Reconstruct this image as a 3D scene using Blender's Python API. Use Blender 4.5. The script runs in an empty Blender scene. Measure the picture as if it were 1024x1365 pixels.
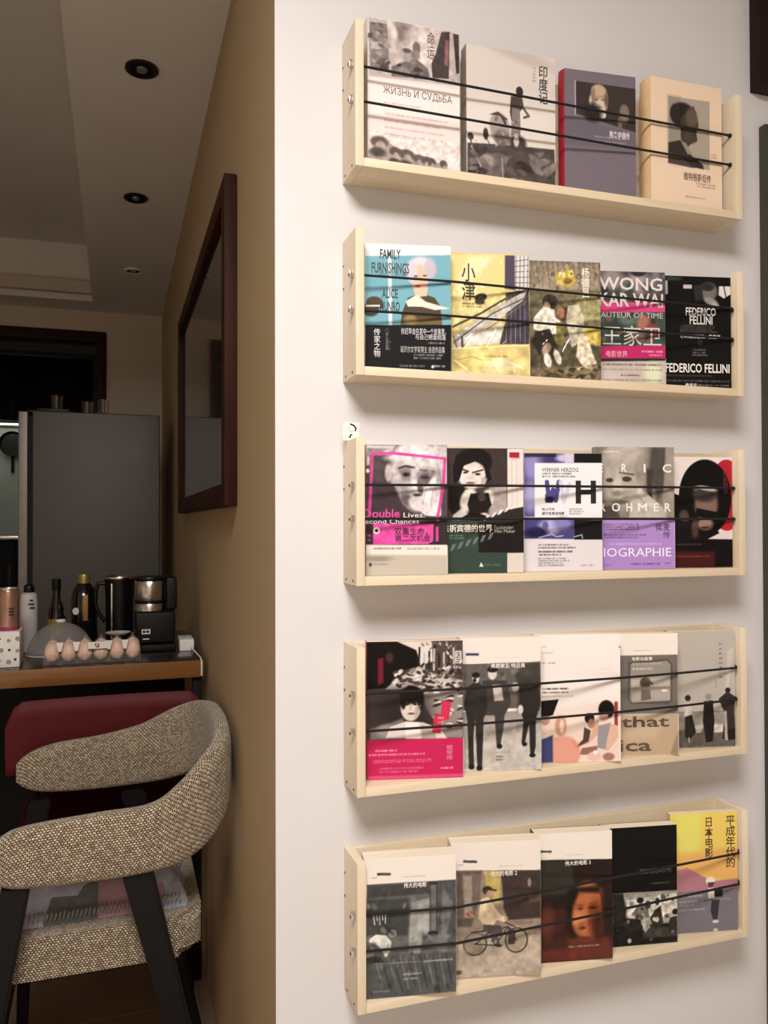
import bpy, bmesh, math, random
import numpy as np
from mathutils import Vector, Matrix

# ------------------------------------------------------------------ camera
EYE = 1.265                      # eye height above the floor; the wall with the shelves is the plane y = 1.28
YAW, PITCH, ROLL, FPX = 0.31913, 0.01287, 0.00307, 1076.99
scene = bpy.context.scene
col = scene.collection
fwd = Vector((math.sin(YAW) * math.cos(PITCH), math.cos(YAW) * math.cos(PITCH), math.sin(PITCH)))
rgt = Vector((math.cos(YAW), -math.sin(YAW), 0))
upv = rgt.cross(fwd)
c_, s_ = math.cos(ROLL), math.sin(ROLL)
r2, u2 = rgt * c_ - upv * s_, rgt * s_ + upv * c_
cam_data = bpy.data.cameras.new('camera')
cam_data.sensor_fit = 'HORIZONTAL'
cam_data.sensor_width = 36.0
cam_data.lens = 36.0 * FPX / 1024.0
cam_data.clip_start = 0.02
cam = bpy.data.objects.new('camera', cam_data)
M3 = Matrix((r2, u2, -fwd)).transposed()
cam.matrix_world = Matrix.Translation((0, 0, EYE)) @ M3.to_4x4()
col.objects.link(cam)
scene.camera = cam

# ------------------------------------------------------------------ light and exposure
world = bpy.data.worlds.new('world')
scene.world = world
world.use_nodes = True
world.node_tree.nodes['Background'].inputs[0].default_value = (0.5, 0.45, 0.4, 1)
world.node_tree.nodes['Background'].inputs[1].default_value = 0.02
LAMP = (-0.18, -0.25, 2.725)
LAMP_COLOR = (1.0, 0.955, 0.915)


def area_light(name, loc, size, power, color, target, shape='DISK'):
    d = bpy.data.lights.new(name, 'AREA')
    d.shape = shape
    d.size = size
    d.energy = power
    d.color = color
    o = bpy.data.objects.new(name, d)
    o.location = loc
    o.rotation_euler = (Vector(target) - Vector(loc)).to_track_quat('-Z', 'Y').to_euler()
    col.objects.link(o)
    return o


# the near room is lit by one round ceiling lamp; its fixture is built further down
area_light('ceiling_lamp_light', (LAMP[0], LAMP[1], LAMP[2] - 0.14), 0.86, 74.0, LAMP_COLOR, (LAMP[0], LAMP[1], 0))
scene.view_settings.view_transform = 'Standard'
scene.view_settings.look = 'None'
scene.view_settings.gamma = 1.0
scene.view_settings.use_curve_mapping = False
scene.view_settings.exposure = 0.08


# ------------------------------------------------------------------ helpers
def lin(c):
    return c / 12.92 if c <= 0.04045 else ((c + 0.055) / 1.055) ** 2.4


def hexrgb(h):
    return tuple(int(h[i:i + 2], 16) / 255 for i in (0, 2, 4))


def hexlin(h):
    return tuple(lin(v) for v in hexrgb(h)) + (1.0,)


MATS = {}


def new_mat(name):
    m = bpy.data.materials.new(name)
    m.use_nodes = True
    nt = m.node_tree
    MATS[name] = m
    return m, nt, nt.nodes['Principled BSDF']


def plain(name, hx, rough=0.6, metal=0.0, coat=0.0, vary=0.06, scale=30.0, bump=0.0, bscale=200.0, spec=0.5, stretch=(1, 1, 1)):
    """solid colour with a little procedural variation and fine relief"""
    m, nt, b = new_mat(name)
    N, Lk = nt.nodes, nt.links
    tc = N.new('ShaderNodeTexCoord')
    mp = N.new('ShaderNodeMapping')
    mp.inputs['Scale'].default_value = stretch
    Lk.new(tc.outputs['Object'], mp.inputs[0])
    nz = N.new('ShaderNodeTexNoise')
    nz.inputs['Scale'].default_value = scale
    nz.inputs['Detail'].default_value = 3
    Lk.new(mp.outputs[0], nz.inputs['Vector'])
    rp = N.new('ShaderNodeValToRGB')
    c = hexlin(hx)
    rp.color_ramp.elements[0].position = 0.3
    rp.color_ramp.elements[1].position = 0.7
    rp.color_ramp.elements[0].color = tuple(v * (1 - vary) for v in c[:3]) + (1,)
    rp.color_ramp.elements[1].color = tuple(min(1, v * (1 + vary)) for v in c[:3]) + (1,)
    Lk.new(nz.outputs['Fac'], rp.inputs[0])
    Lk.new(rp.outputs[0], b.inputs['Base Color'])
    b.inputs['Roughness'].default_value = rough
    b.inputs['Metallic'].default_value = metal
    b.inputs['Coat Weight'].default_value = coat
    b.inputs['Specular IOR Level'].default_value = spec
    if bump:
        n2 = N.new('ShaderNodeTexNoise')
        n2.inputs['Scale'].default_value = bscale
        Lk.new(mp.outputs[0], n2.inputs['Vector'])
        bp = N.new('ShaderNodeBump')
        bp.inputs['Strength'].default_value = bump
        bp.inputs['Distance'].default_value = 0.002
        Lk.new(n2.outputs['Fac'], bp.inputs['Height'])
        Lk.new(bp.outputs[0], b.inputs['Normal'])
    return m


def wood(name, light, dark, axis='X', scale=14.0, rough=0.5, coat=0.0, spec=0.4):
    """long grain along one axis"""
    m, nt, b = new_mat(name)
    N, Lk = nt.nodes, nt.links
    tc = N.new('ShaderNodeTexCoord')
    mp = N.new('ShaderNodeMapping')
    st = {'X': (0.06, 1, 1), 'Y': (1, 0.06, 1), 'Z': (1, 1, 0.06)}[axis]
    mp.inputs['Scale'].default_value = st
    Lk.new(tc.outputs['Object'], mp.inputs[0])
    nz = N.new('ShaderNodeTexNoise')
    nz.inputs['Scale'].default_value = scale
    nz.inputs['Detail'].default_value = 5
    nz.inputs['Distortion'].default_value = 0.8
    Lk.new(mp.outputs[0], nz.inputs['Vector'])
    n3 = N.new('ShaderNodeTexNoise')
    n3.inputs['Scale'].default_value = scale * 9
    Lk.new(mp.outputs[0], n3.inputs['Vector'])
    ad = N.new('ShaderNodeMath')
    ad.operation = 'MULTIPLY_ADD'
    ad.inputs[1].default_value = 0.3
    Lk.new(n3.outputs['Fac'], ad.inputs[0])
    Lk.new(nz.outputs['Fac'], ad.inputs[2])
    rp = N.new('ShaderNodeValToRGB')
    rp.color_ramp.elements[0].position = 0.45
    rp.color_ramp.elements[1].position = 0.85
    rp.color_ramp.elements[0].color = hexlin(light)
    rp.color_ramp.elements[1].color = hexlin(dark)
    Lk.new(ad.outputs[0], rp.inputs[0])
    Lk.new(rp.outputs[0], b.inputs['Base Color'])
    b.inputs['Roughness'].default_value = rough
    b.inputs['Coat Weight'].default_value = coat
    b.inputs['Specular IOR Level'].default_value = spec
    return m


def glass_like(name, hx, rough=0.1, trans=0.9, ior=1.3, alpha=1.0):
    m, nt, b = new_mat(name)
    nz = nt.nodes.new('ShaderNodeTexNoise')
    nz.inputs['Scale'].default_value = 40
    mr = nt.nodes.new('ShaderNodeMapRange')
    mr.inputs['To Min'].default_value = max(0, rough - 0.03)
    mr.inputs['To Max'].default_value = rough + 0.05
    nt.links.new(nz.outputs['Fac'], mr.inputs['Value'])
    nt.links.new(mr.outputs[0], b.inputs['Roughness'])
    b.inputs['Base Color'].default_value = hexlin(hx)
    b.inputs['Transmission Weight'].default_value = trans
    b.inputs['IOR'].default_value = ior
    b.inputs['Alpha'].default_value = alpha
    return m


def link(name, me, mat=None, parent=None, smooth=False):
    o = bpy.data.objects.new(name, me)
    col.objects.link(o)
    if mat is not None and not me.materials:
        me.materials.append(MATS[mat] if isinstance(mat, str) else mat)
    if parent is not None:
        o.parent = parent
    if smooth and len(me.polygons):
        me.polygons.foreach_set('use_smooth', [True] * len(me.polygons))
    return o


def build(name, bm, mat=None, parent=None, smooth=False, angle=None):
    bmesh.ops.recalc_face_normals(bm, faces=bm.faces)
    me = bpy.data.meshes.new(name)
    bm.to_mesh(me)
    bm.free()
    o = link(name, me, mat, parent, smooth)
    if angle:
        me.set_sharp_from_angle(angle=math.radians(angle))
    return o


def thing(name, label, cat, loc=(0, 0, 0), rz=0.0, group=None):
    o = bpy.data.objects.new(name, None)
    o.empty_display_size = 0.02
    o.location = loc
    o.rotation_euler = (0, 0, rz)
    col.objects.link(o)
    tag(o, label, cat, group)
    return o


def tag(o, label, cat, group=None):
    o['label'] = label
    o['category'] = cat
    if group:
        o['group'] = group
    return o


def struct(o, label=None):
    o['kind'] = 'structure'
    if label:
        o['label'] = label
    return o


def add_box(bm, x0, x1, y0, y1, z0, z1, bevel=0.0, seg=2):
    r = bmesh.ops.create_cube(bm, size=1.0)
    vs = r['verts']
    for v in vs:
        v.co = Vector(((x0 + x1) / 2 + v.co.x * (x1 - x0), (y0 + y1) / 2 + v.co.y * (y1 - y0), (z0 + z1) / 2 + v.co.z * (z1 - z0)))
    if bevel:
        es = list({e for v in vs for e in v.link_edges})
        bmesh.ops.bevel(bm, geom=es, offset=bevel, segments=seg, affect='EDGES', profile=0.6)
    return vs


def box(name, b, mat, parent=None, bevel=0.0, seg=2):
    bm = bmesh.new()
    add_box(bm, *b, bevel=bevel, seg=seg)
    return build(name, bm, mat, parent, smooth=bool(bevel), angle=35 if bevel else None)


def add_prism(bm, pts, z0, z1):
    lo = [bm.verts.new((p[0], p[1], z0)) for p in pts]
    hi = [bm.verts.new((p[0], p[1], z1)) for p in pts]
    n = len(pts)
    bm.faces.new(lo[::-1])
    bm.faces.new(hi)
    for i in range(n):
        bm.faces.new((lo[i], lo[(i + 1) % n], hi[(i + 1) % n], hi[i]))


def add_lathe(bm, prof, cx=0.0, cy=0.0, n=24, cap=True):
    rings = []
    for r, z in prof:
        if r < 1e-6:
            rings.append([bm.verts.new((cx, cy, z))])
        else:
            rings.append([bm.verts.new((cx + r * math.cos(2 * math.pi * i / n), cy + r * math.sin(2 * math.pi * i / n), z)) for i in range(n)])
    for a, b in zip(rings, rings[1:]):
        for i in range(n):
            j = (i + 1) % n
            if len(a) == 1 and len(b) == 1:
                continue
            if len(a) == 1:
                bm.faces.new((a[0], b[j], b[i]))
            elif len(b) == 1:
                bm.faces.new((a[i], a[j], b[0]))
            else:
                bm.faces.new((a[i], a[j], b[j], b[i]))
    if cap:
        if len(rings[0]) > 1:
            bm.faces.new(rings[0][::-1])
        if len(rings[-1]) > 1:
            bm.faces.new(rings[-1])


def lathe(name, prof, mat, parent=None, cx=0.0, cy=0.0, n=24, cap=True, angle=40):
    bm = bmesh.new()
    add_lathe(bm, prof, cx, cy, n, cap)
    return build(name, bm, mat, parent, smooth=True, angle=angle)


def add_tube(bm, pts, rad, n=8):
    pts = [Vector(p) for p in pts]
    rads = rad if isinstance(rad, (list, tuple)) else [rad] * len(pts)
    rings = []
    ref = None
    for i, p in enumerate(pts):
        d = (pts[min(i + 1, len(pts) - 1)] - pts[max(i - 1, 0)]).normalized()
        if ref is None:
            ref = Vector((0, 0, 1)) if abs(d.z) < 0.9 else Vector((1, 0, 0))
        a = d.cross(ref).normalized()
        b = a.cross(d).normalized()
        ref = b
        rings.append([bm.verts.new(p + (a * math.cos(2 * math.pi * k / n) + b * math.sin(2 * math.pi * k / n)) * rads[i]) for k in range(n)])
    for r0, r1 in zip(rings, rings[1:]):
        for k in range(n):
            bm.faces.new((r0[k], r0[(k + 1) % n], r1[(k + 1) % n], r1[k]))
    bm.faces.new(rings[0][::-1])
    bm.faces.new(rings[-1])


def tube(name, pts, rad, mat, parent=None, n=8):
    bm = bmesh.new()
    add_tube(bm, pts, rad, n)
    return build(name, bm, mat, parent, smooth=True, angle=50)


def smooth_path(pts, k=8):
    """Catmull-Rom through tuples of any length"""
    P = [np.array(p, float) for p in pts]
    P = [2 * P[0] - P[1]] + P + [2 * P[-1] - P[-2]]
    out = []
    for i in range(1, len(P) - 2):
        for j in range(k):
            t = j / k
            out.append(0.5 * (2 * P[i] + (P[i + 1] - P[i - 1]) * t + (2 * P[i - 1] - 5 * P[i] + 4 * P[i + 1] - P[i + 2]) * t * t + (3 * P[i] - P[i - 1] - 3 * P[i + 1] + P[i + 2]) * t ** 3))
    out.append(P[-2])
    return out


# ------------------------------------------------------------------ materials
plain('white_paint', 'd2cfd0', 0.75, vary=0.015, scale=3, bump=0.05, bscale=350)
plain('beige_paint', 'b09874', 0.6, vary=0.03, scale=4, bump=0.06, bscale=260)
plain('ceiling_paint', 'e2dcd4', 0.85, vary=0.02, scale=3)
plain('cream_paint', 'cdbfae', 0.8, vary=0.03, scale=3)
wood('pine', 'e1d1b9', 'd1bd9c', 'X', 16, 0.5)
wood('pine_upright', 'e4d7c3', 'd6c4a7', 'Z', 16, 0.5)
plain('black_cord', '0b0809', 0.8, bump=0.4, bscale=900)
plain('steel', 'c9c4bd', 0.22, 1.0)
plain('screw_dark', '2a2420', 0.5, 0.6)
plain('page_paper', 'e4d6c0', 0.9, vary=0.12, scale=60, stretch=(0.05, 8, 0.05))
plain('paper_white', 'e6e0dc', 0.8, vary=0.02)
plain('spine_red', 'a01f33', 0.45)
plain('spine_cream', 'd8b98c', 0.55)
plain('spine_grey', '8f8883', 0.5)
plain('spine_white', 'dcd4cc', 0.5)
plain('spine_black', '171516', 0.4)
plain('spine_pink', 'b02a58', 0.4)
plain('door_paint', '35332a', 0.55, vary=0.08)
plain('maroon_frame', '1e0a0c', 0.5, spec=0.2)
plain('art_dark', '201c16', 0.6, vary=0.5, scale=3)
wood('frame_wood', '3e1c10', '220e08', 'Z', 20, 0.55, 0.0, 0.1)
plain('fridge_grey', '4e4a45', 0.45, 0.2, vary=0.04, scale=2)
plain('fridge_door', '8d847e', 0.4, 0.3)
plain('rubber_black', '0c0a0a', 0.7)
plain('black_plastic', '070607', 0.4, spec=0.3)
plain('black_matte', '131112', 0.7)
wood('table_edge', '8a5c2e', '6f4620', 'X', 10, 0.4, 0.2)
wood('table_top', '2c1a12', '1c100b', 'X', 8, 0.25, 0.3)
plain('egg_shell', 'dcb8a4', 0.5, vary=0.08, scale=60)
plain('label_white', 'ded8d2', 0.6)
plain('bottle_dark', '0d0b0a', 0.12, coat=0.6)
plain('gold_foil', '9c8a50', 0.35, 0.7)
plain('gold_label', '8c6c30', 0.5, 0.2)
plain('bottle_white', 'bcb6b4', 0.35)
plain('can_copper', 'b08a78', 0.3, 0.7, vary=0.2, scale=12)
plain('can_rim', 'd6cfc8', 0.25, 0.9)
plain('can_pink', '8f2f4a', 0.5)
plain('leg_black', '0e0c0d', 0.5, vary=0.1, spec=0.2)
plain('red_leather', '50161a', 0.6, spec=0.2, bump=0.25, bscale=120)
plain('white_plastic', 'e0dcd6', 0.4)
plain('tile_floor', '8a7058', 0.35, vary=0.08, scale=4)
plain('grout', '7a6450', 0.8)
plain('floor_bounce', 'd8d0c4', 0.4, vary=0.04, scale=5)
plain('kitchen_dark', '0a0808', 0.5, spec=0.2)
plain('backsplash', 'aeb0a8', 0.35, vary=0.05)
plain('door_wood', '2e1012', 0.5, vary=0.15, spec=0.15)
plain('lamp_metal', '3a3534', 0.3, 0.8)
plain('lamp_lens', '8a8784', 0.15, 0.4)
glass_like('clear_plastic', 'f2eeea', 0.12, 0.85, 1.1, 0.25)
glass_like('cloudy_plastic', 'b9b2ae', 0.45, 0.5, 1.2, 0.55)
glass_like('pane_glass', 'ffffff', 0.03, 1.0, 1.45)
glass_like('dark_pane', '20242a', 0.05, 0.9, 1.45)


def patch_fabric():
    m, nt, b = new_mat('patchwork')
    N, Lk = nt.nodes, nt.links
    tc = N.new('ShaderNodeTexCoord')
    vo = N.new('ShaderNodeTexVoronoi')
    vo.distance = 'CHEBYCHEV'
    vo.inputs['Scale'].default_value = 9
    vo.inputs['Randomness'].default_value = 0.55
    Lk.new(tc.outputs['Object'], vo.inputs['Vector'])
    sx = N.new('ShaderNodeSeparateColor')
    Lk.new(vo.outputs['Color'], sx.inputs[0])
    rp = N.new('ShaderNodeValToRGB')
    rp.color_ramp.interpolation = 'CONSTANT'
    els = rp.color_ramp.elements
    cols = ['a9adc2', 'a88892', '66696c', 'b8aeb0', 'a0a8b8', '98a49c']
    els[0].color = hexlin(cols[0])
    els[1].position = 0.2
    els[1].color = hexlin(cols[1])
    for i in range(2, 6):
        e = els.new(0.2 * i - 0.02)
        e.color = hexlin(cols[i])
    Lk.new(sx.outputs[0], rp.inputs[0])
    nz = N.new('ShaderNodeTexNoise')
    nz.inputs['Scale'].default_value = 70
    mx = N.new('ShaderNodeMix')
    mx.data_type = 'RGBA'
    mx.blend_type = 'OVERLAY'
    mx.inputs[0].default_value = 0.35
    Lk.new(tc.outputs['Object'], nz.inputs['Vector'])
    Lk.new(rp.outputs[0], mx.inputs[6])
    Lk.new(nz.outputs['Fac'], mx.inputs[7])
    Lk.new(mx.outputs[2], b.inputs['Base Color'])
    b.inputs['Roughness'].default_value = 0.95


def tweed(name, light, mid, dark):
    """chunky woven fabric: rows of pale stitches with dark gaps, laid in UV metres"""
    m, nt, b = new_mat(name)
    N, Lk = nt.nodes, nt.links
    tc = N.new('ShaderNodeTexCoord')
    mp = N.new('ShaderNodeMapping')
    mp.inputs['Scale'].default_value = (165, 225, 1)
    Lk.new(tc.outputs['UV'], mp.inputs[0])
    br = N.new('ShaderNodeTexBrick')
    br.inputs['Scale'].default_value = 1.0
    br.inputs['Mortar Size'].default_value = 0.27
    br.inputs['Mortar Smooth'].default_value = 0.9
    br.inputs['Brick Width'].default_value = 1.0
    br.inputs['Row Height'].default_value = 1.0
    br.inputs['Color1'].default_value = hexlin(light)
    br.inputs['Color2'].default_value = hexlin(mid)
    br.inputs['Mortar'].default_value = hexlin(dark)
    nz = N.new('ShaderNodeTexNoise')
    nz.inputs['Scale'].default_value = 90
    Lk.new(tc.outputs['UV'], nz.inputs['Vector'])
    vm = N.new('ShaderNodeVectorMath')
    vm.operation = 'MULTIPLY_ADD'
    vm.inputs[1].default_value = (0.7, 0.7, 0)
    Lk.new(nz.outputs['Color'], vm.inputs[0])
    Lk.new(mp.outputs[0], vm.inputs[2])
    Lk.new(vm.outputs[0], br.inputs['Vector'])
    Lk.new(br.outputs['Color'], b.inputs['Base Color'])
    bp = N.new('ShaderNodeBump')
    bp.invert = True
    bp.inputs['Strength'].default_value = 0.7
    bp.inputs['Distance'].default_value = 0.0015
    Lk.new(br.outputs['Fac'], bp.inputs['Height'])
    Lk.new(bp.outputs[0], b.inputs['Normal'])
    b.inputs['Roughness'].default_value = 0.95
    b.inputs['Sheen Weight'].default_value = 0.2


def print_mat(name, rough, coat, wrinkle=0.0):
    """flat print on paper: the colour comes from the sheet's own colour attribute"""
    m, nt, b = new_mat(name)
    N, Lk = nt.nodes, nt.links
    at = N.new('ShaderNodeAttribute')
    at.attribute_name = 'print'
    Lk.new(at.outputs['Color'], b.inputs['Base Color'])
    b.inputs['Roughness'].default_value = rough
    b.inputs['Coat Weight'].default_value = coat
    b.inputs['Coat Roughness'].default_value = 0.08
    b.inputs['Specular IOR Level'].default_value = 0.12
    if wrinkle:
        tc = N.new('ShaderNodeTexCoord')
        nz = N.new('ShaderNodeTexNoise')
        nz.inputs['Scale'].default_value = 22
        nz.inputs['Distortion'].default_value = 2.2
        nz.inputs['Detail'].default_value = 2
        Lk.new(tc.outputs['Object'], nz.inputs['Vector'])
        bp = N.new('ShaderNodeBump')
        bp.inputs['Strength'].default_value = wrinkle
        bp.inputs['Distance'].default_value = 0.01
        Lk.new(nz.outputs['Fac'], bp.inputs['Height'])
        Lk.new(bp.outputs[0], b.inputs['Coat Normal'])


patch_fabric()
tweed('tweed', 'd8c6a8', '98836c', '21170f')
print_mat('print_matte', 0.6, 0.0)
print_mat('print_satin', 0.5, 0.05)
print_mat('print_gloss', 0.4, 0.15, 0.12)
print_mat('print_wrapped', 0.35, 0.6, 0.45)

# ------------------------------------------------------------------ the room
WX, WY = 0.240, 1.28            # outer corner where the white wall meets the beige return wall
FAR = 4.71
bm = bmesh.new()
add_prism(bm, [(WX, WY), (2.5, WY), (2.5, WY + 0.12), (WX + 0.12, WY + 0.12)], 0, 2.9)
struct(build('wall_front', bm, 'white_paint'), 'white painted wall carrying the five book shelves')
bm = bmesh.new()
add_prism(bm, [(WX, WY), (WX + 0.12, WY + 0.12), (WX + 0.12, FAR + 0.12), (WX, FAR + 0.12)], 0, 2.9)
struct(build('wall_return', bm, 'beige_paint'), 'beige side wall running back into the dining room')
bm = bmesh.new()
add_box(bm, -0.057, WX, FAR, FAR + 0.12, 0, 2.9)
add_box(bm, -2.7, -1.20, FAR, FAR + 0.12, 0, 2.9)
add_box(bm, -1.20, -0.057, FAR, FAR + 0.12, 2.312, 2.9)
struct(build('wall_far', bm, 'cream_paint'), 'cream end wall of the dining room around the kitchen doorway')
struct(box('wall_left', (-2.82, -2.7, -1.9, 7.6, 0, 2.9), 'cream_paint'))
struct(box('wall_right', (2.5, 2.62, -1.9, WY + 0.12, 0, 2.9), 'white_paint'))
struct(box('wall_back', (-2.7, 2.5, -1.9, -1.78, 0, 2.9), 'cream_paint'))
struct(box('wall_kitchen', (-2.7, WX + 0.12, 7.4, 7.52, 0, 2.9), 'backsplash'))
struct(box('wall_kitchen_side', (WX, WX + 0.12, FAR + 0.12, 7.4, 0, 2.9), 'cream_paint'))
struct(box('ceiling', (-2.7, WX, 1.45, FAR, 2.725, 2.9), 'ceiling_paint'), 'raised tray ceiling of the dining room')
struct(box('ceiling_near', (-2.7, 2.5, -1.78, 1.45, 2.725, 2.9), 'ceiling_paint'), 'flat ceiling of the near room')
struct(box('ceiling_kitchen', (-2.7, WX, FAR + 0.12, 7.4, 2.725, 2.9), 'ceiling_paint'))
struct(box('trim_1', (-0.123, WX, 1.45, FAR, 2.431, 2.725), 'ceiling_paint'), 'dropped ceiling strip with downlights along the beige wall')
struct(box('trim_4', (-2.7, WX, 1.22, 1.45, 2.431, 2.725), 'ceiling_paint'), 'unseen beam added to keep lamp light off the tray ceiling')  # added out of view, blocks the lamp so the tray stays dark
struct(box('trim_2', (-2.7, -0.123, 4.50, FAR, 2.431, 2.725), 'ceiling_paint'), 'dropped ceiling band above the kitchen doorway')
struct(box('trim_3', (-2.7, -0.123, 4.455, 4.50, 2.462, 2.522), 'cream_paint'), 'stepped moulding on the ceiling edge')
struct(box('floor_near_bounce', (-2.7, 2.5, -1.78, 1.0, -0.002, 0.0), 'floor_bounce'), 'unseen near floor, made pale to bounce light upward')  # out of view; pale colour added to brighten the dropped ceiling by bounce
fl = struct(box('floor', (-2.7, 2.5, -1.78, 7.4, -0.1, -0.002), 'grout'), 'brown tiled floor')
tile_me = None
for i in range(6):
    for j in range(10):
        x0, y0 = -2.7 + 0.6 * i - 0.09, 1.0 + 0.6 * j
        if x0 + 0.6 > WX + 0.4 or y0 > 4.3:
            continue
        if tile_me is None:
            bm = bmesh.new()
            add_box(bm, 0.0015, 0.5985, 0.0015, 0.5985, -0.004, 0.0, bevel=0.001, seg=1)
            t = build('tile', bm, 'tile_floor', fl)
            tile_me = t.data
        else:
            t = link('tile', tile_me, None, fl)
        t.location = (x0, y0, 0)

# kitchen doorway: dark red wooden frame and a glazed transom
df = bpy.data.objects.new('door_2', None)
col.objects.link(df)
struct(df, 'dark red wooden frame of the kitchen doorway')
box('jamb', (-0.112, -0.057, FAR - 0.015, FAR + 0.13, 0, 2.318), 'door_wood', df, 0.003)
box('jamb', (-1.22, -1.165, FAR - 0.015, FAR + 0.13, 0, 2.318), 'door_wood', df, 0.003)
box('head', (-1.165, -0.112, FAR - 0.015, FAR + 0.13, 2.262, 2.318), 'door_wood', df, 0.003)
box('transom_bar', (-1.165, -0.112, FAR + 0.03, FAR + 0.08, 2.18, 2.2), 'kitchen_dark', df)
box('pane', (-1.165, -0.112, FAR + 0.05, FAR + 0.056, 2.2, 2.262), 'dark_pane', df)

# dark door in the white wall at the right
dr = bpy.data.objects.new('door_1', None)
col.objects.link(dr)
struct(dr, 'dark olive door and casing at the right end of the white wall')
box('casing', (1.2085, 1.275, 1.262, WY, 0, 2.047), 'door_paint', dr, 0.003)
box('casing', (2.16, 2.226, 1.262, WY, 0, 2.047), 'door_paint', dr, 0.003)
box('casing_head', (1.275, 2.16, 1.262, WY, 1.98, 2.047), 'door_paint', dr, 0.003)
box('leaf', (1.277, 2.158, 1.272, WY, 0.005, 1.978), 'door_paint', dr, 0.002)
hd = lathe('handle', [(0.02, 0), (0.02, 0.01), (0.011, 0.015), (0.011, 0.05), (0.024, 0.055), (0.024, 0.07), (0, 0.075)], 'steel', dr, n=16)
hd.location = (1.345, 1.272, 1.0)
hd.rotation_euler = (math.pi / 2, 0, 0)
bk = bpy.data.objects.new('picture_frame', None)
bk.location = (1.3, WY, 2.1)
col.objects.link(bk)
tag(bk, 'dark maroon picture frame hanging above the olive door, cut off by the photo edge', 'picture frame')
for nm, b_ in (('frame_bar', (-0.1125, -0.075, -0.03, 0, 0.012, 0.55)), ('frame_bar', (0.475, 0.5125, -0.03, 0, 0.012, 0.55)), ('frame_bar', (-0.075, 0.475, -0.03, 0, 0.012, 0.05)), ('frame_bar', (-0.075, 0.475, -0.03, 0, 0.512, 0.55))):
    box(nm, b_, 'maroon_frame', bk, 0.003)
box('canvas', (-0.075, 0.475, -0.012, -0.002, 0.05, 0.512), 'art_dark', bk)

# ------------------------------------------------------------------ ceiling lamp of the near room (behind the camera)
lp = thing('ceiling_lamp', 'round flush ceiling lamp above and behind the viewer', 'lamp', LAMP)
lathe('base', [(0.0, -0.0005), (0.44, -0.0005), (0.445, -0.02), (0.435, -0.022), (0, -0.022)], 'white_plastic', lp, n=40)
mlamp, nt, b = new_mat('lamp_glow')
b.inputs['Emission Color'].default_value = LAMP_COLOR + (1,)
b.inputs['Emission Strength'].default_value = 3.0
nzl = nt.nodes.new('ShaderNodeTexNoise')
nt.links.new(nzl.outputs['Fac'], b.inputs['Roughness'])
lathe('diffuser', [(0.43, -0.0225), (0.425, -0.07), (0.35, -0.105), (0.18, -0.125), (0, -0.13)], 'lamp_glow', lp, n=40, cap=False)

# downlights in the dropped ceiling
for (x, y), lab in (((0.059, 2.146), 'round recessed downlight, unlit, nearest of three in the ceiling strip'), ((0.062, 3.009), 'round recessed downlight, unlit, middle one of the ceiling strip'), ((0.070, 3.881), 'small recessed downlight at the far dark end of the ceiling strip')):
    d = thing('downlight', lab, 'downlight', (x, y, 2.431), 0, 'downlights in the dropped ceiling strip')
    lathe('trim_ring', [(0.042, -0.0002), (0.042, -0.006), (0.036, -0.009), (0.031, -0.006), (0.031, -0.0002)], 'lamp_metal' if y < 3.5 else 'ceiling_paint', d, n=28, cap=False)
    lathe('reflector', [(0.0312, -0.005), (0.025, -0.001), (0.0, -0.0008)], 'black_plastic', d, n=28, cap=False)
    lathe('lens', [(0.015, -0.002), (0.013, -0.008), (0.005, -0.010), (0, -0.010)], 'lamp_lens', d, n=20)

# framed picture on the beige wall
pf = thing('picture_frame', 'large dark picture in a reddish wooden frame on the beige wall', 'picture frame', (WX, 2.38, 1.30))
Y0, Y1, Z0, Z1 = -0.675, 0.68, 0.0, 0.701
fw = 0.05
box('frame_bar', (-0.028, 0, Y0, Y0 + fw, Z0, Z1), 'frame_wood', pf, 0.004)
box('frame_bar', (-0.028, 0, Y1 - fw, Y1, Z0, Z1), 'frame_wood', pf, 0.004)
box('frame_bar', (-0.028, 0, Y0 + fw, Y1 - fw, Z0, Z0 + fw), 'frame_wood', pf, 0.004)
box('frame_bar', (-0.028, 0, Y0 + fw, Y1 - fw, Z1 - fw, Z1), 'frame_wood', pf, 0.004)

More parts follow.
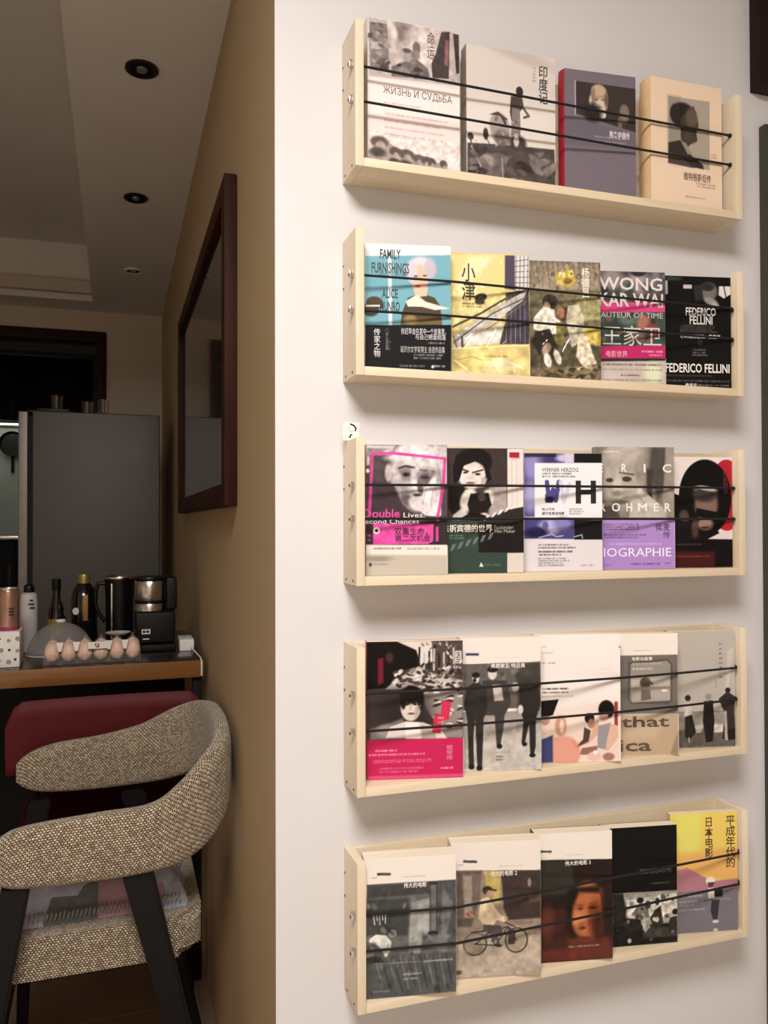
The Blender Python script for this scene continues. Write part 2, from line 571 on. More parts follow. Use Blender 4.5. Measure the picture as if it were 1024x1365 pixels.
# ------------------------------------------------------------------ print: painting flat artwork into a sheet's colour attribute
COVERS = {
'11': ('dccfcb', [
 ('P','b5a9a6',(0.8,1,159.8,0,159.9,89.2,2.2,97.1),3,1),('P','7d7270',(2.5,8.4,32.5,6.9,36.8,80.5,4.2,86.3),0.6,1),
 ('P','a89c98',(4.7,40.7,23.7,38.6,23.9,50.2,5,52.2),0.6,1),('P','5d5452',(18.5,64.8,33.8,63.6,34.3,84.9,20.9,85.6),2,1),
 ('E',59.7,17.4,19.8,16.3,'7a706e',0.8,0,1),('E',42.3,17.2,7.1,15.5,'cfc4bf',0.8,-20,1),('E',93.3,41.6,28,35.1,'cfc4c0',0.9,0,1),
 ('P','6b6260',(39.8,76,60.7,64.7,81.8,54.9,103.6,68.9,106.8,86.7,40.1,91.4),2,1),('E',67.8,52.7,6.7,10.9,'a79b96',0.3,0,1),
 ('E',66.9,45.1,7.9,3.9,'5f5654',0.4,0,1),('E',83.4,37.8,6.7,10.1,'6a605d',0.4,0,1),('E',81.7,49.9,7.9,8.6,'857b77',0.5,0,1),
 ('P','453c3b',(109.3,59.9,117.6,40.5,127.2,3.8,142.2,0.6,140.6,80,111.4,83),1.2,1),('P','3f3635',(148.2,2.5,158.6,2.6,159.5,67.5,153.9,69.4),1.2,1),
 ('P','8a5f62',(134.5,15.3,140.9,15.9,139,59.8,133,57.1),2,1),('T','命\n运',(101.7,7.1,115.4,52.1),'5a5250',0),
 ('P','e4d9d5',(-0.4,99.5,161.6,94.8,161.9,152.1,-0.9,156.4),1.5,1),('E',39.4,230.9,7.1,4.4,'7d7370',0.4,7,0.85),
 ('E',45.5,231,3.9,2.4,'2c2523',0.4,10,0.85),('E',70.5,234.4,3.6,2.2,'b5a9a4',0.4,-32,0.85),('E',10.4,240.1,6,3.8,'3a3230',0.4,26,0.85),
 ('E',130.2,234.7,6.1,3.7,'2c2523',0.4,33,0.85),('E',5.8,220.7,5.3,3.3,'3a3230',0.4,-46,0.85),('E',10.8,225.9,3.2,2,'7d7370',0.4,-9,0.85),
 ('E',51.8,237.6,5.4,3.3,'b5a9a4',0.4,13,0.85),('E',2.1,223.6,5.8,3.7,'7d7370',0.4,20,0.85),('E',117.6,231.7,6.3,3.9,'b5a9a4',0.4,47,0.85),
 ('E',13.9,226.5,3.4,2.1,'3a3230',0.4,1,0.85),('E',7.5,227.7,3.3,2.1,'3a3230',0.4,37,0.85),('E',1.8,226.7,6.9,4.3,'7d7370',0.4,-2,0.85),
 ('E',66.8,222.6,3.4,2.1,'5c5351',0.4,49,0.85),('E',41.5,224,4.4,2.8,'3a3230',0.4,2,0.85),('E',28.5,218.6,4.2,2.6,'3a3230',0.4,-49,0.85),
 ('E',7,240.3,3.8,2.4,'2c2523',0.4,-26,0.85),('E',21,222.6,6.2,3.9,'5c5351',0.4,3,0.85),('E',24.3,219.3,4.9,3,'5c5351',0.4,-50,0.85),
 ('E',35.5,242.3,6.6,4.1,'b5a9a4',0.4,-48,0.85),('E',15.1,229.4,6.7,4.2,'2c2523',0.4,-38,0.85),('E',3.3,224.9,4.9,3.1,'3a3230',0.4,48,0.85),
 ('E',71,235.5,4.8,3,'3a3230',0.4,-39,0.85),('E',20.1,235,3.1,1.9,'b5a9a4',0.4,-3,0.85),('E',24.3,219.7,5.6,3.5,'2c2523',0.4,-33,0.85),
 ('E',38.4,218.8,3.7,2.3,'5c5351',0.4,28,0.85),('E',12.3,224.1,6.2,3.9,'2c2523',0.4,-25,0.85),('E',46.1,225.1,5.2,3.2,'3a3230',0.4,3,0.85),
 ('E',3.6,224.1,5.2,3.3,'b5a9a4',0.4,-20,0.85),('E',50,224.4,4.9,3,'2c2523',0.4,12,0.85),('E',13.8,223.5,6.2,3.8,'3a3230',0.4,-34,0.85),
 ('E',20.1,233.1,6.7,4.2,'2c2523',0.4,-41,0.85),('E',35,240.9,4,2.4,'3a3230',0.4,-42,0.85),('E',20.4,230,3.3,2.1,'5c5351',0.4,-14,0.85),
 ('E',32.6,232.1,3.7,2.3,'b5a9a4',0.4,-33,0.85),('E',119.2,235.7,6.1,3.7,'2c2523',0.4,24,0.85),('E',85.1,226.8,7.2,4.4,'7d7370',0.4,-5,0.85),
 ('E',91.9,237.7,3.2,2,'3a3230',0.4,11,0.85),('E',5.2,228.8,3.6,2.3,'3a3230',0.4,-41,0.85),('E',29.8,226.4,3.3,2,'5c5351',0.4,-7,0.85),
 ('E',35.3,234.7,7,4.3,'7d7370',0.4,-47,0.85),('E',75.8,227.3,5.9,3.6,'7d7370',0.4,-2,0.85),('E',53.5,230.7,3.5,2.2,'3a3230',0.4,-18,0.85),
 ('E',92.5,230.6,4.9,3,'2c2523',0.4,8,0.85),('E',51.4,237.3,3.4,2.1,'2c2523',0.4,-47,0.85),('E',18.8,57.8,5.6,3.5,'9a8f8c',0.4,-2,0.85),
 ('E',3.5,38.6,4.1,2.5,'a89c98',0.4,38,0.85),('E',29.5,24.6,3.1,1.9,'9a8f8c',0.4,6,0.85),('E',14.4,34.8,3.9,2.4,'9a8f8c',0.4,-41,0.85),
 ('E',20.6,69.8,5.6,3.5,'5d5452',0.4,-48,0.85),('E',33.5,67.6,5.6,3.5,'9a8f8c',0.4,-39,0.85),('E',34,38.4,4.8,3,'a89c98',0.4,-33,0.85),
 ('E',21.4,74.3,5.2,3.2,'5d5452',0.4,21,0.85),('E',9.6,71.3,4.5,2.8,'a89c98',0.4,35,0.85),('E',21.9,44,4.5,2.8,'5d5452',0.4,32,0.85),
 ('E',27.6,79.6,6.8,4.2,'4a413f',0.4,-5,0.85),('E',34.3,70.9,4.6,2.8,'4a413f',0.4,-36,0.85),('E',11,34.7,4.5,2.8,'9a8f8c',0.4,-47,0.85),
 ('E',16.1,73.5,3.2,2,'5d5452',0.4,-22,0.85),('E',23.1,11.6,3.9,2.4,'5d5452',0.4,46,0.85),('E',19.5,22.1,5.7,3.5,'5d5452',0.4,5,0.85),
 ('E',11.8,35.3,5.5,3.4,'5d5452',0.4,15,0.85),('E',16.9,24.6,4.1,2.6,'a89c98',0.4,39,0.85),('E',33.3,42.8,6.7,4.1,'9a8f8c',0.4,9,0.85),
 ('E',31.6,34.6,3.8,2.4,'9a8f8c',0.4,27,0.85),('E',3.3,30.6,5.9,3.7,'4a413f',0.4,-28,0.85),('E',9.7,10.3,3.3,2,'5d5452',0.4,-4,0.85),
 ('E',56.9,83,5.7,3.5,'4c4442',0.4,33,0.85),('E',53.1,71.3,4,2.5,'3f3735',0.4,-27,0.85),('E',49.5,80.6,3.9,2.4,'857b77',0.4,-47,0.85),
 ('E',67.7,85.1,5.4,3.4,'4c4442',0.4,-15,0.85),('E',77.3,62.1,6.2,3.8,'857b77',0.4,7,0.85),('E',88.7,86,6.2,3.8,'857b77',0.4,-5,0.85),
 ('E',85.7,72.9,6,3.7,'3f3735',0.4,4,0.85),('E',82.9,84.8,5.6,3.4,'3f3735',0.4,-35,0.85),('E',61.1,80.2,5.5,3.4,'857b77',0.4,38,0.85),
 ('E',66.8,79.5,6.9,4.2,'857b77',0.4,36,0.85),('E',80.7,75.5,4.3,2.6,'4c4442',0.4,16,0.85),('E',59.8,75,4.1,2.6,'857b77',0.4,0,0.85),
 ('E',89.7,74.9,5.3,3.2,'3f3735',0.4,-20,0.85),('E',92.5,78.6,3.7,2.3,'857b77',0.4,33,0.85),('E',74.5,74.4,3.2,1.9,'857b77',0.4,-45,0.85),
 ('E',54.1,78.9,5.8,3.6,'857b77',0.4,31,0.85),('T','ЖИЗНb И СУДbБА',(25.7,108.9,145.9,123.6),'655c5a',0),('r',(26,130.5,91.2,142),'b9aead',1),
 ('r',(26.9,148.5,146.9,193),'c59c9c',4),('P','9c918d',(1.2,218,27.2,198.1,58.1,211.8,93.1,221.2,138.3,225.1,132.9,247.5,24.6,250.3,0.4,246.8),2,1),
 ('E',19,202.2,15.4,9.6,'5c5351',0.4,0,1),('E',20.7,210.4,9.2,9.6,'a2958f',0.4,0,1),('E',16.3,218.8,13.8,8,'4c4442',0.6,0,1),
 ('E',46.7,214.6,10.9,7.4,'5c5351',0.4,0,1),('E',48.4,222.8,6.5,7.4,'a2958f',0.4,0,1),('E',44,231.3,9.8,6.1,'4c4442',0.6,0,1),
 ('E',65.9,217,14.1,8.8,'5c5351',0.4,0,1),('E',67.6,225.2,8.4,8.8,'a2958f',0.4,0,1),('E',63.2,233.7,12.6,7.3,'4c4442',0.6,0,1),
 ('E',87.3,221,11,7,'5c5351',0.4,0,1),('E',89,229.3,6.6,7,'a2958f',0.4,0,1),('E',84.5,237.8,9.9,5.8,'4c4442',0.6,0,1),
 ('E',100.9,222.5,11.1,7,'5c5351',0.4,0,1),('E',102.7,230.8,6.6,7,'a2958f',0.4,0,1),('E',98.2,239.3,9.9,5.8,'4c4442',0.6,0,1),
 ('E',109.6,223.8,7.1,7,'5c5351',0.4,0,1),('E',111.3,232,4.3,7,'a2958f',0.4,0,1),('E',106.8,240.6,6.4,5.8,'4c4442',0.6,0,1),
 ('E',130.4,224.1,6.8,6.3,'5c5351',0.4,0,1),('E',132.2,232.4,4.1,6.3,'a2958f',0.4,0,1),('E',127.6,241,6.1,5.3,'4c4442',0.6,0,1),
 ('N',(-0.2,184.8,159.9,262.1),5,0.08),('N',(1.2,-16.3,160.2,90.9),7,0.08),
]),
'12': ('cbc1bb', [
 ('E',85.6,128.5,127.8,47.8,'d6ccc5',0.9,0,1),('E',95.5,3.3,67.9,12,'b9aea8',0.9,12,1),
 ('P','4a4241',(1.7,167.6,68.8,162.9,164,159.3,165.9,233.4,0.8,233.3),2,1),('P','6b6260',(4.5,192.6,52.3,189.2,76.7,181.5,68.1,218.5,7.9,231.1),3,1),
 ('L','b5aaa4',2.4,(8.7,172.4,24.2,201.3,29.8,224),1),('L','a89d97',2.1,(64.5,183.4,66,218.8),1),('E',36.3,191.6,16.3,9.9,'8a807b',0.7,0,1),
 ('E',97.9,67.5,6.7,8.8,'332c2a',0.2,0,1),('P','4a413e',(81.4,77.5,102.7,74.6,105.8,93.2,98.2,102.5,98.7,126.3,85.5,136.5,79.4,105.7),0.6,1),
 ('L','5b514d',4.2,(100.5,90.1,115.5,107.6,106.3,111.1),1),('P','7e736d',(84,96.9,98.3,98.5,99.8,138.1,81.3,145.1),1.2,1),
 ('E',61.1,136.4,18.5,27.7,'9c918a',0.25,-10,1),('P','4a413e',(41.3,114.1,57.5,107.4,75.6,118.2,71.3,130.8,61.4,114.6),0.6,1),
 ('E',65,151.7,14.8,13.5,'6b615d',0.4,0,1),('E',94.2,156.9,15.8,13.6,'423a38',0.4,0,1),('E',91.4,153.4,5,10.4,'c0b5ae',0.4,0,1),
 ('E',7,156.2,5.6,6.3,'3b3331',0.3,0,1),('L','5b524f',3.2,(5,157.3,16.4,186.8),1),('E',34.8,148.6,4.9,10.2,'3f3735',0.3,0,1),
 ('L','3b3432',1.6,(34.8,152.5,42.6,167),1),('E',28,214.5,12,4.8,'3b3332',0.4,-23,0.85),('E',163,198.6,16.1,6.3,'5d5452',0.4,14,0.85),
 ('E',86.4,219.8,6.1,2.4,'857b76',0.4,4,0.85),('E',12.8,220.6,8,3.3,'5d5452',0.4,38,0.85),('E',8.3,231.8,12.9,5.2,'3b3332',0.4,28,0.85),
 ('E',72.8,229.7,11.3,4.5,'2f2827',0.4,33,0.85),('E',156.4,192.4,7.7,3,'2f2827',0.4,-35,0.85),('E',132,171.1,7.7,3.1,'6b6260',0.4,1,0.85),
 ('E',79.1,183.9,6.3,2.5,'5d5452',0.4,-41,0.85),('E',127.7,183.4,15.9,6.3,'857b76',0.4,43,0.85),('E',13,207.7,11.2,4.5,'3b3332',0.4,-25,0.85),
 ('E',56,182.7,11.2,4.5,'6b6260',0.4,-4,0.85),('E',157.1,200.7,9.4,3.7,'3b3332',0.4,-1,0.85),('E',44.2,222.7,7.4,3,'3b3332',0.4,-50,0.85),
 ('E',80.4,205.6,13.4,5.4,'5d5452',0.4,23,0.85),('E',99.7,205.5,12.2,4.9,'5d5452',0.4,35,0.85),('E',29,195.5,14.8,6,'6b6260',0.4,47,0.85),
 ('E',97.8,190.3,7,2.8,'2f2827',0.4,-28,0.85),('E',127.1,193.5,13,5.1,'857b76',0.4,34,0.85),('E',157.6,194.6,16.3,6.4,'857b76',0.4,-49,0.85),
 ('E',144.9,200.5,9.9,4,'5d5452',0.4,-19,0.85),('E',27.6,179.6,13.6,5.5,'3b3332',0.4,-43,0.85),('E',137,173.1,8.7,3.5,'6b6260',0.4,-46,0.85),
 ('E',69,183.5,6.6,2.7,'6b6260',0.4,32,0.85),('E',148.3,231.4,13.7,5.4,'3b3332',0.4,-44,0.85),('E',41.7,229.8,11,4.5,'3b3332',0.4,-47,0.85),
 ('E',157.2,226.1,9.9,3.9,'5d5452',0.4,-3,0.85),('E',98.5,197.7,11.8,4.7,'3b3332',0.4,-11,0.85),('E',23.7,209.2,7.1,2.9,'2f2827',0.4,-2,0.85),
 ('E',112.5,229.6,6.3,2.5,'857b76',0.4,-9,0.85),('E',105.6,223.4,11.9,4.7,'6b6260',0.4,37,0.85),('E',66.7,229.8,14.8,6,'5d5452',0.4,-32,0.85),
 ('E',17.3,181.6,6,2.5,'3b3332',0.4,-32,0.85),('E',13.7,183.3,8.5,3.5,'6b6260',0.4,18,0.85),('E',154.7,194.2,15.3,6,'857b76',0.4,-29,0.85),
 ('E',30.6,223.9,7.8,3.1,'857b76',0.4,46,0.85),('E',8.9,216.1,14.2,5.8,'2f2827',0.4,-49,0.85),('E',63.9,224.2,9.8,4,'857b76',0.4,-28,0.85),
 ('E',140.1,184.3,15.9,6.3,'857b76',0.4,-10,0.85),('E',121.8,185.8,7.6,3.1,'6b6260',0.4,14,0.85),('E',131.6,200.8,11.9,4.7,'857b76',0.4,26,0.85),
 ('E',11.4,209.5,8.9,3.6,'857b76',0.4,-11,0.85),('E',48.4,210.7,13.3,5.4,'5d5452',0.4,-42,0.85),('E',100.7,191.4,8,3.2,'2f2827',0.4,-10,0.85),
 ('E',107.6,197.2,14.7,5.9,'2f2827',0.4,30,0.85),('E',72.7,121.5,1.3,2.1,'b5aaa2',0.4,-27,0.85),('E',67.8,150.8,2.8,4.4,'6b615d',0.4,-21,0.85),
 ('E',54.5,120.2,2.9,4.7,'6b615d',0.4,20,0.85),('E',67.7,159.5,2.5,4,'6b615d',0.4,23,0.85),('E',71.6,143.1,1.8,2.9,'6b615d',0.4,-27,0.85),
 ('E',70.7,142.8,2.8,4.6,'857a74',0.4,-43,0.85),('E',67.1,144.6,1.7,2.7,'b5aaa2',0.4,-11,0.85),('E',72.6,156,2.9,4.6,'857a74',0.4,-32,0.85),
 ('E',55.6,130.2,2.4,3.9,'b5aaa2',0.4,-44,0.85),('E',60,159.6,2,3.1,'b5aaa2',0.4,14,0.85),('E',58.4,159,1.9,3.1,'6b615d',0.4,-11,0.85),
 ('E',63.2,135.3,1.3,2.1,'857a74',0.4,26,0.85),('E',63.5,141.2,2.5,4.1,'857a74',0.4,4,0.85),('E',54.7,165.1,1.8,3,'b5aaa2',0.4,49,0.85),
 ('E',96.5,140.6,2,3.8,'5b514d',0.4,-48,0.85),('E',91.8,120.3,1.5,2.9,'5b514d',0.4,42,0.85),('E',85.3,122.2,1.1,2.1,'a0958e',0.4,-47,0.85),
 ('E',83.7,143.9,1.4,2.8,'5b514d',0.4,15,0.85),('E',92.2,120.6,1.8,3.4,'5b514d',0.4,-46,0.85),('E',91.7,129.9,1.6,3.1,'a0958e',0.4,22,0.85),
 ('E',94.7,117.8,1.5,3,'a0958e',0.4,23,0.85),('E',83.2,123.7,1.7,3.3,'a0958e',0.4,36,0.85),('T','印\n度\n记',(134.1,16.3,151.7,82.9),'3a3331',1),
 ('r',(123.1,19.5,129,47.7),'8f8580',5),('r',(117.1,223.3,146.3,230.1),'b5aba6',1),('N',(0.3,160.5,166.5,245.7),9,0.1),
]),
'13': ('6f6670', [
 ('P','3a3231',(21.9,20.2,138.4,20.9,137.6,100.1,21.9,78),0.6,1),('L','b9adad',1.7,(20.3,20.4,20.2,80.3),1),
 ('E',66.5,44.4,16.4,22.8,'a08b74',0.25,0,1),('E',65.2,32.1,13.8,10,'b59e85',0.3,0,1),('E',70.6,58.3,11.2,11.6,'c7b9a6',0.4,0,1),
 ('E',72.7,75.3,6.9,5.8,'cfc5bb',0.4,0,1),('E',60.5,49,3.4,1.7,'6a5646',0.9,0,1),('E',73.7,48.3,3.5,1.7,'6a5646',0.9,0,1),
 ('E',55,44.1,3.4,16.6,'857260',0.9,0,1),('E',49.4,53.2,2.6,9.9,'c2b6a6',0.8,0,1),('E',79.7,48.6,3.5,12.5,'6a5848',0.8,0,1),
 ('E',66.8,66.3,10.3,9.1,'bdb0a0',0.6,0,1),('E',66.8,61.3,4.3,1.2,'7a665a',0.8,0,1),('E',53.6,73.2,17.2,16.5,'2b2524',0.6,0,1),
 ('E',115.5,68.1,9.6,16.6,'7c6b60',0.4,0,1),('E',106.8,86,4.3,12.4,'6c5e55',0.4,0,1),('P','5d545e',(-0,85.4,137.6,102.2,137.3,131.2,-0,134.4),6,0.5),
 ('T','弗洛伊德传',(85.3,101.9,125.5,115.1),'d8cfd0',1),('r',(55.5,111.2,123.7,125.6),'8e8590',2),('r',(55.1,215.6,122.9,220.4),'887f8a',1),
]),
'14': ('dcc4ac', [
 ('P','a2978a',(37.1,30.9,127.8,28.4,126.6,155.8,36.6,153.4),0.6,1),('P','8a7f72',(37.1,30.9,63.9,29.8,63.5,154.1,36.6,153.4),10,0.7),
 ('E',69.5,62.7,28.2,24,'2a2422',0.2,0,1),('E',52,60.5,10.5,16.5,'2f2826',0.3,0,1),
 ('P','41372f',(63.8,66.9,92.6,41.6,99.8,65.5,103.2,75.5,98.3,90.9,99.7,105.3,87.6,111.2,73.2,123.7,63.7,104.2),2,1),
 ('E',87.7,65.3,12.7,18.8,'5f5146',0.6,0,1),('E',82.8,101.5,14.6,10.4,'4a3f37',0.6,0,1),
 ('P','352e2c',(36.8,116.3,63.7,108.4,87.6,134.2,111.9,147.9,114.3,156,36.6,153.4),2,1),
 ('P','8d8176',(63.7,109.2,75.6,112.9,87.6,130.1,78.9,133.3),1.5,1),('P','4a413c',(36.7,132.8,63.6,137.4,92.3,156.7,36.6,153.4),2,1),
 ('T','维特根斯坦传',(69.2,165.5,129.1,181.1),'5b4a40',1),('r',(97.1,181.5,144.1,191.3),'9a8474',2),('r',(129.1,123.5,144.1,134.1),'a8917e',2),
 ('r',(72.9,206.9,116.7,214.1),'a38d7b',1),('r',(124.1,225.1,145.5,231.1),'6b5a4e',1),
]),
'21': ('cdd5d6', [
 ('P','6fa3b0',(1.1,20.4,140.6,14.6,140.7,129.2,0.7,132.5),0.6,1),('L','d8e2e4',5.6,(40.3,22.4,41.3,130.3),1),('E',30.4,-4,42.3,13.9,'dfe3e4',0.8,0,1),  # pale blur along the top edge is a painted reflection
 ('P','4b402f',(59.4,112.3,69.8,86,91.4,78,113.5,84.6,123.1,98.3,125.6,130.6,57.9,132.3),0.6,1),
 ('P','6a5a3a',(57.8,126.9,92,118,125.3,118.4,125.6,130.6,57.9,132.6),2,1),('E',90.8,38.4,21.3,20.1,'cdc6cf',0.3,0,1),
 ('E',89.2,53,14.7,21.6,'d9b39c',0.15,0,1),('E',76.4,43.9,9.4,17.2,'c5bcc6',0.4,0,1),('E',106.1,38.2,10.4,16.3,'b7aeb9',0.5,0,1),
 ('P','dcb69e',(78.6,70.5,102.2,67.7,100.6,82.4,82.4,84.5),0.6,1),('E',85.7,66.8,5.1,1.8,'b0413c',0.3,0,1),('E',83,50.6,3.3,1.4,'4c4038',0.3,0,1),
 ('E',97.5,49.4,3.3,1.4,'4c4038',0.3,0,1),('P','e2d3c6',(66.3,91.8,84.1,80.7,98.9,91.7,128.7,99.5,139.4,102.1,113.9,104.8,91.7,99.8,70,100.4),0.6,1),
 ('E',15.7,95.7,13.8,10.6,'4b402f',0.2,0,1),('E',9,107,13.7,10.6,'3d3527',0.3,0,1),('L','e0d4c8',2.7,(2.2,100.7,24.3,100),1),
 ('E',73.9,121.7,10.9,8,'8c7a4e',0.6,0,1),('P','111013',(0.3,131.8,140.7,128.4,140.3,204.6,-0,204.6),0.6,1),
 ('T','FAMILY',(24.7,8.2,58.3,23.9),'1b1c20',1),('T','FURNISHINGS',(11,29.9,72,47.5),'1b1c20',1),('T','ALICE',(27.6,72.7,53.4,87.6),'1b1c20',1),
 ('T','MUNRO',(24.4,92.9,56.5,108.9),'1b1c20',1),('r',(21.2,46.3,69.3,51.9),'4c6a74',1),('T','传\n家\n之\n物',(14.1,137.1,24.8,182.8),'d8d4d4',0),
 ('T','门\n罗\n自\n选\n集',(33.1,137,38,171.4),'6d6a6c',0),('r',(33.5,155.8,42.3,172),'59575a',3),('T','你迟早会在其中一个故事里，',(58.4,135,131.7,146),'c9c5c6',0),
 ('T','与自己劈面相逢',(81.5,145,131.5,153.8),'c9c5c6',0),('r',(101.8,156.4,129.8,161.2),'8a8788',1),('T','诺贝尔文学奖得主 自选作品集',(57.3,164.5,130,174.9),'b5b1b2',0),
 ('r',(78.3,175.9,130.3,186),'858283',2),('r',(55.1,193.9,96.8,199.1),'77757a',1),('r',(111.7,193.4,130.6,199),'a5a1a4',1),
 ('E',109.9,197.2,2.2,2.6,'d0cccc',0.2,0,1),
]),
'22': ('cdbb72', [
 ('P','d8c88a',(5.7,3.8,96.3,1.2,97.7,80.5,9.8,135.4),2,1),('P','eadfb8',(35.5,5.5,81.1,4.2,22.1,67.3,9,72),10,0.7),
 ('P','4b4458',(98.2,2.2,115.2,1.8,115.4,60.4,97.3,58),1.2,1),('P','cfc9c4',(115.2,1.8,139.8,1.1,138.7,58.7,115.5,64.2),1,1),
 ('L','4a4550',1.1,(115.4,11.3,139.1,7.7),1),('L','4a4550',1.1,(115.5,20.4,139.3,17.5),1),('L','4a4550',1.1,(115.7,29.5,139.4,27.4),1),
 ('L','4a4550',1.1,(115.8,38.6,139.5,37.2),1),('L','4a4550',1.1,(116,47.6,139.6,47),1),('L','4a4550',1.1,(116.1,56.6,139.8,56.8),1),
 ('L','57505a',1.1,(117.5,2.7,116.2,64.1),1),('L','57505a',1.1,(124.3,2.3,123,63.6),1),('L','57505a',1.1,(131.1,1.8,129.7,63.1),1),
 ('L','57505a',1.1,(137.9,1.3,136.5,62.7),1),('P','3c3742',(99.3,65.4,138.7,58.7,140.3,125.6,139.1,150.6,87.9,151.6,98.4,113.9),1.5,1),
 ('P','bdb5ac',(9.9,139.1,97.7,80.5,136.8,58.9,127.7,78.3,39.3,144.3,24.7,158.3,10.5,159.4),1.5,1),
 ('L','4a4440',3.4,(8.7,124.4,56.9,100.3,119.9,62),1),('L','524b48',2.2,(10.2,150.2,75.6,100.8,136.9,70.1),1),
 ('L','6b645e',1.5,(24.6,156.5,83.4,115.1,137,77.6),1),('P','d3ccc4',(39.2,140.6,94.6,114.2,87.9,149.8,28.4,156.2),1.5,1),
 ('L','3d3838',3.7,(24.2,141.7,24.7,158.3),1),('L','5a5452',2.3,(9.1,139.2,15.4,159),1),('L','8a8382',0.8,(101.4,72.7,99,150.8),1),
 ('L','8a8382',0.8,(108.8,72.2,107.2,150.1),1),('L','8a8382',0.8,(116.3,71.6,115.4,149.5),1),('L','8a8382',0.8,(123.8,71.1,123.5,148.9),1),
 ('L','8a8382',0.8,(131.3,70.5,131.7,148.3),1),('N',(9.1,63.5,139.3,155.5),8,0.1),('P','c9b878',(6.1,160.8,139.1,152.1,139.8,204.7,5.6,204.7),0.6,1),
 ('L','efe6c4',1.5,(6.1,160.8,139.1,152.1),1),('P','e9dcae',(62.6,182.8,92,173.2,121.8,185.5,100,201.7,59.2,197.6),6,0.8),
 ('P','a8975a',(10.3,175.9,40.1,177.3,25.8,196.6,10.8,194.1),6,0.8),('L','e5d9ac',2.2,(10.4,179.5,33.2,196,40.8,202.7),1),
 ('L','8f7f4a',1.5,(17.8,179,40,173.6,58.8,179.5),1),('L','efe6c8',1.9,(70.1,189.5,99.6,179.9,129.3,192.2),1),
 ('r',(62.4,168.6,101.3,175.9),'8a7a48',1),('N',(6.2,156.5,139.5,209.9),12,0.1),('T','小\n津',(23.8,17.8,47.3,79.4),'2b2620',1),
 ('E',56.2,74.2,10.6,6.7,'2b2620',0.3,-15,1),('E',54.5,81.8,8.3,4.5,'332d26',0.3,0,1),('r',(24.6,82.7,60.3,92.1),'5d5335',2),
]),
'23': ('8a7c66', [
 ('G',(6.8,-1.9,135.2,50.1),'6d6254','8e806c'),('P','a39683',(9.7,2.3,135.1,0.8,135.3,43.3,10.2,53.1),10,0.5),
 ('L','4d4438',1.6,(10.5,1.5,16.8,25.5),0.7),('L','4d4438',1.6,(20.2,1.1,26.2,39.5),0.7),('L','4d4438',1.6,(29.9,0.8,35.3,26.3),0.7),
 ('L','4d4438',1.6,(39.5,0.4,44.6,40.2),0.7),('L','4d4438',1.6,(49,0.1,53.6,27),0.7),('L','4d4438',1.6,(58.5,-0.3,62.8,40.9),0.7),
 ('L','4d4438',1.6,(68,-0.6,71.8,27.8),0.7),('L','4d4438',1.6,(77.4,-0.9,80.9,41.6),0.7),('L','4d4438',1.6,(86.8,-1.3,89.8,28.5),0.7),
 ('L','4d4438',1.6,(96.2,-1.6,98.8,42.3),0.7),('L','4d4438',1.5,(105.5,-2,107.6,29.3),0.7),('L','4d4438',1.5,(114.8,-2.3,116.6,43),0.7),
 ('L','4d4438',1.5,(124,-2.6,125.3,30),0.7),('L','4d4438',1.5,(133.2,-3,134.2,43.7),0.7),('E',73.4,28.9,18,14.6,'b59a4a',0.3,0,1),
 ('E',66.6,23.4,7.1,5.4,'e3cf7e',0.4,0,1),('E',81.5,20.8,5.5,6.9,'dcc673',0.4,0,1),('E',76.5,33.7,7.8,4.6,'7a642a',0.4,0,1),
 ('E',62.8,35.9,6.3,4.6,'d2bb68',0.4,0,1),('P','5f5a44',(9,53.1,135.4,47,135.8,130.2,9.9,138.7),6,0.8),
 ('P','8f8a62',(90.4,60.7,135.4,58.4,135.7,100,90.7,102.7),4,1),('P','b8a352',(102.4,113.4,135.7,111.3,135.9,145.2,102.6,140),4,1),
 ('P','4c4736',(9.9,138.7,135.9,145.2,136.2,205.3,8.5,205.4),5,1),('P','76694f',(10.3,185.1,136.1,179,136.2,205.3,9.3,205.3),5,0.8),
 ('E',44.9,70.7,13.5,13.1,'2e2722',0.25,0,1),('E',39.4,79.5,6.4,8.5,'9b8068',0.4,0,1),
 ('P','d8d0c2',(15.5,99.5,33.4,79.1,51.3,83.9,65.3,108.1,59.6,127.6,27.8,122,15.7,118.9),1.2,1),('E',67.2,90.7,14.1,12.3,'4a3022',0.25,0,1),
 ('E',63.2,89,7.9,10,'8f6a50',0.5,0,1),('P','b5ab96',(76.9,76.7,94.4,73.9,104.2,94.3,106.4,132.1,83.2,149,73.1,103.8),1.5,1),
 ('P','2c2722',(19.8,122.5,43.7,117.1,59.8,150.6,48.1,170.7,24.1,160.9,11.9,138.6),2,1),
 ('P','7d7340',(55.4,104.9,71.2,107.7,67.6,146.3,55.8,143.3),2,1),('E',38,152.2,7.2,11.5,'a38a74',0.4,30,1),
 ('E',40.2,171.3,6.4,13.1,'d9d0c4',0.3,-15,1),('E',57.9,166.1,5.5,13.8,'cfc5b8',0.3,-20,1),
 ('P','cfc0a8',(94.8,132.9,110.2,128.1,121.9,161.3,127.7,175.9,102.8,181.7,91.1,163.6),2,1),('E',108.6,185,15.4,4.5,'b9a88e',0.4,0,1),
 ('N',(8.6,50.1,135.8,210.7),6,0.16),('N',(7.6,-1.9,135.2,50.1),4,0.1),('E',103,200.2,4.9,2.4,'6b6346',0.4,-26,0.85),
 ('E',49.9,197.4,7.9,3.8,'6b6346',0.4,40,0.85),('E',49.6,202.8,4,2,'2c271e',0.4,42,0.85),('E',134.2,183.7,6.5,3.2,'2c271e',0.4,44,0.85),
 ('E',119.4,196.6,6.5,3.2,'3a3528',0.4,37,0.85),('E',108.3,200.1,4.7,2.3,'8a8058',0.4,-11,0.85),('E',42,196.9,7.7,3.7,'3a3528',0.4,-23,0.85),
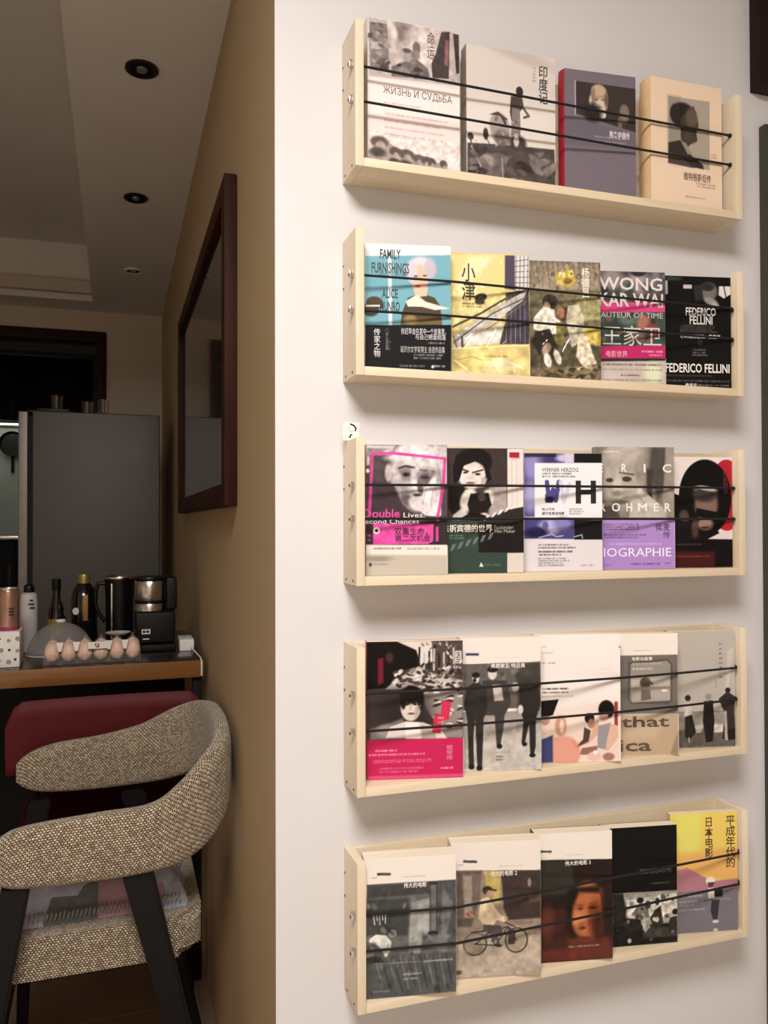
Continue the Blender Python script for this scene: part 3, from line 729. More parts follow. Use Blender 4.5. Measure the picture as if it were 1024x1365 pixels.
 ('E',55.1,201.9,4.3,2.1,'3a3528',0.4,-19,0.85),('E',98.3,199.5,8.3,4,'2c271e',0.4,-14,0.85),('E',56.6,198.7,9,4.4,'3a3528',0.4,23,0.85),
 ('E',101.7,185.6,4.6,2.3,'2c271e',0.4,-25,0.85),('E',94.9,203.2,4.6,2.2,'a39a78',0.4,-17,0.85),('E',134.7,198.3,6.6,3.3,'6b6346',0.4,-40,0.85),
 ('E',108.3,187.7,7.3,3.6,'6b6346',0.4,0,0.85),('E',74.6,189.6,4.3,2.1,'8a8058',0.4,-9,0.85),('E',83.9,187,7,3.4,'2c271e',0.4,-7,0.85),
 ('E',125.9,187,5.8,2.9,'3a3528',0.4,7,0.85),('E',109.8,191.3,8.1,4,'3a3528',0.4,-46,0.85),('E',63.2,190.2,6.2,3,'2c271e',0.4,18,0.85),
 ('E',89.4,193.8,8.5,4.2,'6b6346',0.4,-14,0.85),('E',82.4,189,5.7,2.8,'3a3528',0.4,24,0.85),('E',114.8,182.2,5.3,2.6,'a39a78',0.4,-49,0.85),
 ('E',109.4,191,7.3,3.5,'8a8058',0.4,-16,0.85),('E',79.3,196.9,5.9,2.9,'3a3528',0.4,0,0.85),('E',57.7,47.3,3,4.9,'5a5042',0.4,-11,0.85),
 ('E',90,3.2,3.2,5.2,'a89c86',0.4,-46,0.85),('E',48.8,23,2.5,4.1,'5a5042',0.4,23,0.85),('E',96.5,40.9,2.4,3.9,'7a6e5c',0.4,-10,0.85),
 ('E',112.9,9.6,2,3.4,'a89c86',0.4,17,0.85),('E',23.5,51.3,2.7,4.3,'5a5042',0.4,26,0.85),('E',83.5,21.5,1.8,2.9,'5a5042',0.4,29,0.85),
 ('E',68.1,5.2,2.5,4.1,'7a6e5c',0.4,31,0.85),('E',26.3,46.1,1.5,2.4,'5a5042',0.4,-41,0.85),('E',112.1,11.5,2.2,3.6,'7a6e5c',0.4,7,0.85),
 ('E',65.1,25.8,2.4,3.9,'a89c86',0.4,6,0.85),('E',17.4,43.4,2,3.2,'5a5042',0.4,2,0.85),('E',113.7,18.7,3.2,5.2,'5a5042',0.4,11,0.85),
 ('E',126.8,20.9,2.5,4,'5a5042',0.4,-34,0.85),('E',26,13.8,1.8,2.9,'7a6e5c',0.4,46,0.85),('E',27.5,48.4,3.1,5.1,'a89c86',0.4,-24,0.85),
 ('E',31.3,30.7,2.6,4.2,'7a6e5c',0.4,16,0.85),('E',67,16.4,2.4,3.9,'a89c86',0.4,9,0.85),('E',95.6,22.6,2.1,3.4,'5a5042',0.4,46,0.85),
 ('E',43.6,17.8,1.5,2.4,'7a6e5c',0.4,28,0.85),('E',123.8,27.8,1.7,2.8,'7a6e5c',0.4,-17,0.85),('E',75,37.3,1.9,3.1,'5a5042',0.4,-43,0.85),
 ('E',75.6,9.5,3.1,5,'a89c86',0.4,-28,0.85),('E',86.9,5.2,2.2,3.6,'7a6e5c',0.4,39,0.85),('E',92.1,27.3,1.6,2.7,'5a5042',0.4,25,0.85),
 ('E',21.7,30.7,3.3,5.3,'7a6e5c',0.4,31,0.85),('E',121.4,8.9,1.5,2.5,'5a5042',0.4,-9,0.85),('E',99.5,25.1,1.8,3,'5a5042',0.4,41,0.85),
 ('E',21.9,8.5,1.5,2.4,'7a6e5c',0.4,-13,0.85),('E',109.5,18.5,1.9,3.1,'5a5042',0.4,-30,0.85),('T','杨\n德\n昌',(101.1,10.2,115.8,61.7),'e6e0d4',1),
 ('r',(94.1,14.5,98,60.4),'b3ab9c',6),
]),
'24': ('5b5254', [
 ('P','3f3f42',(11.9,0.8,130.4,0.8,129.8,53.5,11.7,55.5),2,1),('E',32,14.5,20.6,18.2,'8a7f7c',0.7,0,1),('E',81.3,17.2,18.2,24,'9a8a86',0.6,0,1),
 ('E',81.2,1.2,14.6,7.2,'2c2a2c',0.5,0,1),('E',109.6,20.4,16.1,19.9,'5c5a5e',0.7,0,1),('E',56.9,33.9,16.4,16,'3b4440',0.7,0,1),
 ('P','c9457a',(11.6,54.7,129.8,54.7,129.9,70.5,11.9,75.6),0.8,1),('P','3a4a44',(11,74.9,129.9,70.5,130.1,129.5,11.6,135.1),1.2,1),
 ('E',36.9,102.8,20.5,20,'2f3d38',0.7,0,1),('E',89.9,92.6,12.1,15.8,'a0685a',0.5,0,1),('E',106,103.8,12,15.8,'7c3f44',0.6,0,1),
 ('E',75.9,117,16.2,15.8,'5c5550',0.7,0,1),('E',61.4,85.8,16.3,9.6,'5a6a62',0.7,0,1),
 ('P','b0285f',(11.2,134.3,130.1,130.3,130.2,153.8,11.4,155.9),0.6,1),('P','2f2628',(11.4,155.9,130.2,153.8,130.2,157.7,11.5,160.7),0.6,1),
 ('P','b5aaa2',(11.1,161.9,130.2,158.5,130.4,200.6,11.1,200.6),0.8,1),('E',106.4,180.5,16,17.6,'cfd0b0',0.8,0,1),
 ('E',29.5,188.8,20.5,11.9,'c2b3b0',0.9,0,1),('E',114,5.2,6.3,7.8,'8a7f7c',0.8,-32,0.6),('E',85.4,29.1,5.1,6.3,'8a7f7c',0.8,-46,0.6),
 ('E',56.3,15.5,5.7,6.9,'8a7f7c',0.8,-12,0.6),('E',105.2,29.3,5,6.2,'2c2a2c',0.8,17,0.6),('E',42.3,51.6,5.8,7.1,'2c2a2c',0.8,1,0.6),
 ('E',112.5,33.9,4.1,5.1,'55565a',0.8,-39,0.6),('E',55,52.4,5.6,6.8,'8a7f7c',0.8,-48,0.6),('E',20.2,37.8,6.6,8,'2c2a2c',0.8,-7,0.6),
 ('E',40.2,48.9,5.1,6.3,'55565a',0.8,30,0.6),('E',18.6,39.1,2.9,3.5,'2c2a2c',0.8,-48,0.6),('E',92.3,26.9,5.7,7.1,'2c2a2c',0.8,10,0.6),
 ('E',128,7.2,3.2,3.9,'8a7f7c',0.8,-9,0.6),('E',76.4,23.3,4.8,6,'55565a',0.8,18,0.6),('E',53.2,30.4,6.3,7.8,'8a7f7c',0.8,16,0.6),
 ('E',79.1,48.4,5.5,6.7,'55565a',0.8,-45,0.6),('E',105.6,17.3,6.2,7.6,'8a7f7c',0.8,-27,0.6),('E',76.9,26.1,2.9,3.6,'8a7f7c',0.8,27,0.6),
 ('E',42,24.3,5.4,6.6,'8a7f7c',0.8,-13,0.6),('E',19.7,32.6,4.9,5.9,'2c2a2c',0.8,9,0.6),('E',128.1,21.5,3.7,4.6,'55565a',0.8,-8,0.6),
 ('E',93.2,115.1,3.7,4.5,'26332e',0.7,-20,0.6),('E',82.8,121.9,5.3,6.5,'8a5a50',0.7,-16,0.6),('E',99.3,112.8,4.6,5.7,'26332e',0.7,-29,0.6),
 ('E',94.5,127.2,3.3,4.1,'5a6a62',0.7,18,0.6),('E',54.7,118.8,5.7,6.9,'26332e',0.7,-31,0.6),('E',99.9,82.3,3.1,3.8,'8a5a50',0.7,-20,0.6),
 ('E',84.5,77.7,2.8,3.4,'26332e',0.7,14,0.6),('E',47.7,106.3,5.7,6.9,'8a5a50',0.7,48,0.6),('E',74.3,128.2,4,4.9,'1f2a26',0.7,38,0.6),
 ('E',12.4,87.7,3.8,4.6,'8a5a50',0.7,-13,0.6),('E',66.6,78.4,4.8,5.9,'1f2a26',0.7,-5,0.6),('E',127.7,119.4,3.3,4.1,'1f2a26',0.7,3,0.6),
 ('E',26.5,83.5,5.9,7.1,'8a5a50',0.7,-48,0.6),('E',100.9,124.2,4.6,5.7,'8a5a50',0.7,40,0.6),('E',62.2,82.6,2.9,3.5,'26332e',0.7,-42,0.6),
 ('E',87.6,116.9,5.5,6.8,'8a5a50',0.7,-44,0.6),('E',54.8,78.5,2.9,3.6,'1f2a26',0.7,-2,0.6),('E',69.1,86.3,4.4,5.4,'5a6a62',0.7,-35,0.6),
 ('E',108,87.9,4.7,5.9,'1f2a26',0.7,5,0.6),('E',52.2,114.1,3.9,4.8,'1f2a26',0.7,49,0.6),('E',17.3,79.1,4,4.8,'5a6a62',0.7,-46,0.6),
 ('E',26.4,80.7,3.2,3.9,'26332e',0.7,15,0.6),('E',16.9,122,3.7,4.4,'8a5a50',0.7,-5,0.6),('E',118.9,108.4,3.8,4.7,'1f2a26',0.7,19,0.6),
 ('T','WONG',(8,10.4,125.3,33.6),'cfc6c2',1),('T','KAR WAI',(8.3,38.4,126.6,63.2),'c9bfbd',1),('T','AUTEUR OF TIME',(11.1,72.8,125.9,82.7),'b9b0ac',0),
 ('T','王家卫',(14.8,96.7,122.9,132.4),'c2bcb6',0),('T','电影世界',(20.9,141.7,59.8,152.9),'e0a8bc',0),('r',(86.1,138.5,125.4,145.6),'e0a8bc',1),
 ('r',(98.3,146.1,125.4,150.8),'d090a8',1),('r',(14.9,161.7,124.3,170.7),'5a504c',1),('r',(15,172.7,124.3,177.5),'8a807a',1),
 ('r',(45.9,182.9,82.4,187.2),'5a504c',1),('r',(15.2,190.9,124.4,196.4),'857b74',1),
]),
'25': ('101010', [
 ('E',97.9,27,17,16.4,'6a6462',0.4,0,1),('E',95.7,18.8,12.8,7.4,'2a2728',0.4,0,1),('E',102.3,45.4,14.4,6.6,'8a8480',0.5,20,1),
 ('P','cfc9c6',(118.2,16.5,141,16.3,141.2,30.6,127.7,39,117.5,32.9),0.6,1),('L','101010',2.1,(127.5,16.5,131.9,37.7),1),
 ('P','b9b3b0',(49,15.9,65.3,15.8,65.4,22.8,49,22.9),0.4,1),('P','a9a3a0',(14.3,9.1,18.6,9.1,18.8,34,14.5,34.1),0.4,1),
 ('P','2c2a2b',(67.9,17,85,14.8,87.4,41.5,72.4,45.8),3,1),('E',110.9,51.5,8.5,4.1,'a39d98',0.5,30,1),('E',29,4.9,17.3,4.1,'2d3a33',0.8,0,1),
 ('T','FEDERICO',(53.2,57.2,111.4,72.5),'cdc8c6',1),('T','FELLINI',(60.6,72.9,104.7,88.2),'cdc8c6',1),('r',(42.6,89,121.8,103.4),'5c595a',4),
 ('T','小人物的狂欢：费里尼',(41.9,106.4,119.8,114.2),'c2bdbb',1),('r',(66.6,132.4,94.5,142.7),'6f6c6c',2),('r',(62.4,142.8,96.7,146.5),'8a8686',1),
 ('E',80.7,122.1,5.1,5.8,'2c2b2c',0.4,0,1),('T','I,FEDERICO FELLINI',(6.2,160.3,137.2,179.8),'dedad7',1),('r',(15,180.6,103.4,184.7),'4a4849',1),
 ('r',(15,189.6,136.6,194.6),'615e5f',1),('r',(15.1,199.3,47.7,204.3),'767374',1),('T','费里尼',(51.1,196.7,73.5,204.2),'d5d0ce',1),
 ('r',(75.7,197,136.6,202.7),'767374',1),
]),
'31': ('4a3f42', [
 ('P','c9c0c0',(0.7,0.3,49.2,0.4,31.5,29.4,1.6,33.2),4,1),('P','8a8082',(1.7,5.2,35,6.6,17.4,19,1.7,19.2),3,1),
 ('P','4b4144',(6.9,17.4,45.6,15.2,38.4,54,6.8,57.7),3,1),('P','b5acae',(109.7,-0.4,132,0,132,64.1,124.1,64.1),4,1),
 ('E',81.7,50.2,40.2,56.7,'c9bfc0',0.25,-12,1),('E',84.6,14.8,39.4,17.7,'d2c9c9',0.5,0,1),('E',63.2,46.8,15.7,10.6,'766a6c',1,0,1),
 ('E',65,47.8,7.8,3.2,'3a3032',0.7,0,1),('L','8a7e80',3.2,(53.3,38.4,76.8,36.1),1),('E',100.7,53.6,18.7,14.2,'675c5f',0.9,0,1),
 ('E',96,52.2,7.2,3.2,'3a3033',0.7,0,1),('E',59.7,18.6,24.9,5.6,'e0d8d8',0.9,-6,1),('E',49,68.1,7.1,21.2,'a59b9d',0.9,0,1),
 ('E',36.7,45.2,5.6,14.1,'b3a8aa',0.4,0,1),('P','9a9092',(56.1,64.5,84.6,67.9,81,89.2,59.6,89.2),3,1),('E',79.2,73.2,10.7,15.6,'b8aeb0',0.5,-20,1),
 ('E',66.7,89.2,12.1,7.8,'5d5255',0.6,35,1),('P','3b3034',(6.1,57.7,45.5,64.5,59.6,96.3,84.5,121.2,6.6,117.5),4,1),
 ('P','d6cdcd',(84.6,75,109.7,60.7,120.4,74.8,122.2,114.1,98.8,117.6,81,99.8),3,1),('E',82.7,94.5,14.3,10.7,'c9bfbf',0.4,30,1),
 ('E',78.9,60.1,5.4,17,'d8cfcf',0.8,-8,1),('E',88.1,69.6,4.3,12.1,'5c5154',0.8,-10,1),('E',83.1,80.7,6.4,2.5,'3a3033',0.7,0,1),
 ('L','453b3e',3.5,(53.3,37.7,65,34.1,78.9,36.8),1),('L','54494c',3.2,(88.2,40.2,109.7,42.9),1),('E',65,47.8,2.8,2.8,'1f1719',0.5,0,1),
 ('E',40.3,13.2,4.8,3.2,'8f8587',0.9,-45,0.5),('E',50.5,13,4.2,2.8,'a99fa1',0.9,-32,0.5),('E',119,7.3,3.5,2.3,'a99fa1',0.9,18,0.5),
 ('E',99.3,36.6,4.1,2.7,'8f8587',0.9,-39,0.5),('E',52.9,51.1,7,4.6,'d8cfcf',0.9,-25,0.5),('E',57.6,29.2,5.7,3.8,'a99fa1',0.9,-24,0.5),
 ('E',98.6,30.2,6.1,4,'a99fa1',0.9,-44,0.5),('E',107.5,26.6,4.1,2.7,'d8cfcf',0.9,-47,0.5),('E',49.1,37.4,5.1,3.3,'a99fa1',0.9,-24,0.5),
 ('E',104.6,48.3,4.1,2.7,'8f8587',0.9,-22,0.5),('E',78.9,21.2,4.5,2.9,'8f8587',0.9,0,0.5),('E',80.3,43.8,4.6,3,'a99fa1',0.9,45,0.5),
 ('E',120.1,51.7,4.6,3,'a99fa1',0.9,21,0.5),('E',91,37.7,6.1,4,'a99fa1',0.9,-28,0.5),('E',59.3,59.9,5.8,3.8,'8f8587',0.9,-38,0.5),
 ('E',93.9,22.5,4.5,3,'a99fa1',0.9,-36,0.5),('E',78.5,52.7,5.1,3.4,'a99fa1',0.9,21,0.5),('E',97.5,21.4,7,4.6,'8f8587',0.9,-35,0.5),
 ('E',117.2,17.2,3.9,2.6,'a99fa1',0.9,10,0.5),('E',47.3,42,5.3,3.6,'d8cfcf',0.9,28,0.5),('E',80.7,40.3,6.9,4.5,'d8cfcf',0.9,-33,0.5),
 ('E',104.6,41.2,5.4,3.6,'a99fa1',0.9,-18,0.5),('E',104.3,69.6,5.7,21.3,'e2dada',0.6,25,1),('E',112.5,82,5.8,21.4,'c9bfc0',0.6,15,1),
 ('L','9a9092',1.1,(98.2,69.6,91.7,96.3),1),('L','9a9092',1.1,(108.2,73.1,105.3,99.8),1),
 ('P','2f2629',(95.3,114.1,131.3,117.7,131.3,160.6,95.2,160.4),3,1),
 ('L','c9418f',4.6,(5.9,113.9,11.1,13.9,45.6,13.8,91.8,18.2,128.4,22.1,125.9,64.1,116.8,114.1,115,155.2),1),('E',3.4,42,2.8,3.5,'d8d0d0',0.3,0,1),
 ('P','2f2629',(0.3,121,132,123,132,161.4,0.2,160.4),1.5,1),('P','d04a98',(11.8,125.9,109.6,127.6,108.9,155.1,100.6,159.7,11.7,159.8),0.6,1),
 ('E',17.4,137.9,5.3,5.3,'efe6e8',0.1,0,1),('E',17.4,137.9,2.8,2.8,'2a1f26',0.1,0,1),
 ('P','c9418f',(113.2,131.9,117.5,131.9,117.5,155.2,113.2,155.2),0.4,1),('T','Double',(-3.9,103.4,54.9,117.5),'c9418f',1),
 ('T','Lives,',(61,109.1,95.3,118.3),'e6dede',0),('T','Second Chances',(-7.4,119.6,85.9,126.7),'d6cccc',0),
 ('T','双重生命，',(46,133.2,99.5,145.3),'2a1220',1),('T','第二次机会',(46.7,144.6,104.6,156),'2a1220',1),('r',(1.3,142.1,10,156.2),'b54a8a',2),
 ('P','d8cfc6',(0.2,160.4,132,161.4,132,209.1,-0,209.1),0.6,1),('r',(11.7,164.2,57.7,168.8),'6a605c',1),('r',(66.6,164.6,118.6,169.6),'8a807a',1),
 ('P','b3ab9e',(0.1,175.6,132,177.9,132,210.2,-0,209.1),4,1),('E',20.5,182.8,21.2,4.2,'8f877c',0.9,0,1),('E',7.4,192.2,2.5,3.2,'4a443f',0.3,0,1),
 ('r',(12.7,189.6,36.3,193.8),'847c72',1),('N',(1.5,0.9,131.3,160.2),7,0.07),
]),
'32': ('3b3230', [
 ('P','3a2f2e',(7,0.8,107.8,1.2,107.4,61.9,7,59.6),3,1),('P','a39691',(77.5,64.9,107.4,61.9,107.2,113,75.4,116),4,1),
 ('P','b9ada8',(15.6,100.1,34.3,96.8,45.5,119,15.6,118.3),3,1),('E',51.3,22,30.8,22.8,'15100f',0.2,0,1),('E',47.5,44,23.3,23.5,'d6cac4',0.2,0,1),
 ('P','15100f',(21.3,12.2,68.3,4,81.3,50.3,73.8,57.4,68.2,27.9,53.2,22.1,34.4,29,26.9,52.7,17.5,59.9,15.6,34.1),1.5,1),
 ('L','2a2220',2.6,(32.5,35.2,41.9,38.4),1),('L','2a2220',2.6,(49.4,40.4,66.3,36),1),('E',37,40.5,3.8,1.8,'2c2422',0.3,0,1),
 ('E',57.7,43.1,4.5,2.2,'2c2422',0.3,0,1),('E',45.6,57.6,7.5,2.2,'7a5f58',0.4,0,1),('P','ab9e98',(64.4,49.9,73.8,50.1,68.1,64.7,60.6,64.5),2,1),
 ('P','120d0c',(8.1,63.3,34.4,63.9,38.1,93.3,15.6,111,8.1,99.9),3,1),('E',41.8,86,13.5,20.1,'cfc3bc',0.3,20,1),
 ('E',75.5,83.1,9.7,14.6,'d6cac3',0.4,0,1),('P','1a1413',(45.6,75.1,75.6,74,81.1,94.2,64.2,115.7,45.5,115.3,39.9,93.3),2,1),
 ('E',64.3,81,6.7,6.6,'4f4642',0.3,0,1),('L','d6cac3',3.4,(38.1,71.3,49.3,73.4),1),('E',67.9,112.2,8.2,5.1,'d0c4bd',0.4,0,1),
 ('P','120d0c',(30.5,115,49.3,104.5,82.9,116.1,82.8,120.5,30.5,119.4),2,1),('P','d6cac4',(108.2,0.9,135.2,0.4,135.2,102.6,107.5,113),0.6,1),
 ('L','b3a8a2',0.8,(115.6,14.3,115.8,98.6),1),('L','b3a8a2',0.8,(123.8,18.2,124.1,95.1),1),
 ('P','9c1f33',(111.1,6.1,128.4,6.5,128.3,16.1,111.1,15.7),0.4,1),('r',(116.3,16.6,127.6,19.6),'b06070',1),
 ('P','2c2624',(64.2,119.4,107.6,102.1,135.2,97.2,135.1,122.7,64.2,121.9),0.6,1),('P','ddd2cc',(67.9,120.2,73.9,117.7,78.4,110.6,72.4,112.2),0.5,1),
 ('P','ddd2cc',(79.1,115.7,85.1,113.2,89.6,106,83.7,107.7),0.5,1),('P','ddd2cc',(90.4,111.2,96.3,108.7,100.9,101.5,94.9,103.2),0.5,1),
 ('P','ddd2cc',(101.6,106.7,107.6,104.2,112.1,97,106.1,98.7),0.5,1),('P','ddd2cc',(112.8,102.2,118.8,99.7,123.3,92.5,117.3,94.2),0.5,1),
 ('P','ddd2cc',(124,97.7,130,95.2,134.6,88,128.6,89.7),0.5,1),('P','2f4038',(6.2,121.1,107.5,122.4,107,206.4,6.2,207),0.6,1),
 ('P','181413',(58.6,122.9,135.1,123,135.1,173.8,58.4,173),0.6,1),('P','c9c0b8',(107.2,174,135.1,173.8,135.2,207,107,207.2),0.6,1),
 ('P','6f7a74',(10,170.9,15.5,169.2,21.2,158.5,14.8,159.8),1,0.8),('P','6f7a74',(22.6,167.2,28.2,165.5,33.8,154.7,27.5,156),1,0.8),
 ('P','6f7a74',(35.3,163.5,40.9,161.8,46.5,151,40.2,152.3),1,0.8),('P','6f7a74',(48,159.7,53.6,158,59.2,147.3,52.9,148.6),1,0.8),
 ('P','6f7a74',(60.7,156,66.3,154.3,71.9,143.5,65.6,144.8),1,0.8),('P','6f7a74',(73.4,152.3,79,150.6,84.6,139.8,78.3,141.1),1,0.8),
 ('T','法斯宾德的世界',(-2.4,126.5,82,139.6),'ddd5cf',1),('T','Fassbinder:',(85,128.1,118.2,134.3),'a59c97',0),
 ('T','Film Maker',(85.8,134.7,120.8,140.5),'a59c97',0),('r',(8.1,142.2,39.8,151.2),'7f8a84',2),('P','d6cec6',(59.5,196.5,62.5,189,66.9,196.6),0.6,1),
 ('r',(68.4,190.8,95.5,196.6),'566a5e',1),('N',(7,1.9,107.4,119.2),7,0.06),
]),
'33': ('cfc8cc', [
 ('P','5a5288',(10.4,0.7,98.1,0.3,98,110.2,10.2,109.4),1,1),('E',28,23.7,23.2,22.4,'8a84b8',0.7,0,1),('E',66.8,12.4,27.4,9,'3d3866',0.7,0,1),
 ('E',20.2,75.9,15.4,22.4,'a29cc8',0.7,0,1),('E',82.4,8.6,15.7,6.8,'b9b4d2',0.7,0,1),('P','151417',(98.5,0.3,148.7,0,148.7,17,98.5,17.2),0.4,1),
 ('P','c3bcd0',(82.4,0.4,98.5,0.3,98.5,17.2,82.4,17.2),3,1),('P','e2dcde',(28.8,17.4,148.7,17,148.7,111.4,28.6,110.3),0.5,1),
 ('P','1f1c24',(10.4,0.7,66.8,0.4,66.8,7.2,10.4,7.4),2,0.8),('P','454078',(10.2,112.3,98,113.2,98,147.9,10.1,146.6),0.8,1),
 ('E',55,126.6,19.5,12.8,'a9a4cc',0.6,0,1),('E',31.7,135.7,19.4,9,'221f48',0.6,0,1),('E',78.4,121.3,15.7,11.3,'7f7ab0',0.7,0,1),
 ('E',47.2,124.7,5.4,7.5,'5c568a',0.5,0,1),('L','d8d4e4',1.2,(35.6,145.1,58.9,139.1,66.6,143.7,78.4,142),1),
 ('P','151417',(98,114.7,148.7,115.2,148.7,149.4,98,148.6),0.4,1),('L','d8d4e4',1.2,(98,144.1,111.8,140.5,113,146.6),1),
 ('P','3f3a70',(47.3,70.4,60.9,70.5,60.9,85.5,47.3,85.4),2,1),('L','4a4480',7.8,(50.4,49.9,54.3,81.7,61.3,63,65.9,81.7,71.4,49.9),1),
 ('L','c6c0d6',7,(74.6,49.9,80.4,83.7,90.2,53.7),1),('E',55,79.8,7.8,5.2,'1c1838',0.5,0,1),('T','WERNER HERZOG',(41.5,25.5,105.9,32.3),'2a272b',0),
 ('r',(41.5,33.4,94.1,37.5),'5c585c',1),('r',(41.5,38.3,102,42.4),'5c585c',1),('T','H',(101.2,47.3,137.6,86.9),'151417',2),
 ('T','陆上行舟',(41.4,94,63.6,98.9),'2a272b',1),('T','赫尔佐格谈电影',(41.4,100.8,81.5,106.5),'2a272b',1),('r',(89.4,94.4,117.7,106.5),'8a8588',3),
 ('r',(33.6,155.6,90.1,159.4),'3c383c',1),('r',(33.6,160.6,101.1,164.4),'3c383c',1),('r',(33.6,166.9,94.8,171.5),'2c282c',1),
 ('r',(33.6,172.4,75.2,176.5),'2c282c',1),('r',(33.6,178.9,89.3,194.7),'77727a',4),('r',(110.6,190.7,134.4,195.2),'9a959a',1),
]),
'34': ('8f8880', [
 ('P','7a736b',(12.3,0,146,-0,144.1,126,11.8,125.6),0.5,1),('P','4a443f',(103,-0,131.7,-0,130.7,70.7,114.1,94.1,98.4,43.3),8,1),
 ('P','8f877e',(129.6,-0,146,-0,144.1,126,121.8,125.9),4,1),('P','6f685f',(-3.2,0,21.3,0,17.1,31.5,12.1,43.2),4,1),
 ('E',49.5,51.1,38.7,58.4,'a39a90',0.35,0,1),('E',53.8,11.8,36.8,19.7,'aaa197',0.6,0,1),('E',57.6,56.9,8.9,4.7,'3c3632',0.4,0,1),
 ('E',25.9,58.9,6.5,3.9,'3c3632',0.4,0,1),('L','5c554e',3.7,(45.5,45.2,69.8,49.1),1),('E',41.2,70.6,8.9,19.5,'bab1a6',0.6,0,1),
 ('E',41.2,82.3,10.5,4.7,'857c73',0.6,0,1),('E',45.1,97.8,16.2,3.9,'6a625a',0.6,0,1),('E',82.1,43.3,9.8,23.5,'8d857b',0.6,0,1),
 ('P','3c3733',(94.4,39.4,106.6,39.4,104,90.2,93.8,94.1),4,1),
 ('P','b3aaa0',(63.3,97.9,77.7,74.6,89.9,82.4,110,94.1,130.1,113.6,129.9,126,61.1,125.7),3,1),('E',83.8,82.4,4.9,14,'c0b7ac',0.4,-20,1),
 ('E',97.9,94.1,4.9,15.5,'bdb4a9',0.4,-30,1),('L','7a7269',1.2,(81.7,90.1,97.7,109.6),1),
 ('P','2f2b29',(11.9,105.5,37,101.7,44.9,125.7,11.8,125.6),5,0.7),('P','a17fbd',(11.8,127.9,142.9,129.1,149.3,136.9,144.8,216.7,12.3,216.7),0.6,1),
 ('P','b294cc',(11.8,130.2,142,130.7,141.8,148.4,11.8,147.9),10,0.4),('T','R',(47.9,29.9,57.3,45.2),'e2dcd6',1),
 ('T','I',(88.7,29.9,92,45.2),'e2dcd6',1),('T','C',(123.4,30,139.3,45.3),'e2dcd6',1),('T','E',(4.9,29.9,14.2,45.2),'e2dcd6',1),
 ('T','R',(7.9,99.3,18.4,114),'e2dcd6',1),('T','O',(29.7,99,45.1,114.5),'e2dcd6',1),('T','H',(56.4,99.4,66.9,114.1),'e2dcd6',1),
 ('T','M',(77.4,99.5,94.5,114.2),'e2dcd6',1),('T','E',(106.6,99.5,115.6,114.3),'e2dcd6',1),('T','R',(126.9,99.6,138.3,114.4),'e2dcd6',1),
 ('T','侯麦',(108.7,135.6,136.2,148.7),'33243f',0),('T','传',(123.1,149.9,136,162.2),'33243f',0),('T','BIOGRAPHIE',(0.4,178.9,138,194.2),'e6dcec',0),
 ('r',(13.4,135,87.2,148.1),'5f4a75',3),('r',(13.3,153.5,95.1,162.7),'6b5583',2),('r',(24.5,169.3,121.2,174.3),'bfa6d4',1),
 ('r',(62.5,205,118.7,209.5),'5a4670',1),('r',(125.6,204.4,138.5,208.2),'5a4670',1),('r',(13.1,207.2,28.4,211),'7a6394',1),
 ('P','d0c8c0',(13.1,7.1,43.7,7.1,43.7,9.5,13.1,9.5),0.3,0.6),('N',(12.1,-0,145.1,125.8),8,0.05),
]),
'35': ('d8ccc8', [
 ('E',119.4,70.1,34.8,65.6,'a8232f',0.03,0,1),('P','cfc3c0',(67.7,139.8,133.5,135.7,133.3,150.3,67.6,150.3),0.5,1),
 ('E',77.1,74.2,51.4,69.7,'0e0c0c',0.03,0,1),('P','0e0c0c',(16.2,66.9,53.1,79,104.7,139.8,69.7,156,15.3,156),1,1),
 ('P','0e0c0c',(15.3,149.9,134.2,151.1,134.5,202.6,16.9,202.6),0.6,1),('E',77.2,62.8,21.8,8.9,'8a8480',0.4,12,1),
 ('E',79.1,87.1,22.6,30.4,'7a5f55',0.3,0,1),('E',77.2,68.9,23.9,13.8,'3a3432',0.5,0,1),('E',80.3,57.9,20,4.1,'a8a29e',0.5,10,1),
 ('P','120f0f',(59.5,93.2,100.8,101.3,98.5,113.5,81,114.7,59.3,107.4),1.5,1),('E',76.6,123.6,15.7,10.5,'8f7266',0.5,0,1),
 ('E',76.5,129.7,7.8,2,'4a3029',0.4,0,1),('E',35.4,109.4,9.6,12.2,'4f3d37',0.5,0,1),('P','171313',(17.9,115.5,57,119.5,72,147.9,17.4,156),3,1),
 ('E',56.9,131.7,7,16.2,'4f3c35',0.6,0,1),('T','电\n影\n随\n想',(112.2,26.3,122.2,66.9),'6a1a22',0),
 ('P','4a1a1a',(19.5,172.2,95.6,174.2,95.3,202.6,19.1,202.6),6,0.8),('r',(17.2,179.5,86.8,184.4),'7a3a32',1),('r',(21.8,158,69.6,162.1),'4c4643',1),
]),
'41': ('3a3230', [
 ('P','0e0a0b',(0.7,0.7,59.1,0.5,84,17.7,84,40.5,48.4,48.8,37.8,73.2,0.7,76.1),3,1),
 ('P','cfc5c0',(48.4,-0.3,109.1,-0.1,109.1,32.1,87.6,38.8,80.5,14.1),2,1),('P','4a3f3d',(105.5,-0.1,156.1,0,156.1,71.6,109.1,67.4),2,1),
 ('L','231c1b',3.2,(85.8,10.6,84,45.8),1),('L','b5aaa5',3.2,(93.7,20.9,92.3,51.9),1),('L','231c1b',3.2,(101.6,17.1,100.5,58),1),
 ('L','b5aaa5',3.2,(109.5,13.4,108.8,46.5),1),('L','231c1b',3.2,(117.4,23.7,117.1,52.6),1),('L','b5aaa5',3.2,(125.3,19.9,125.3,58.8),1),
 ('L','231c1b',3.3,(133.3,16.1,133.6,47.2),1),('L','b5aaa5',3.3,(141.2,12.3,142,53.4),1),('L','231c1b',3.3,(149.2,22.6,150.3,59.5),1),
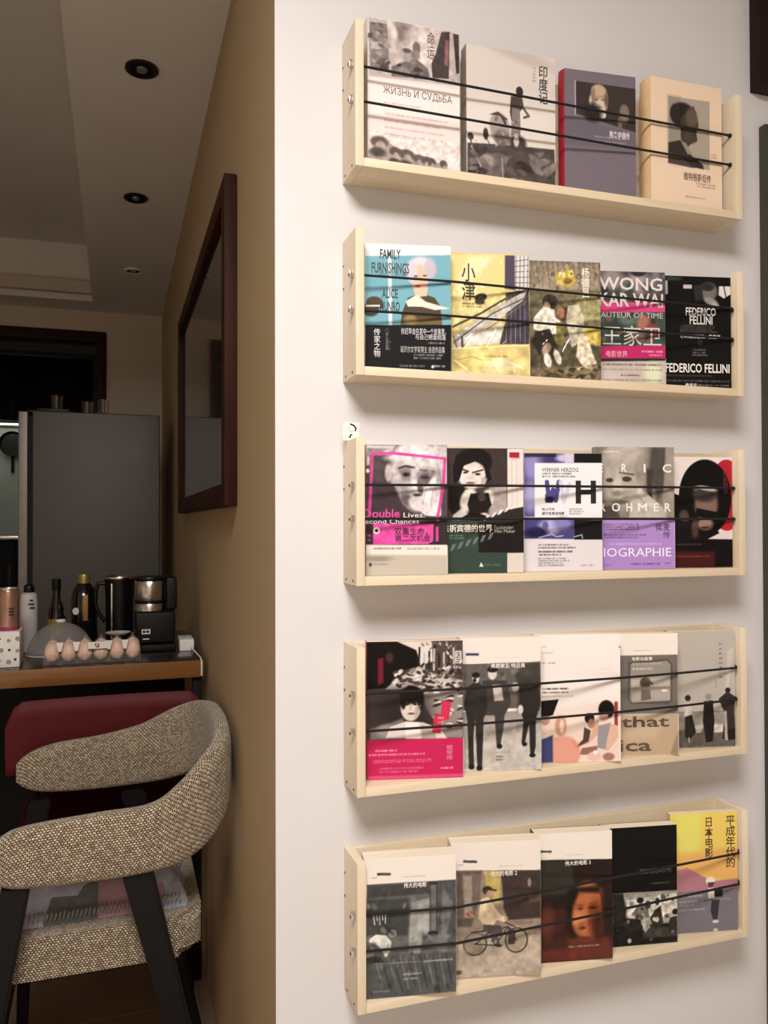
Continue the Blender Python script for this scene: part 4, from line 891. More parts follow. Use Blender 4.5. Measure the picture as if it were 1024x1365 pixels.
 ('P','bdb2ac',(44.9,62.8,84,40.5,109.1,53.2,156.1,64.6,156.1,80.5,30.7,75.9),3,1),('E',44.9,49.5,3.5,1.4,'e2d8d2',0.4,-30,1),
 ('E',68.7,60.7,6.1,2.1,'3a3130',0.4,10,1),('E',92.6,72,5.4,2.8,'3a3130',0.4,-10,1),('E',116.7,56.9,4.7,1.4,'e2d8d2',0.4,-30,1),
 ('E',140.9,68.2,4,2.1,'3a3130',0.4,10,1),('E',57.3,51.4,6.4,2.8,'3a3130',0.4,-10,1),('E',81.2,62.7,5.7,1.4,'e2d8d2',0.4,-30,1),
 ('E',105.2,74,5,2.1,'3a3130',0.4,10,1),('E',129.3,58.8,4.3,2.8,'3a3130',0.4,-10,1),('E',45.9,68.5,3.6,1.4,'e2d8d2',0.4,-30,1),
 ('E',69.8,53.4,6.1,2.1,'3a3130',0.4,10,1),('E',93.7,64.6,5.4,2.8,'3a3130',0.4,-10,1),('E',117.8,76,4.7,1.4,'e2d8d2',0.4,-30,1),
 ('E',142,60.8,4,2.1,'3a3130',0.4,10,1),('E',58.4,70.4,6.4,2.8,'3a3130',0.4,-10,1),('E',82.2,55.3,5.7,1.4,'e2d8d2',0.4,-30,1),
 ('E',106.3,66.6,5,2.1,'3a3130',0.4,10,1),('E',130.4,51.4,4.3,2.8,'3a3130',0.4,-10,1),('E',47,61.1,3.6,1.4,'e2d8d2',0.4,-30,1),
 ('E',70.8,72.4,6.1,2.1,'3a3130',0.4,10,1),('E',94.8,57.3,5.4,2.8,'3a3130',0.4,-10,1),('E',118.9,68.6,4.7,1.4,'e2d8d2',0.4,-30,1),
 ('E',143.1,53.4,4,2.1,'3a3130',0.4,10,1),('E',59.4,63.1,6.4,2.8,'3a3130',0.4,-10,1),('E',83.3,74.3,5.7,1.4,'e2d8d2',0.4,-30,1),
 ('E',107.3,59.2,5,2.1,'3a3130',0.4,10,1),('E',131.5,70.5,4.3,2.8,'3a3130',0.4,-10,1),('E',48,53.8,3.6,1.4,'e2d8d2',0.4,-30,1),
 ('E',71.9,65,6.1,2.1,'3a3130',0.4,10,1),('E',95.9,76.3,5.4,2.8,'3a3130',0.4,-10,1),
 ('P','8a7f7a',(91.2,79.4,156.1,78.7,156.1,156.8,127.1,156,94.8,105.9),3,1),('E',96.6,82,5,1.8,'cdc3bd',0.4,-25,1),
 ('E',115.6,96.8,7.6,2.5,'2f2726',0.4,15,1),('E',134.7,111.6,6.9,3.2,'cdc3bd',0.4,5,1),('E',153.9,126.6,6.2,1.8,'2f2726',0.4,-5,1),
 ('E',115.3,140.2,5.4,2.5,'cdc3bd',0.4,-15,1),('E',134.4,91.5,8,3.2,'2f2726',0.4,-25,1),('E',153.6,106.4,7.3,1.8,'cdc3bd',0.4,15,1),
 ('E',114.9,120.1,6.5,2.5,'2f2726',0.4,5,1),('E',134,135,5.8,3.2,'cdc3bd',0.4,-5,1),('E',153.2,86.1,5.1,1.8,'2f2726',0.4,-15,1),
 ('E',114.5,99.9,7.6,2.5,'cdc3bd',0.4,-25,1),('E',133.6,114.8,6.9,3.2,'2f2726',0.4,15,1),('E',152.8,129.7,6.2,1.8,'cdc3bd',0.4,5,1),
 ('E',114.2,143.4,5.4,2.5,'2f2726',0.4,-5,1),('E',133.3,94.6,8,3.2,'cdc3bd',0.4,-15,1),('E',152.5,109.5,7.3,1.8,'2f2726',0.4,-25,1),
 ('E',113.8,123.2,6.5,2.5,'cdc3bd',0.4,15,1),('E',132.9,138.1,5.8,3.2,'2f2726',0.4,5,1),('E',152.1,89.3,5.1,1.8,'cdc3bd',0.4,-5,1),
 ('E',113.5,103.1,7.6,2.5,'2f2726',0.4,-15,1),('E',132.6,118,6.9,3.2,'cdc3bd',0.4,-25,1),('E',151.7,132.9,6.2,1.8,'2f2726',0.4,15,1),
 ('E',113.1,83,5.4,2.5,'cdc3bd',0.4,5,1),('E',132.2,97.8,8,3.2,'2f2726',0.4,-5,1),('E',84.8,51.8,3.2,1.8,'4a403e',0.4,23,0.85),
 ('E',144.1,53.4,3.7,2,'231c1b',0.4,49,0.85),('E',61.6,75.7,2.6,1.4,'e2d8d2',0.4,-31,0.85),('E',153.9,54.6,3.6,2,'231c1b',0.4,-35,0.85),
 ('E',131.8,44.7,6,3.3,'e2d8d2',0.4,-41,0.85),('E',122.5,68.6,3.1,1.7,'231c1b',0.4,-35,0.85),('E',53.7,49.3,6,3.3,'e2d8d2',0.4,-44,0.85),
 ('E',71.9,51.6,2.7,1.5,'e2d8d2',0.4,5,0.85),('E',142,72.8,3.8,2.1,'e2d8d2',0.4,-37,0.85),('E',117.1,57.6,5.2,2.8,'4a403e',0.4,0,0.85),
 ('E',69.4,47.4,2.9,1.6,'4a403e',0.4,4,0.85),('E',102,53.5,2.7,1.5,'231c1b',0.4,33,0.85),('E',94.8,50.2,5.7,3.1,'231c1b',0.4,42,0.85),
 ('E',139.1,73.8,5.5,3,'231c1b',0.4,34,0.85),('E',119.2,73.9,4.2,2.3,'231c1b',0.4,27,0.85),('E',99.4,64,3,1.6,'e2d8d2',0.4,-22,0.85),
 ('E',87.3,68.1,5.2,2.9,'4a403e',0.4,7,0.85),('E',45.2,65.3,4.7,2.6,'e2d8d2',0.4,-15,0.85),('E',80.1,66.9,5.7,3.1,'4a403e',0.4,-13,0.85),
 ('E',125.7,68.7,3.4,1.9,'e2d8d2',0.4,-23,0.85),('E',45.9,50.6,5.1,2.8,'231c1b',0.4,-20,0.85),('E',101.6,64.8,4.5,2.5,'231c1b',0.4,-21,0.85),
 ('E',80.8,67.6,5.8,3.1,'4a403e',0.4,26,0.85),('E',126.1,50.3,5.6,3,'4a403e',0.4,-5,0.85),('E',143.1,72.1,2.7,1.5,'e2d8d2',0.4,31,0.85),
 ('E',55.5,60.9,6.1,3.3,'4a403e',0.4,43,0.85),('E',152.5,77.3,2.8,1.5,'8a7f7a',0.4,-23,0.85),('E',116.3,74.9,6.1,3.3,'8a7f7a',0.4,-14,0.85),
 ('E',51.2,71,4.9,2.7,'231c1b',0.4,40,0.85),('E',69.8,63.2,3.7,2,'4a403e',0.4,38,0.85),('E',139.1,46.9,4.5,2.4,'4a403e',0.4,-21,0.85),
 ('E',91.6,73.8,3.7,2,'e2d8d2',0.4,13,0.85),('E',92.6,62.9,4.1,2.2,'231c1b',0.4,46,0.85),('E',128.6,50.3,5.7,3.1,'8a7f7a',0.4,-4,0.85),
 ('E',106.6,58.1,2.7,1.4,'e2d8d2',0.4,28,0.85),('E',100.5,49.2,5.1,2.8,'4a403e',0.4,-47,0.85),('E',61.2,71.2,5,2.7,'e2d8d2',0.4,-1,0.85),
 ('E',125,45.3,3.9,2.1,'e2d8d2',0.4,12,0.85),('E',44.9,61.4,2.7,1.5,'8a7f7a',0.4,-27,0.85),('E',74.4,47.5,5.1,2.8,'4a403e',0.4,-48,0.85),
 ('E',123.5,47.4,4.1,2.2,'231c1b',0.4,19,0.85),('E',135.1,78,5.2,2.8,'8a7f7a',0.4,15,0.85),('E',132.9,46.5,4,2.2,'8a7f7a',0.4,-30,0.85),
 ('E',140.5,49.4,3.2,1.8,'231c1b',0.4,-42,0.85),('E',137.6,54.4,6.2,3.3,'8a7f7a',0.4,-9,0.85),('E',137.3,50.5,6.1,3.3,'231c1b',0.4,-48,0.85),
 ('E',145.2,77.1,3.7,2,'8a7f7a',0.4,-6,0.85),('E',153.6,69.8,6,3.3,'4a403e',0.4,11,0.85),('E',114.5,66.4,5,2.7,'8a7f7a',0.4,23,0.85),
 ('E',117.4,74.2,3.6,1.9,'231c1b',0.4,46,0.85),('E',74.7,46.4,5.8,3.2,'8a7f7a',0.4,-14,0.85),('E',66.5,73.7,3.7,2,'8a7f7a',0.4,-39,0.85),
 ('E',48.8,53.1,4.8,2.6,'e2d8d2',0.4,1,0.85),('E',141.2,62.6,5.4,2.9,'8a7f7a',0.4,32,0.85),('E',150.3,56.7,5.7,3.1,'4a403e',0.4,3,0.85),
 ('E',117.4,45.2,3.4,1.8,'8a7f7a',0.4,28,0.85),('E',84,50.1,4.2,2.3,'231c1b',0.4,15,0.85),('E',101.6,75.7,5.9,3.2,'231c1b',0.4,43,0.85),
 ('E',53,57.3,5.1,2.8,'231c1b',0.4,47,0.85),('E',151,77.6,5.6,3,'231c1b',0.4,-39,0.85),('E',130,2.6,1.1,2.1,'b5aaa5',0.4,-33,0.85),
 ('E',137.6,33.1,1.8,3.6,'1d1716',0.4,25,0.85),('E',114.5,2.8,1,1.9,'1d1716',0.4,21,0.85),('E',100.2,29.1,1.4,2.8,'b5aaa5',0.4,7,0.85),
 ('E',127.5,38.3,0.7,1.4,'b5aaa5',0.4,39,0.85),('E',114.9,13.8,1,1.9,'6a5f5c',0.4,-37,0.85),('E',90.8,5.8,1.8,3.5,'6a5f5c',0.4,-45,0.85),
 ('E',136.9,26.4,2,3.8,'d6ccc7',0.4,-40,0.85),('E',125,39,1.5,2.9,'6a5f5c',0.4,23,0.85),('E',98,4.8,1.5,3,'6a5f5c',0.4,-40,0.85),
 ('E',145.9,42.8,1.2,2.4,'d6ccc7',0.4,31,0.85),('E',144.1,9.1,1.2,2.3,'6a5f5c',0.4,39,0.85),('E',151.7,32.9,1.5,2.9,'b5aaa5',0.4,18,0.85),
 ('E',136.5,9,1.2,2.4,'b5aaa5',0.4,37,0.85),('E',109.1,34.9,0.8,1.6,'1d1716',0.4,-10,0.85),('E',113.1,4.6,1.9,3.7,'6a5f5c',0.4,-23,0.85),
 ('E',131.5,19.6,1.9,3.7,'d6ccc7',0.4,-32,0.85),('E',103.7,12.2,1.4,2.8,'6a5f5c',0.4,45,0.85),('E',127.5,42.5,1.2,2.4,'b5aaa5',0.4,-33,0.85),
 ('E',120.7,5.7,0.8,1.5,'1d1716',0.4,-31,0.85),('E',130,38,1.3,2.5,'1d1716',0.4,-1,0.85),('E',113.5,45.2,1.4,2.7,'1d1716',0.4,37,0.85),
 ('E',136.5,33.5,1.4,2.8,'6a5f5c',0.4,48,0.85),('E',130.4,6.8,1.3,2.5,'d6ccc7',0.4,-50,0.85),('E',152.8,43.9,1.1,2.1,'b5aaa5',0.4,14,0.85),
 ('E',149.9,43.5,1.1,2.2,'b5aaa5',0.4,-31,0.85),('E',111.3,8.8,1.9,3.8,'1d1716',0.4,26,0.85),('E',107.3,2.4,1.9,3.7,'6a5f5c',0.4,-20,0.85),
 ('E',91.2,37.8,1.9,3.7,'1d1716',0.4,43,0.85),('E',119.2,4.6,1.7,3.3,'b5aaa5',0.4,-34,0.85),('E',132.6,45.1,0.9,1.8,'d6ccc7',0.4,-23,0.85),
 ('E',151,37.9,1.6,3.1,'6a5f5c',0.4,1,0.85),('E',155.7,33.3,1.3,2.5,'d6ccc7',0.4,-35,0.85),('E',102,4.5,0.8,1.4,'b5aaa5',0.4,25,0.85),
 ('E',100.2,4.8,1.5,3,'b5aaa5',0.4,-42,0.85),('E',149.6,42.8,0.8,1.6,'b5aaa5',0.4,-15,0.85),('E',132.6,11.5,0.9,1.7,'d6ccc7',0.4,-19,0.85),
 ('E',141.2,39.5,1,1.9,'1d1716',0.4,34,0.85),('E',116,20.5,1.3,2.6,'1d1716',0.4,36,0.85),('E',131.8,31.3,0.8,1.6,'6a5f5c',0.4,-37,0.85),
 ('P','6e1a2c',(18.3,27.4,27.1,25.8,27.1,66.1,18.3,69.4),3,1),('E',37.1,25.9,6.4,8.4,'3f2526',0.6,0,1),
 ('P','d8cec8',(143.8,16.5,153.9,16.6,153.9,36.9,143.8,36.7),0.5,1),('r',(145.2,17.7,153.2,36.1),'1d1716',5),
 ('E',59.1,112.2,39.3,35.1,'2a2221',0.9,0,1),('P','6f6561',(6,139.1,30.7,132.6,59.1,122.7,59.1,157.9,6,156.5),4,1),
 ('E',30.7,143.1,14.2,10.5,'8f8580',0.6,0,1),('P','cfc5be',(30.7,153.6,37.8,136.3,62.6,128.1,91.2,130.5,119.9,141.7,130.8,157.9),2,1),
 ('P','e6ddd7',(62.6,129.8,84,130.3,87.6,156.8,62.6,156.2),2,1),('P','a99e97',(87.6,133.9,109.1,139.7,112.7,157.5,89.4,156.9),2,1),
 ('E',71.2,105.4,16.4,22.5,'cfc1b8',0.12,0,1),('E',72.6,86.1,19.3,14.8,'14100f',0.2,0,1),('E',59.1,94.7,5,14,'14100f',0.3,0,1),
 ('E',86.9,95.2,5,15.5,'14100f',0.3,0,1),('L','2a2220',2.1,(61.9,97.5,69,96.2),1),('L','2a2220',2.1,(74.7,96.4,81.9,97.9),1),
 ('E',65.5,101.1,3.2,1.8,'2a2220',0.3,0,1),('E',78.3,101.3,3.2,1.8,'2a2220',0.3,0,1),('L','a08f86',1.8,(71.9,100.2,70.5,109.6),1),
 ('E',71.9,116,5.7,1.8,'6a4a42',0.4,0,1),('P','9a8b82',(78.7,105.6,87.6,102.2,84,119.8,76.9,124.9),3,0.7),
 ('P','c22f4c',(121.7,96.5,137.3,98.2,132.9,127.9,121.7,127.6,119.9,148.8,105.5,147.7,109.9,118.6,119.9,118.8),0.6,1),
 ('r',(114.5,120.5,127.1,141.8),'e0a0a8',3),('P','b81f52',(0.4,156.4,156.1,156.8,156.1,219.9,-0,219.9),0.6,1),
 ('P','d8688c',(2.5,214,156.1,214.2,156.1,219.9,-0,219.9),3,0.6),('r',(13,171.9,48.4,176.1),'e8b0c0',1),('r',(2.5,177.9,94.8,182.9),'d890a8',1),
 ('r',(9.5,188.3,123.5,193.9),'d27898',2),('r',(20.1,200,98.4,210.5),'c8688a',2),('T','钢\n琴\n师',(128.6,167.5,138.7,191.6),'d88aa2',0),
 ('r',(118.1,202.1,139.8,206.3),'e0a0b4',1),
]),
'42': ('dcd2ca', [
 ('P','5d5854',(5.7,43.4,136.4,41.3,137.2,116.3,6.1,120.4),0.6,1),('P','3f3b39',(95,46.4,136.4,41.7,136.7,134.5,98.2,137.2),5,1),
 ('G',(5.4,122,137.6,221.9),'8f8983','c9c1ba'),('P','b5aea7',(5.4,163.6,137.7,160.1,137.4,219.7,6,219.7),8,1),
 ('E',88.2,49.2,3,4.1,'3a3634',0.8,-33,0.6),('E',101.5,94,4.9,6.8,'3a3634',0.8,25,0.6),('E',60.9,49.8,2.8,3.8,'4c4845',0.8,27,0.6),
 ('E',10.7,62.1,4.1,5.7,'4c4845',0.8,3,0.6),('E',35.3,88.6,4.6,6.4,'3a3634',0.8,47,0.6),('E',110.5,95.7,3.2,4.4,'3a3634',0.8,-23,0.6),
 ('E',129.5,70.3,2.4,3.3,'3a3634',0.8,-5,0.6),('E',115.8,88.9,4.7,6.4,'4c4845',0.8,8,0.6),('E',75.8,114.8,3.3,4.5,'4c4845',0.8,-13,0.6),
 ('E',113.5,89.9,4.8,6.6,'4c4845',0.8,-26,0.6),('E',96.8,50.8,2.8,3.9,'77716c',0.8,-40,0.6),('E',117.2,107.1,3.3,4.6,'77716c',0.8,31,0.6),
 ('E',113.3,58.7,3.2,4.5,'4c4845',0.8,-16,0.6),('E',96.9,94.6,2.3,3.2,'4c4845',0.8,-29,0.6),('E',75,64.5,3.6,4.9,'77716c',0.8,31,0.6),
 ('E',94.9,62.7,3.1,4.3,'3a3634',0.8,-21,0.6),('E',112.7,103,3.4,4.7,'3a3634',0.8,-23,0.6),('E',124.1,86.5,4.4,6,'3a3634',0.8,33,0.6),
 ('E',71,108.5,4.1,5.7,'3a3634',0.8,-17,0.6),('E',24.8,99.2,3.7,5.2,'4c4845',0.8,24,0.6),('E',61.8,88.1,3.2,4.4,'3a3634',0.8,15,0.6),
 ('E',70.3,99.8,4.8,6.6,'3a3634',0.8,30,0.6),('E',27.5,94.9,3.9,5.5,'77716c',0.8,-2,0.6),('E',83.1,79.8,2.9,4,'4c4845',0.8,-49,0.6),
 ('E',93.8,55.4,4.9,6.7,'77716c',0.8,48,0.6),('E',88.6,55.3,3.5,4.8,'77716c',0.8,-50,0.6),('E',129.7,107.7,3,4.1,'4c4845',0.8,47,0.6),
 ('E',29.9,110.8,4.8,6.6,'77716c',0.8,31,0.6),('E',71.7,61.5,3.3,4.5,'3a3634',0.8,19,0.6),('E',130,111,5,6.9,'4c4845',0.8,-9,0.6),
 ('P','3a3a68',(11,25.2,33.2,25.5,33.2,29.8,11,29.5),0.3,1),('L','c2b8b2',0.7,(58.4,33.9,102.6,33.5),1),
 ('P','3c3836',(38.8,70.6,79.8,71.4,87.1,107.8,75.7,129.3,73.7,151,67.8,183.6,62.2,181.6,58.9,128.9,42.1,128.5),2,1),
 ('E',55.6,60.1,7.5,9.4,'c6bcb4',0.2,0,1),('E',55.7,52.9,9,5,'1d1a19',0.3,0,1),('P','b8b0a8',(55.5,78.2,70.4,78.5,74,103.9,59,105.4),2,1),
 ('E',67.1,179.9,4.5,4.4,'1c1918',0.3,0,1),('E',27.7,66.8,5.9,8.6,'c2b8b0',0.2,0,1),('E',27.7,61.8,6.7,5,'1d1a19',0.3,0,1),
 ('P','2c2927',(12,82.7,23.2,74.6,33.6,74.8,45.4,83.4,46.6,117.7,40.6,133.9,13.1,135,8.1,109.6),1.2,1),
 ('P','2c2927',(13.1,131.3,26.4,131.7,23.2,164.1,24.3,211.2,15.4,211),1,1),('P','2c2927',(26.4,131.7,40.6,132,39.5,168.2,37.7,213.5,29.5,213.2),1,1),
 ('E',19.8,212.9,5.2,4.3,'1a1716',0.3,0,1),('E',33.2,215.2,5.2,4.4,'1a1716',0.3,0,1),('E',25.8,70.4,3,3.6,'2a2020',0.4,0,1),
 ('P','262322',(102.3,79.1,132.4,79.8,136.8,109,128.4,137.9,128.1,181.7,124.2,198.1,118.6,196,117,144.9,109.2,177.5,104,175.5,107.6,137.4,100.2,115.4),1.5,1),
 ('E',94,82.6,6,8,'a59c95',0.3,0,1),('E',119.3,75.9,6,9.4,'3a3532',0.4,0,1),('E',102.8,119.8,4.5,7.3,'cfc5bd',0.4,0,1),
 ('E',122.4,196.2,5.3,3.7,'1a1716',0.3,0,1),('E',109.2,177.5,4.5,3.6,'1a1716',0.3,0,1),('T','弗朗索瓦·特吕弗',(53.1,42.9,110.4,50.9),'e2dad4',1),
 ('r',(54.7,188,84.7,191.6),'8a837d',1),('r',(60.2,194.5,75.2,204.7),'6a645f',2),('N',(5.7,42.4,137.8,221.9),7,0.06),
]),
'43': ('e2d8d4', [
 ('P','dcc4b6',(11,133.4,151,120.3,150.6,218.3,11.3,218.3),14,1),('P','e2d2c8',(39.8,130,151,112.8,150.8,150.4,39.6,163.8),12,0.8),
 ('E',125.5,129.4,14.1,15.8,'17100f',0.15,0,1),('E',120.8,141.7,8.6,6.8,'b08a78',0.4,0,1),
 ('P','8f8a90',(109.8,157.4,133.2,152.1,137,180.4,129.1,199.1,109.6,195),2,1),
 ('P','caa08c',(105.9,149.8,111.8,148,109.7,172.4,94,187.2,70.6,194.4,74.5,186.9,98,172.2),1.5,1),
 ('P','d0a894',(133.2,153.9,144.9,157.9,146.8,176.7,133.1,195.4,123.3,199,127.3,176.5),1.5,1),
 ('P','8a3a40',(139.6,116.4,145.9,116.5,145.7,157.9,139.5,155.9),1.2,1),('E',95.8,144,8.6,9,'1d1413',0.2,0,1),
 ('E',98.9,153.4,6.2,8.3,'a87f6e',0.4,0,1),('P','4a3a34',(86.4,158.9,98,164.7,94.1,183.5,70.6,194.4,84.3,179.6),1.5,1),
 ('P','8a5f54',(82.3,194.6,109.6,191.3,107.6,206.3,78.3,205.8),2,1),('E',103.7,209.2,11.7,8.3,'d8b0a8',0.4,0,1),
 ('E',129.1,210.4,10.2,6.8,'9a6f66',0.4,0,1),('E',105.7,202.5,3.9,3.8,'e8dcd8',0.4,0,1),('E',55,201.7,23.4,26.4,'c9806e',0.3,0,1),
 ('P','3a3f6a',(11.5,178.5,31.8,171.2,33.5,217.9,11.3,218.3),3,1),('E',45.5,156.4,10.1,18.8,'c08f7c',0.3,0,1),
 ('E',47.4,156.4,3.9,11.3,'e0c4b6',0.4,0,1),('P','d09482',(31.7,175,59,175.4,78.4,202.1,74.4,218.6,31.5,217.9),3,1),
 ('P','151011',(11.1,112.7,42.2,110.5,31.9,137.4,16.4,141,10.9,140.1),1,1),('E',18.3,146.6,7.8,7.5,'b08474',0.4,0,1),
 ('L','8a8380',0.8,(13.1,21,20.9,21.1),1),('L','8a8380',0.8,(15,30.7,32.5,30.9),1),('r',(13,46.6,36.3,50.3),'8a8380',1),
 ('r',(13.5,89.5,60.2,95.5),'2c2726',1),('r',(13.5,96.6,59.4,100.7),'4a4443',1),('r',(13.5,103.8,67.1,107.1),'a39c98',1),
 ('L','cfc6c2',0.8,(110.2,60.4,133.6,59.9),1),('L','cfc6c2',0.8,(106.2,78.3,133.5,77.9),1),('L','cfc6c2',0.8,(106.2,85.1,133.5,84.7),1),
 ('E',150.1,22.9,1.6,1.9,'3a3535',0.2,0,1),
]),
'44': ('e0d6cc', [
 ('P','6b645e',(13.3,38.2,118.3,37.8,118.2,142,13.2,141.1),0.6,1),
 ('P','54504b',(28,49.8,100.4,44.9,108.4,54.6,107.8,120.4,99.6,124.9,33,123.7,27.1,115.1),1.2,1),
 ('P','8f877f',(32.7,53.7,98.4,48.7,105.2,55.4,103.7,118.4,35.1,121,31.1,115.2),1.2,1),('P','b0a79d',(33.6,80.6,104.2,77.8,104,93.2,33.4,94.1),3,1),
 ('P','a59c92',(35.3,103.7,103.9,99,103.7,118.4,35.1,119.9),3,1),('E',58.8,86.8,9.7,10,'4a4039',0.3,0,1),('L','5a4f47',4,(61.7,79.1,71.7,88.9),1),
 ('P','6b5f54',(51.5,92.4,66.8,93.4,69.4,115.9,51.2,118.6),1.5,1),('L','7d746a',4,(33.4,96.8,104,95.6),1),('E',93.8,100.8,5.7,1.9,'e0d8ce',0.4,0,1),
 ('T','电影化叙事',(35.2,40.9,72.2,47.5),'e6ded6',1),('r',(35.1,50.2,88.2,55.6),'b0a89f',1),('r',(35,59.4,72.8,64.7),'cfc7be',1),
 ('L','a8a098',0.8,(38.2,30,68.3,29.6),1),('P','b09a80',(13.6,141.8,118.2,142.7,118.3,213.3,13.8,213.3),0.6,1),
 ('P','c2ae96',(18.8,143.9,99.4,143.5,74.6,185.7,18.2,184.4),14,0.6),('P','8a7660',(117.9,171.2,118.3,213.3,102.8,212.9),2,0.8),
 ('T','that',(14.6,145,101.3,164.4),'55463a',1),('T','ica',(10.1,186.4,68.8,206.6),'55463a',1),
]),
'45': ('b0a8a0', [
 ('P','8a837c',(18.6,146.9,129.9,145.5,130.7,173.8,18.1,179),6,1),('P','5a544f',(18.1,179,129.8,173.8,130.5,211.3,18.5,211.3),4,1),
 ('P','a8a097',(48.3,171.7,65.5,170.1,63.2,184.2,48.1,185.8),2,1),('P','c2bab0',(87.2,170.7,104.5,169.1,104.4,185.3,87.1,184.9),2,1),
 ('P','c9c1b8',(114,37.3,126.9,29.5,115.8,105,110.1,104.9),3,0.6),('L','6a635d',1.3,(19.4,146.9,129.9,147.5),1),
 ('E',37.3,121.3,5.6,5.6,'2b2625',0.3,0,1),('P','c2b8ae',(29.9,131.2,43.6,129.5,45.1,151.5,31.2,163.2),1,1),
 ('P','26211f',(31.3,155.2,45.1,151.5,52.5,183.9,41.5,195.8,30.8,191.4),1,1),('L','b5aba1',2.2,(38.6,193.7,39.3,200.6),1),
 ('P','1d1918',(68.1,128,85.4,126.4,88.1,164.7,84.8,201,71.7,202.7,65.6,164.1),1,1),('E',76.8,120.2,6,5.6,'8f867d',0.4,0,1),
 ('P','332d2a',(96.2,124.6,113.6,110.9,128.7,121.3,126.4,149.4,128.4,181.9,119.6,197.9,102.2,197.5,109,153.1),1.2,1),
 ('E',114.4,108.9,5.2,4.8,'2b2523',0.3,0,1),('L','a39a90',5.2,(109,149,110.9,197.7),1),
 ('P','1f1b1a',(113.2,181.5,129.8,177.9,130.6,198.2,115.2,199.9),2,1),('r',(97.5,20.5,104.8,88.7),'5c554f',8),('r',(89.9,88.5,94.2,104.5),'8a827b',3),
 ('N',(19,144.2,130.6,210.9),6,0.08),
]),
'51': ('dcd3cb', [
 ('P','5f5f5d',(4.3,38.7,146.7,39.7,146.5,216.8,0,216.8),0.6,1),('P','3b3b3a',(4.9,40.4,103.8,41.3,103.5,58.9,4.5,60.6),4,1),
 ('P','2c2c2c',(103.8,40.3,117.1,40.3,116.5,127.9,104.2,127.2),1,1),('P','8a8a87',(105.8,45.5,114.9,45.9,114.5,120.9,105.4,120.4),3,0.6),
 ('P','45464a',(117.8,40,146.7,40,146.5,133.1,117.2,131.4),3,1),('P','7a7a78',(124.8,46.4,141.9,78,130.6,128.7,120,128.1),6,0.7),
 ('P','8f8f8b',(75.3,71.1,104.1,65.8,103.2,123.7,91.9,126.5,87.9,153.7,70.5,149.2,70.2,121.8),3,1),
 ('P','a3a39e',(85.7,75,101.5,72.4,100.8,116.7,83.2,119.2),5,0.7),('P','3a3a3a',(4.5,62.3,72,64.1,69.2,121.8,3.2,118),5,1),
 ('P','4a4b4c',(2.5,148.5,147.3,153.8,146.5,216.8,0,216.8),5,1),('L','6f706f',2.4,(14.7,145.9,30.8,208.5),0.7),
 ('L','2e2e2f',2.4,(25,150.9,40.7,203),0.7),('L','6f706f',2.4,(35.5,149.2,50.6,197.4),0.7),('L','2e2e2f',2.4,(45.9,154.2,60.2,210.4),0.7),
 ('L','6f706f',2.4,(56.4,152.5,70.2,204.9),0.7),('L','2e2e2f',2.5,(66.9,150.7,80.1,199.3),0.7),('L','6f706f',2.5,(77.4,155.8,89.8,212.4),0.7),
 ('L','2e2e2f',2.5,(87.9,154,99.8,206.8),0.7),('L','6f706f',2.5,(98.5,152.3,109.8,201.2),0.7),('L','2e2e2f',2.5,(109,157.4,119.5,214.3),0.7),
 ('L','6f706f',2.5,(119.6,155.6,129.5,208.7),0.7),('L','2e2e2f',2.5,(130.3,153.8,139.6,203.1),0.7),('L','c9c9c4',1.4,(14.3,86.4,16.4,101.8),1),
 ('L','c9c9c4',1.4,(19.1,86.7,20.7,95.2),1),('L','c9c9c4',1.4,(23.9,86.9,24.7,102.2),1),('L','c9c9c4',1.4,(28.8,87.2,29,95.7),1),
 ('L','c9c9c4',1.4,(33.6,87.5,33,102.7),1),('E',44.8,117.6,6.3,6.1,'8a8a86',0.3,0,1),('E',44.8,117.6,3.5,3.4,'5a5a58',0.3,0,1),
 ('L','2a2a2a',3.5,(26.2,95.5,41.4,115.1),1),
 ('P','c6c6c0',(4.8,124.9,18.8,117.2,34.4,119.8,42.9,130.5,40.9,144,33.7,153.8,23.6,136.2,8.2,128.5),1.2,1),('E',8.5,145.5,6.9,10.2,'85857f',0.5,0,1),
 ('E',108.9,121.3,8.5,3.4,'1d1d1d',0.4,0,1),('L','9a9a96',0.7,(14.4,162.9,139,165.4),1),('P','2a2a2a',(2.5,151.9,18.1,149.5,31.8,160.6,4,162.3),4,1),
 ('P','808080',(102.5,123.7,137.8,125.7,130.3,152.8,112.6,151.7),5,0.6),('E',37.2,137,1.7,2.7,'77777a',0.8,20,0.5),
 ('E',38.2,190.4,2.6,4.3,'454545',0.8,43,0.5),('E',101.9,140.1,2.2,3.5,'9a9a96',0.8,-1,0.5),('E',145.2,122.7,3.8,6.1,'2a2a2a',0.8,-47,0.5),
 ('E',79.9,68.9,3,4.8,'77777a',0.8,-6,0.5),('E',90.6,117.2,3.3,5.3,'77777a',0.8,47,0.5),('E',111.2,127.6,3.4,5.5,'454545',0.8,-49,0.5),
 ('E',132.4,207.2,3.4,5.5,'2a2a2a',0.8,-28,0.5),('E',80.4,201.4,3.6,5.9,'454545',0.8,3,0.5),('E',133.1,205.9,2.2,3.6,'454545',0.8,20,0.5),
 ('E',113.7,149.4,3.8,6.2,'454545',0.8,-35,0.5),('E',76.8,128,1.3,2.1,'454545',0.8,19,0.5),('E',114.6,208.8,3.7,6,'2a2a2a',0.8,17,0.5),
 ('E',118.2,108.5,2.6,4.2,'454545',0.8,37,0.5),('E',6.9,125,1.5,2.4,'454545',0.8,21,0.5),('E',130.6,104.4,3.6,5.8,'454545',0.8,25,0.5),
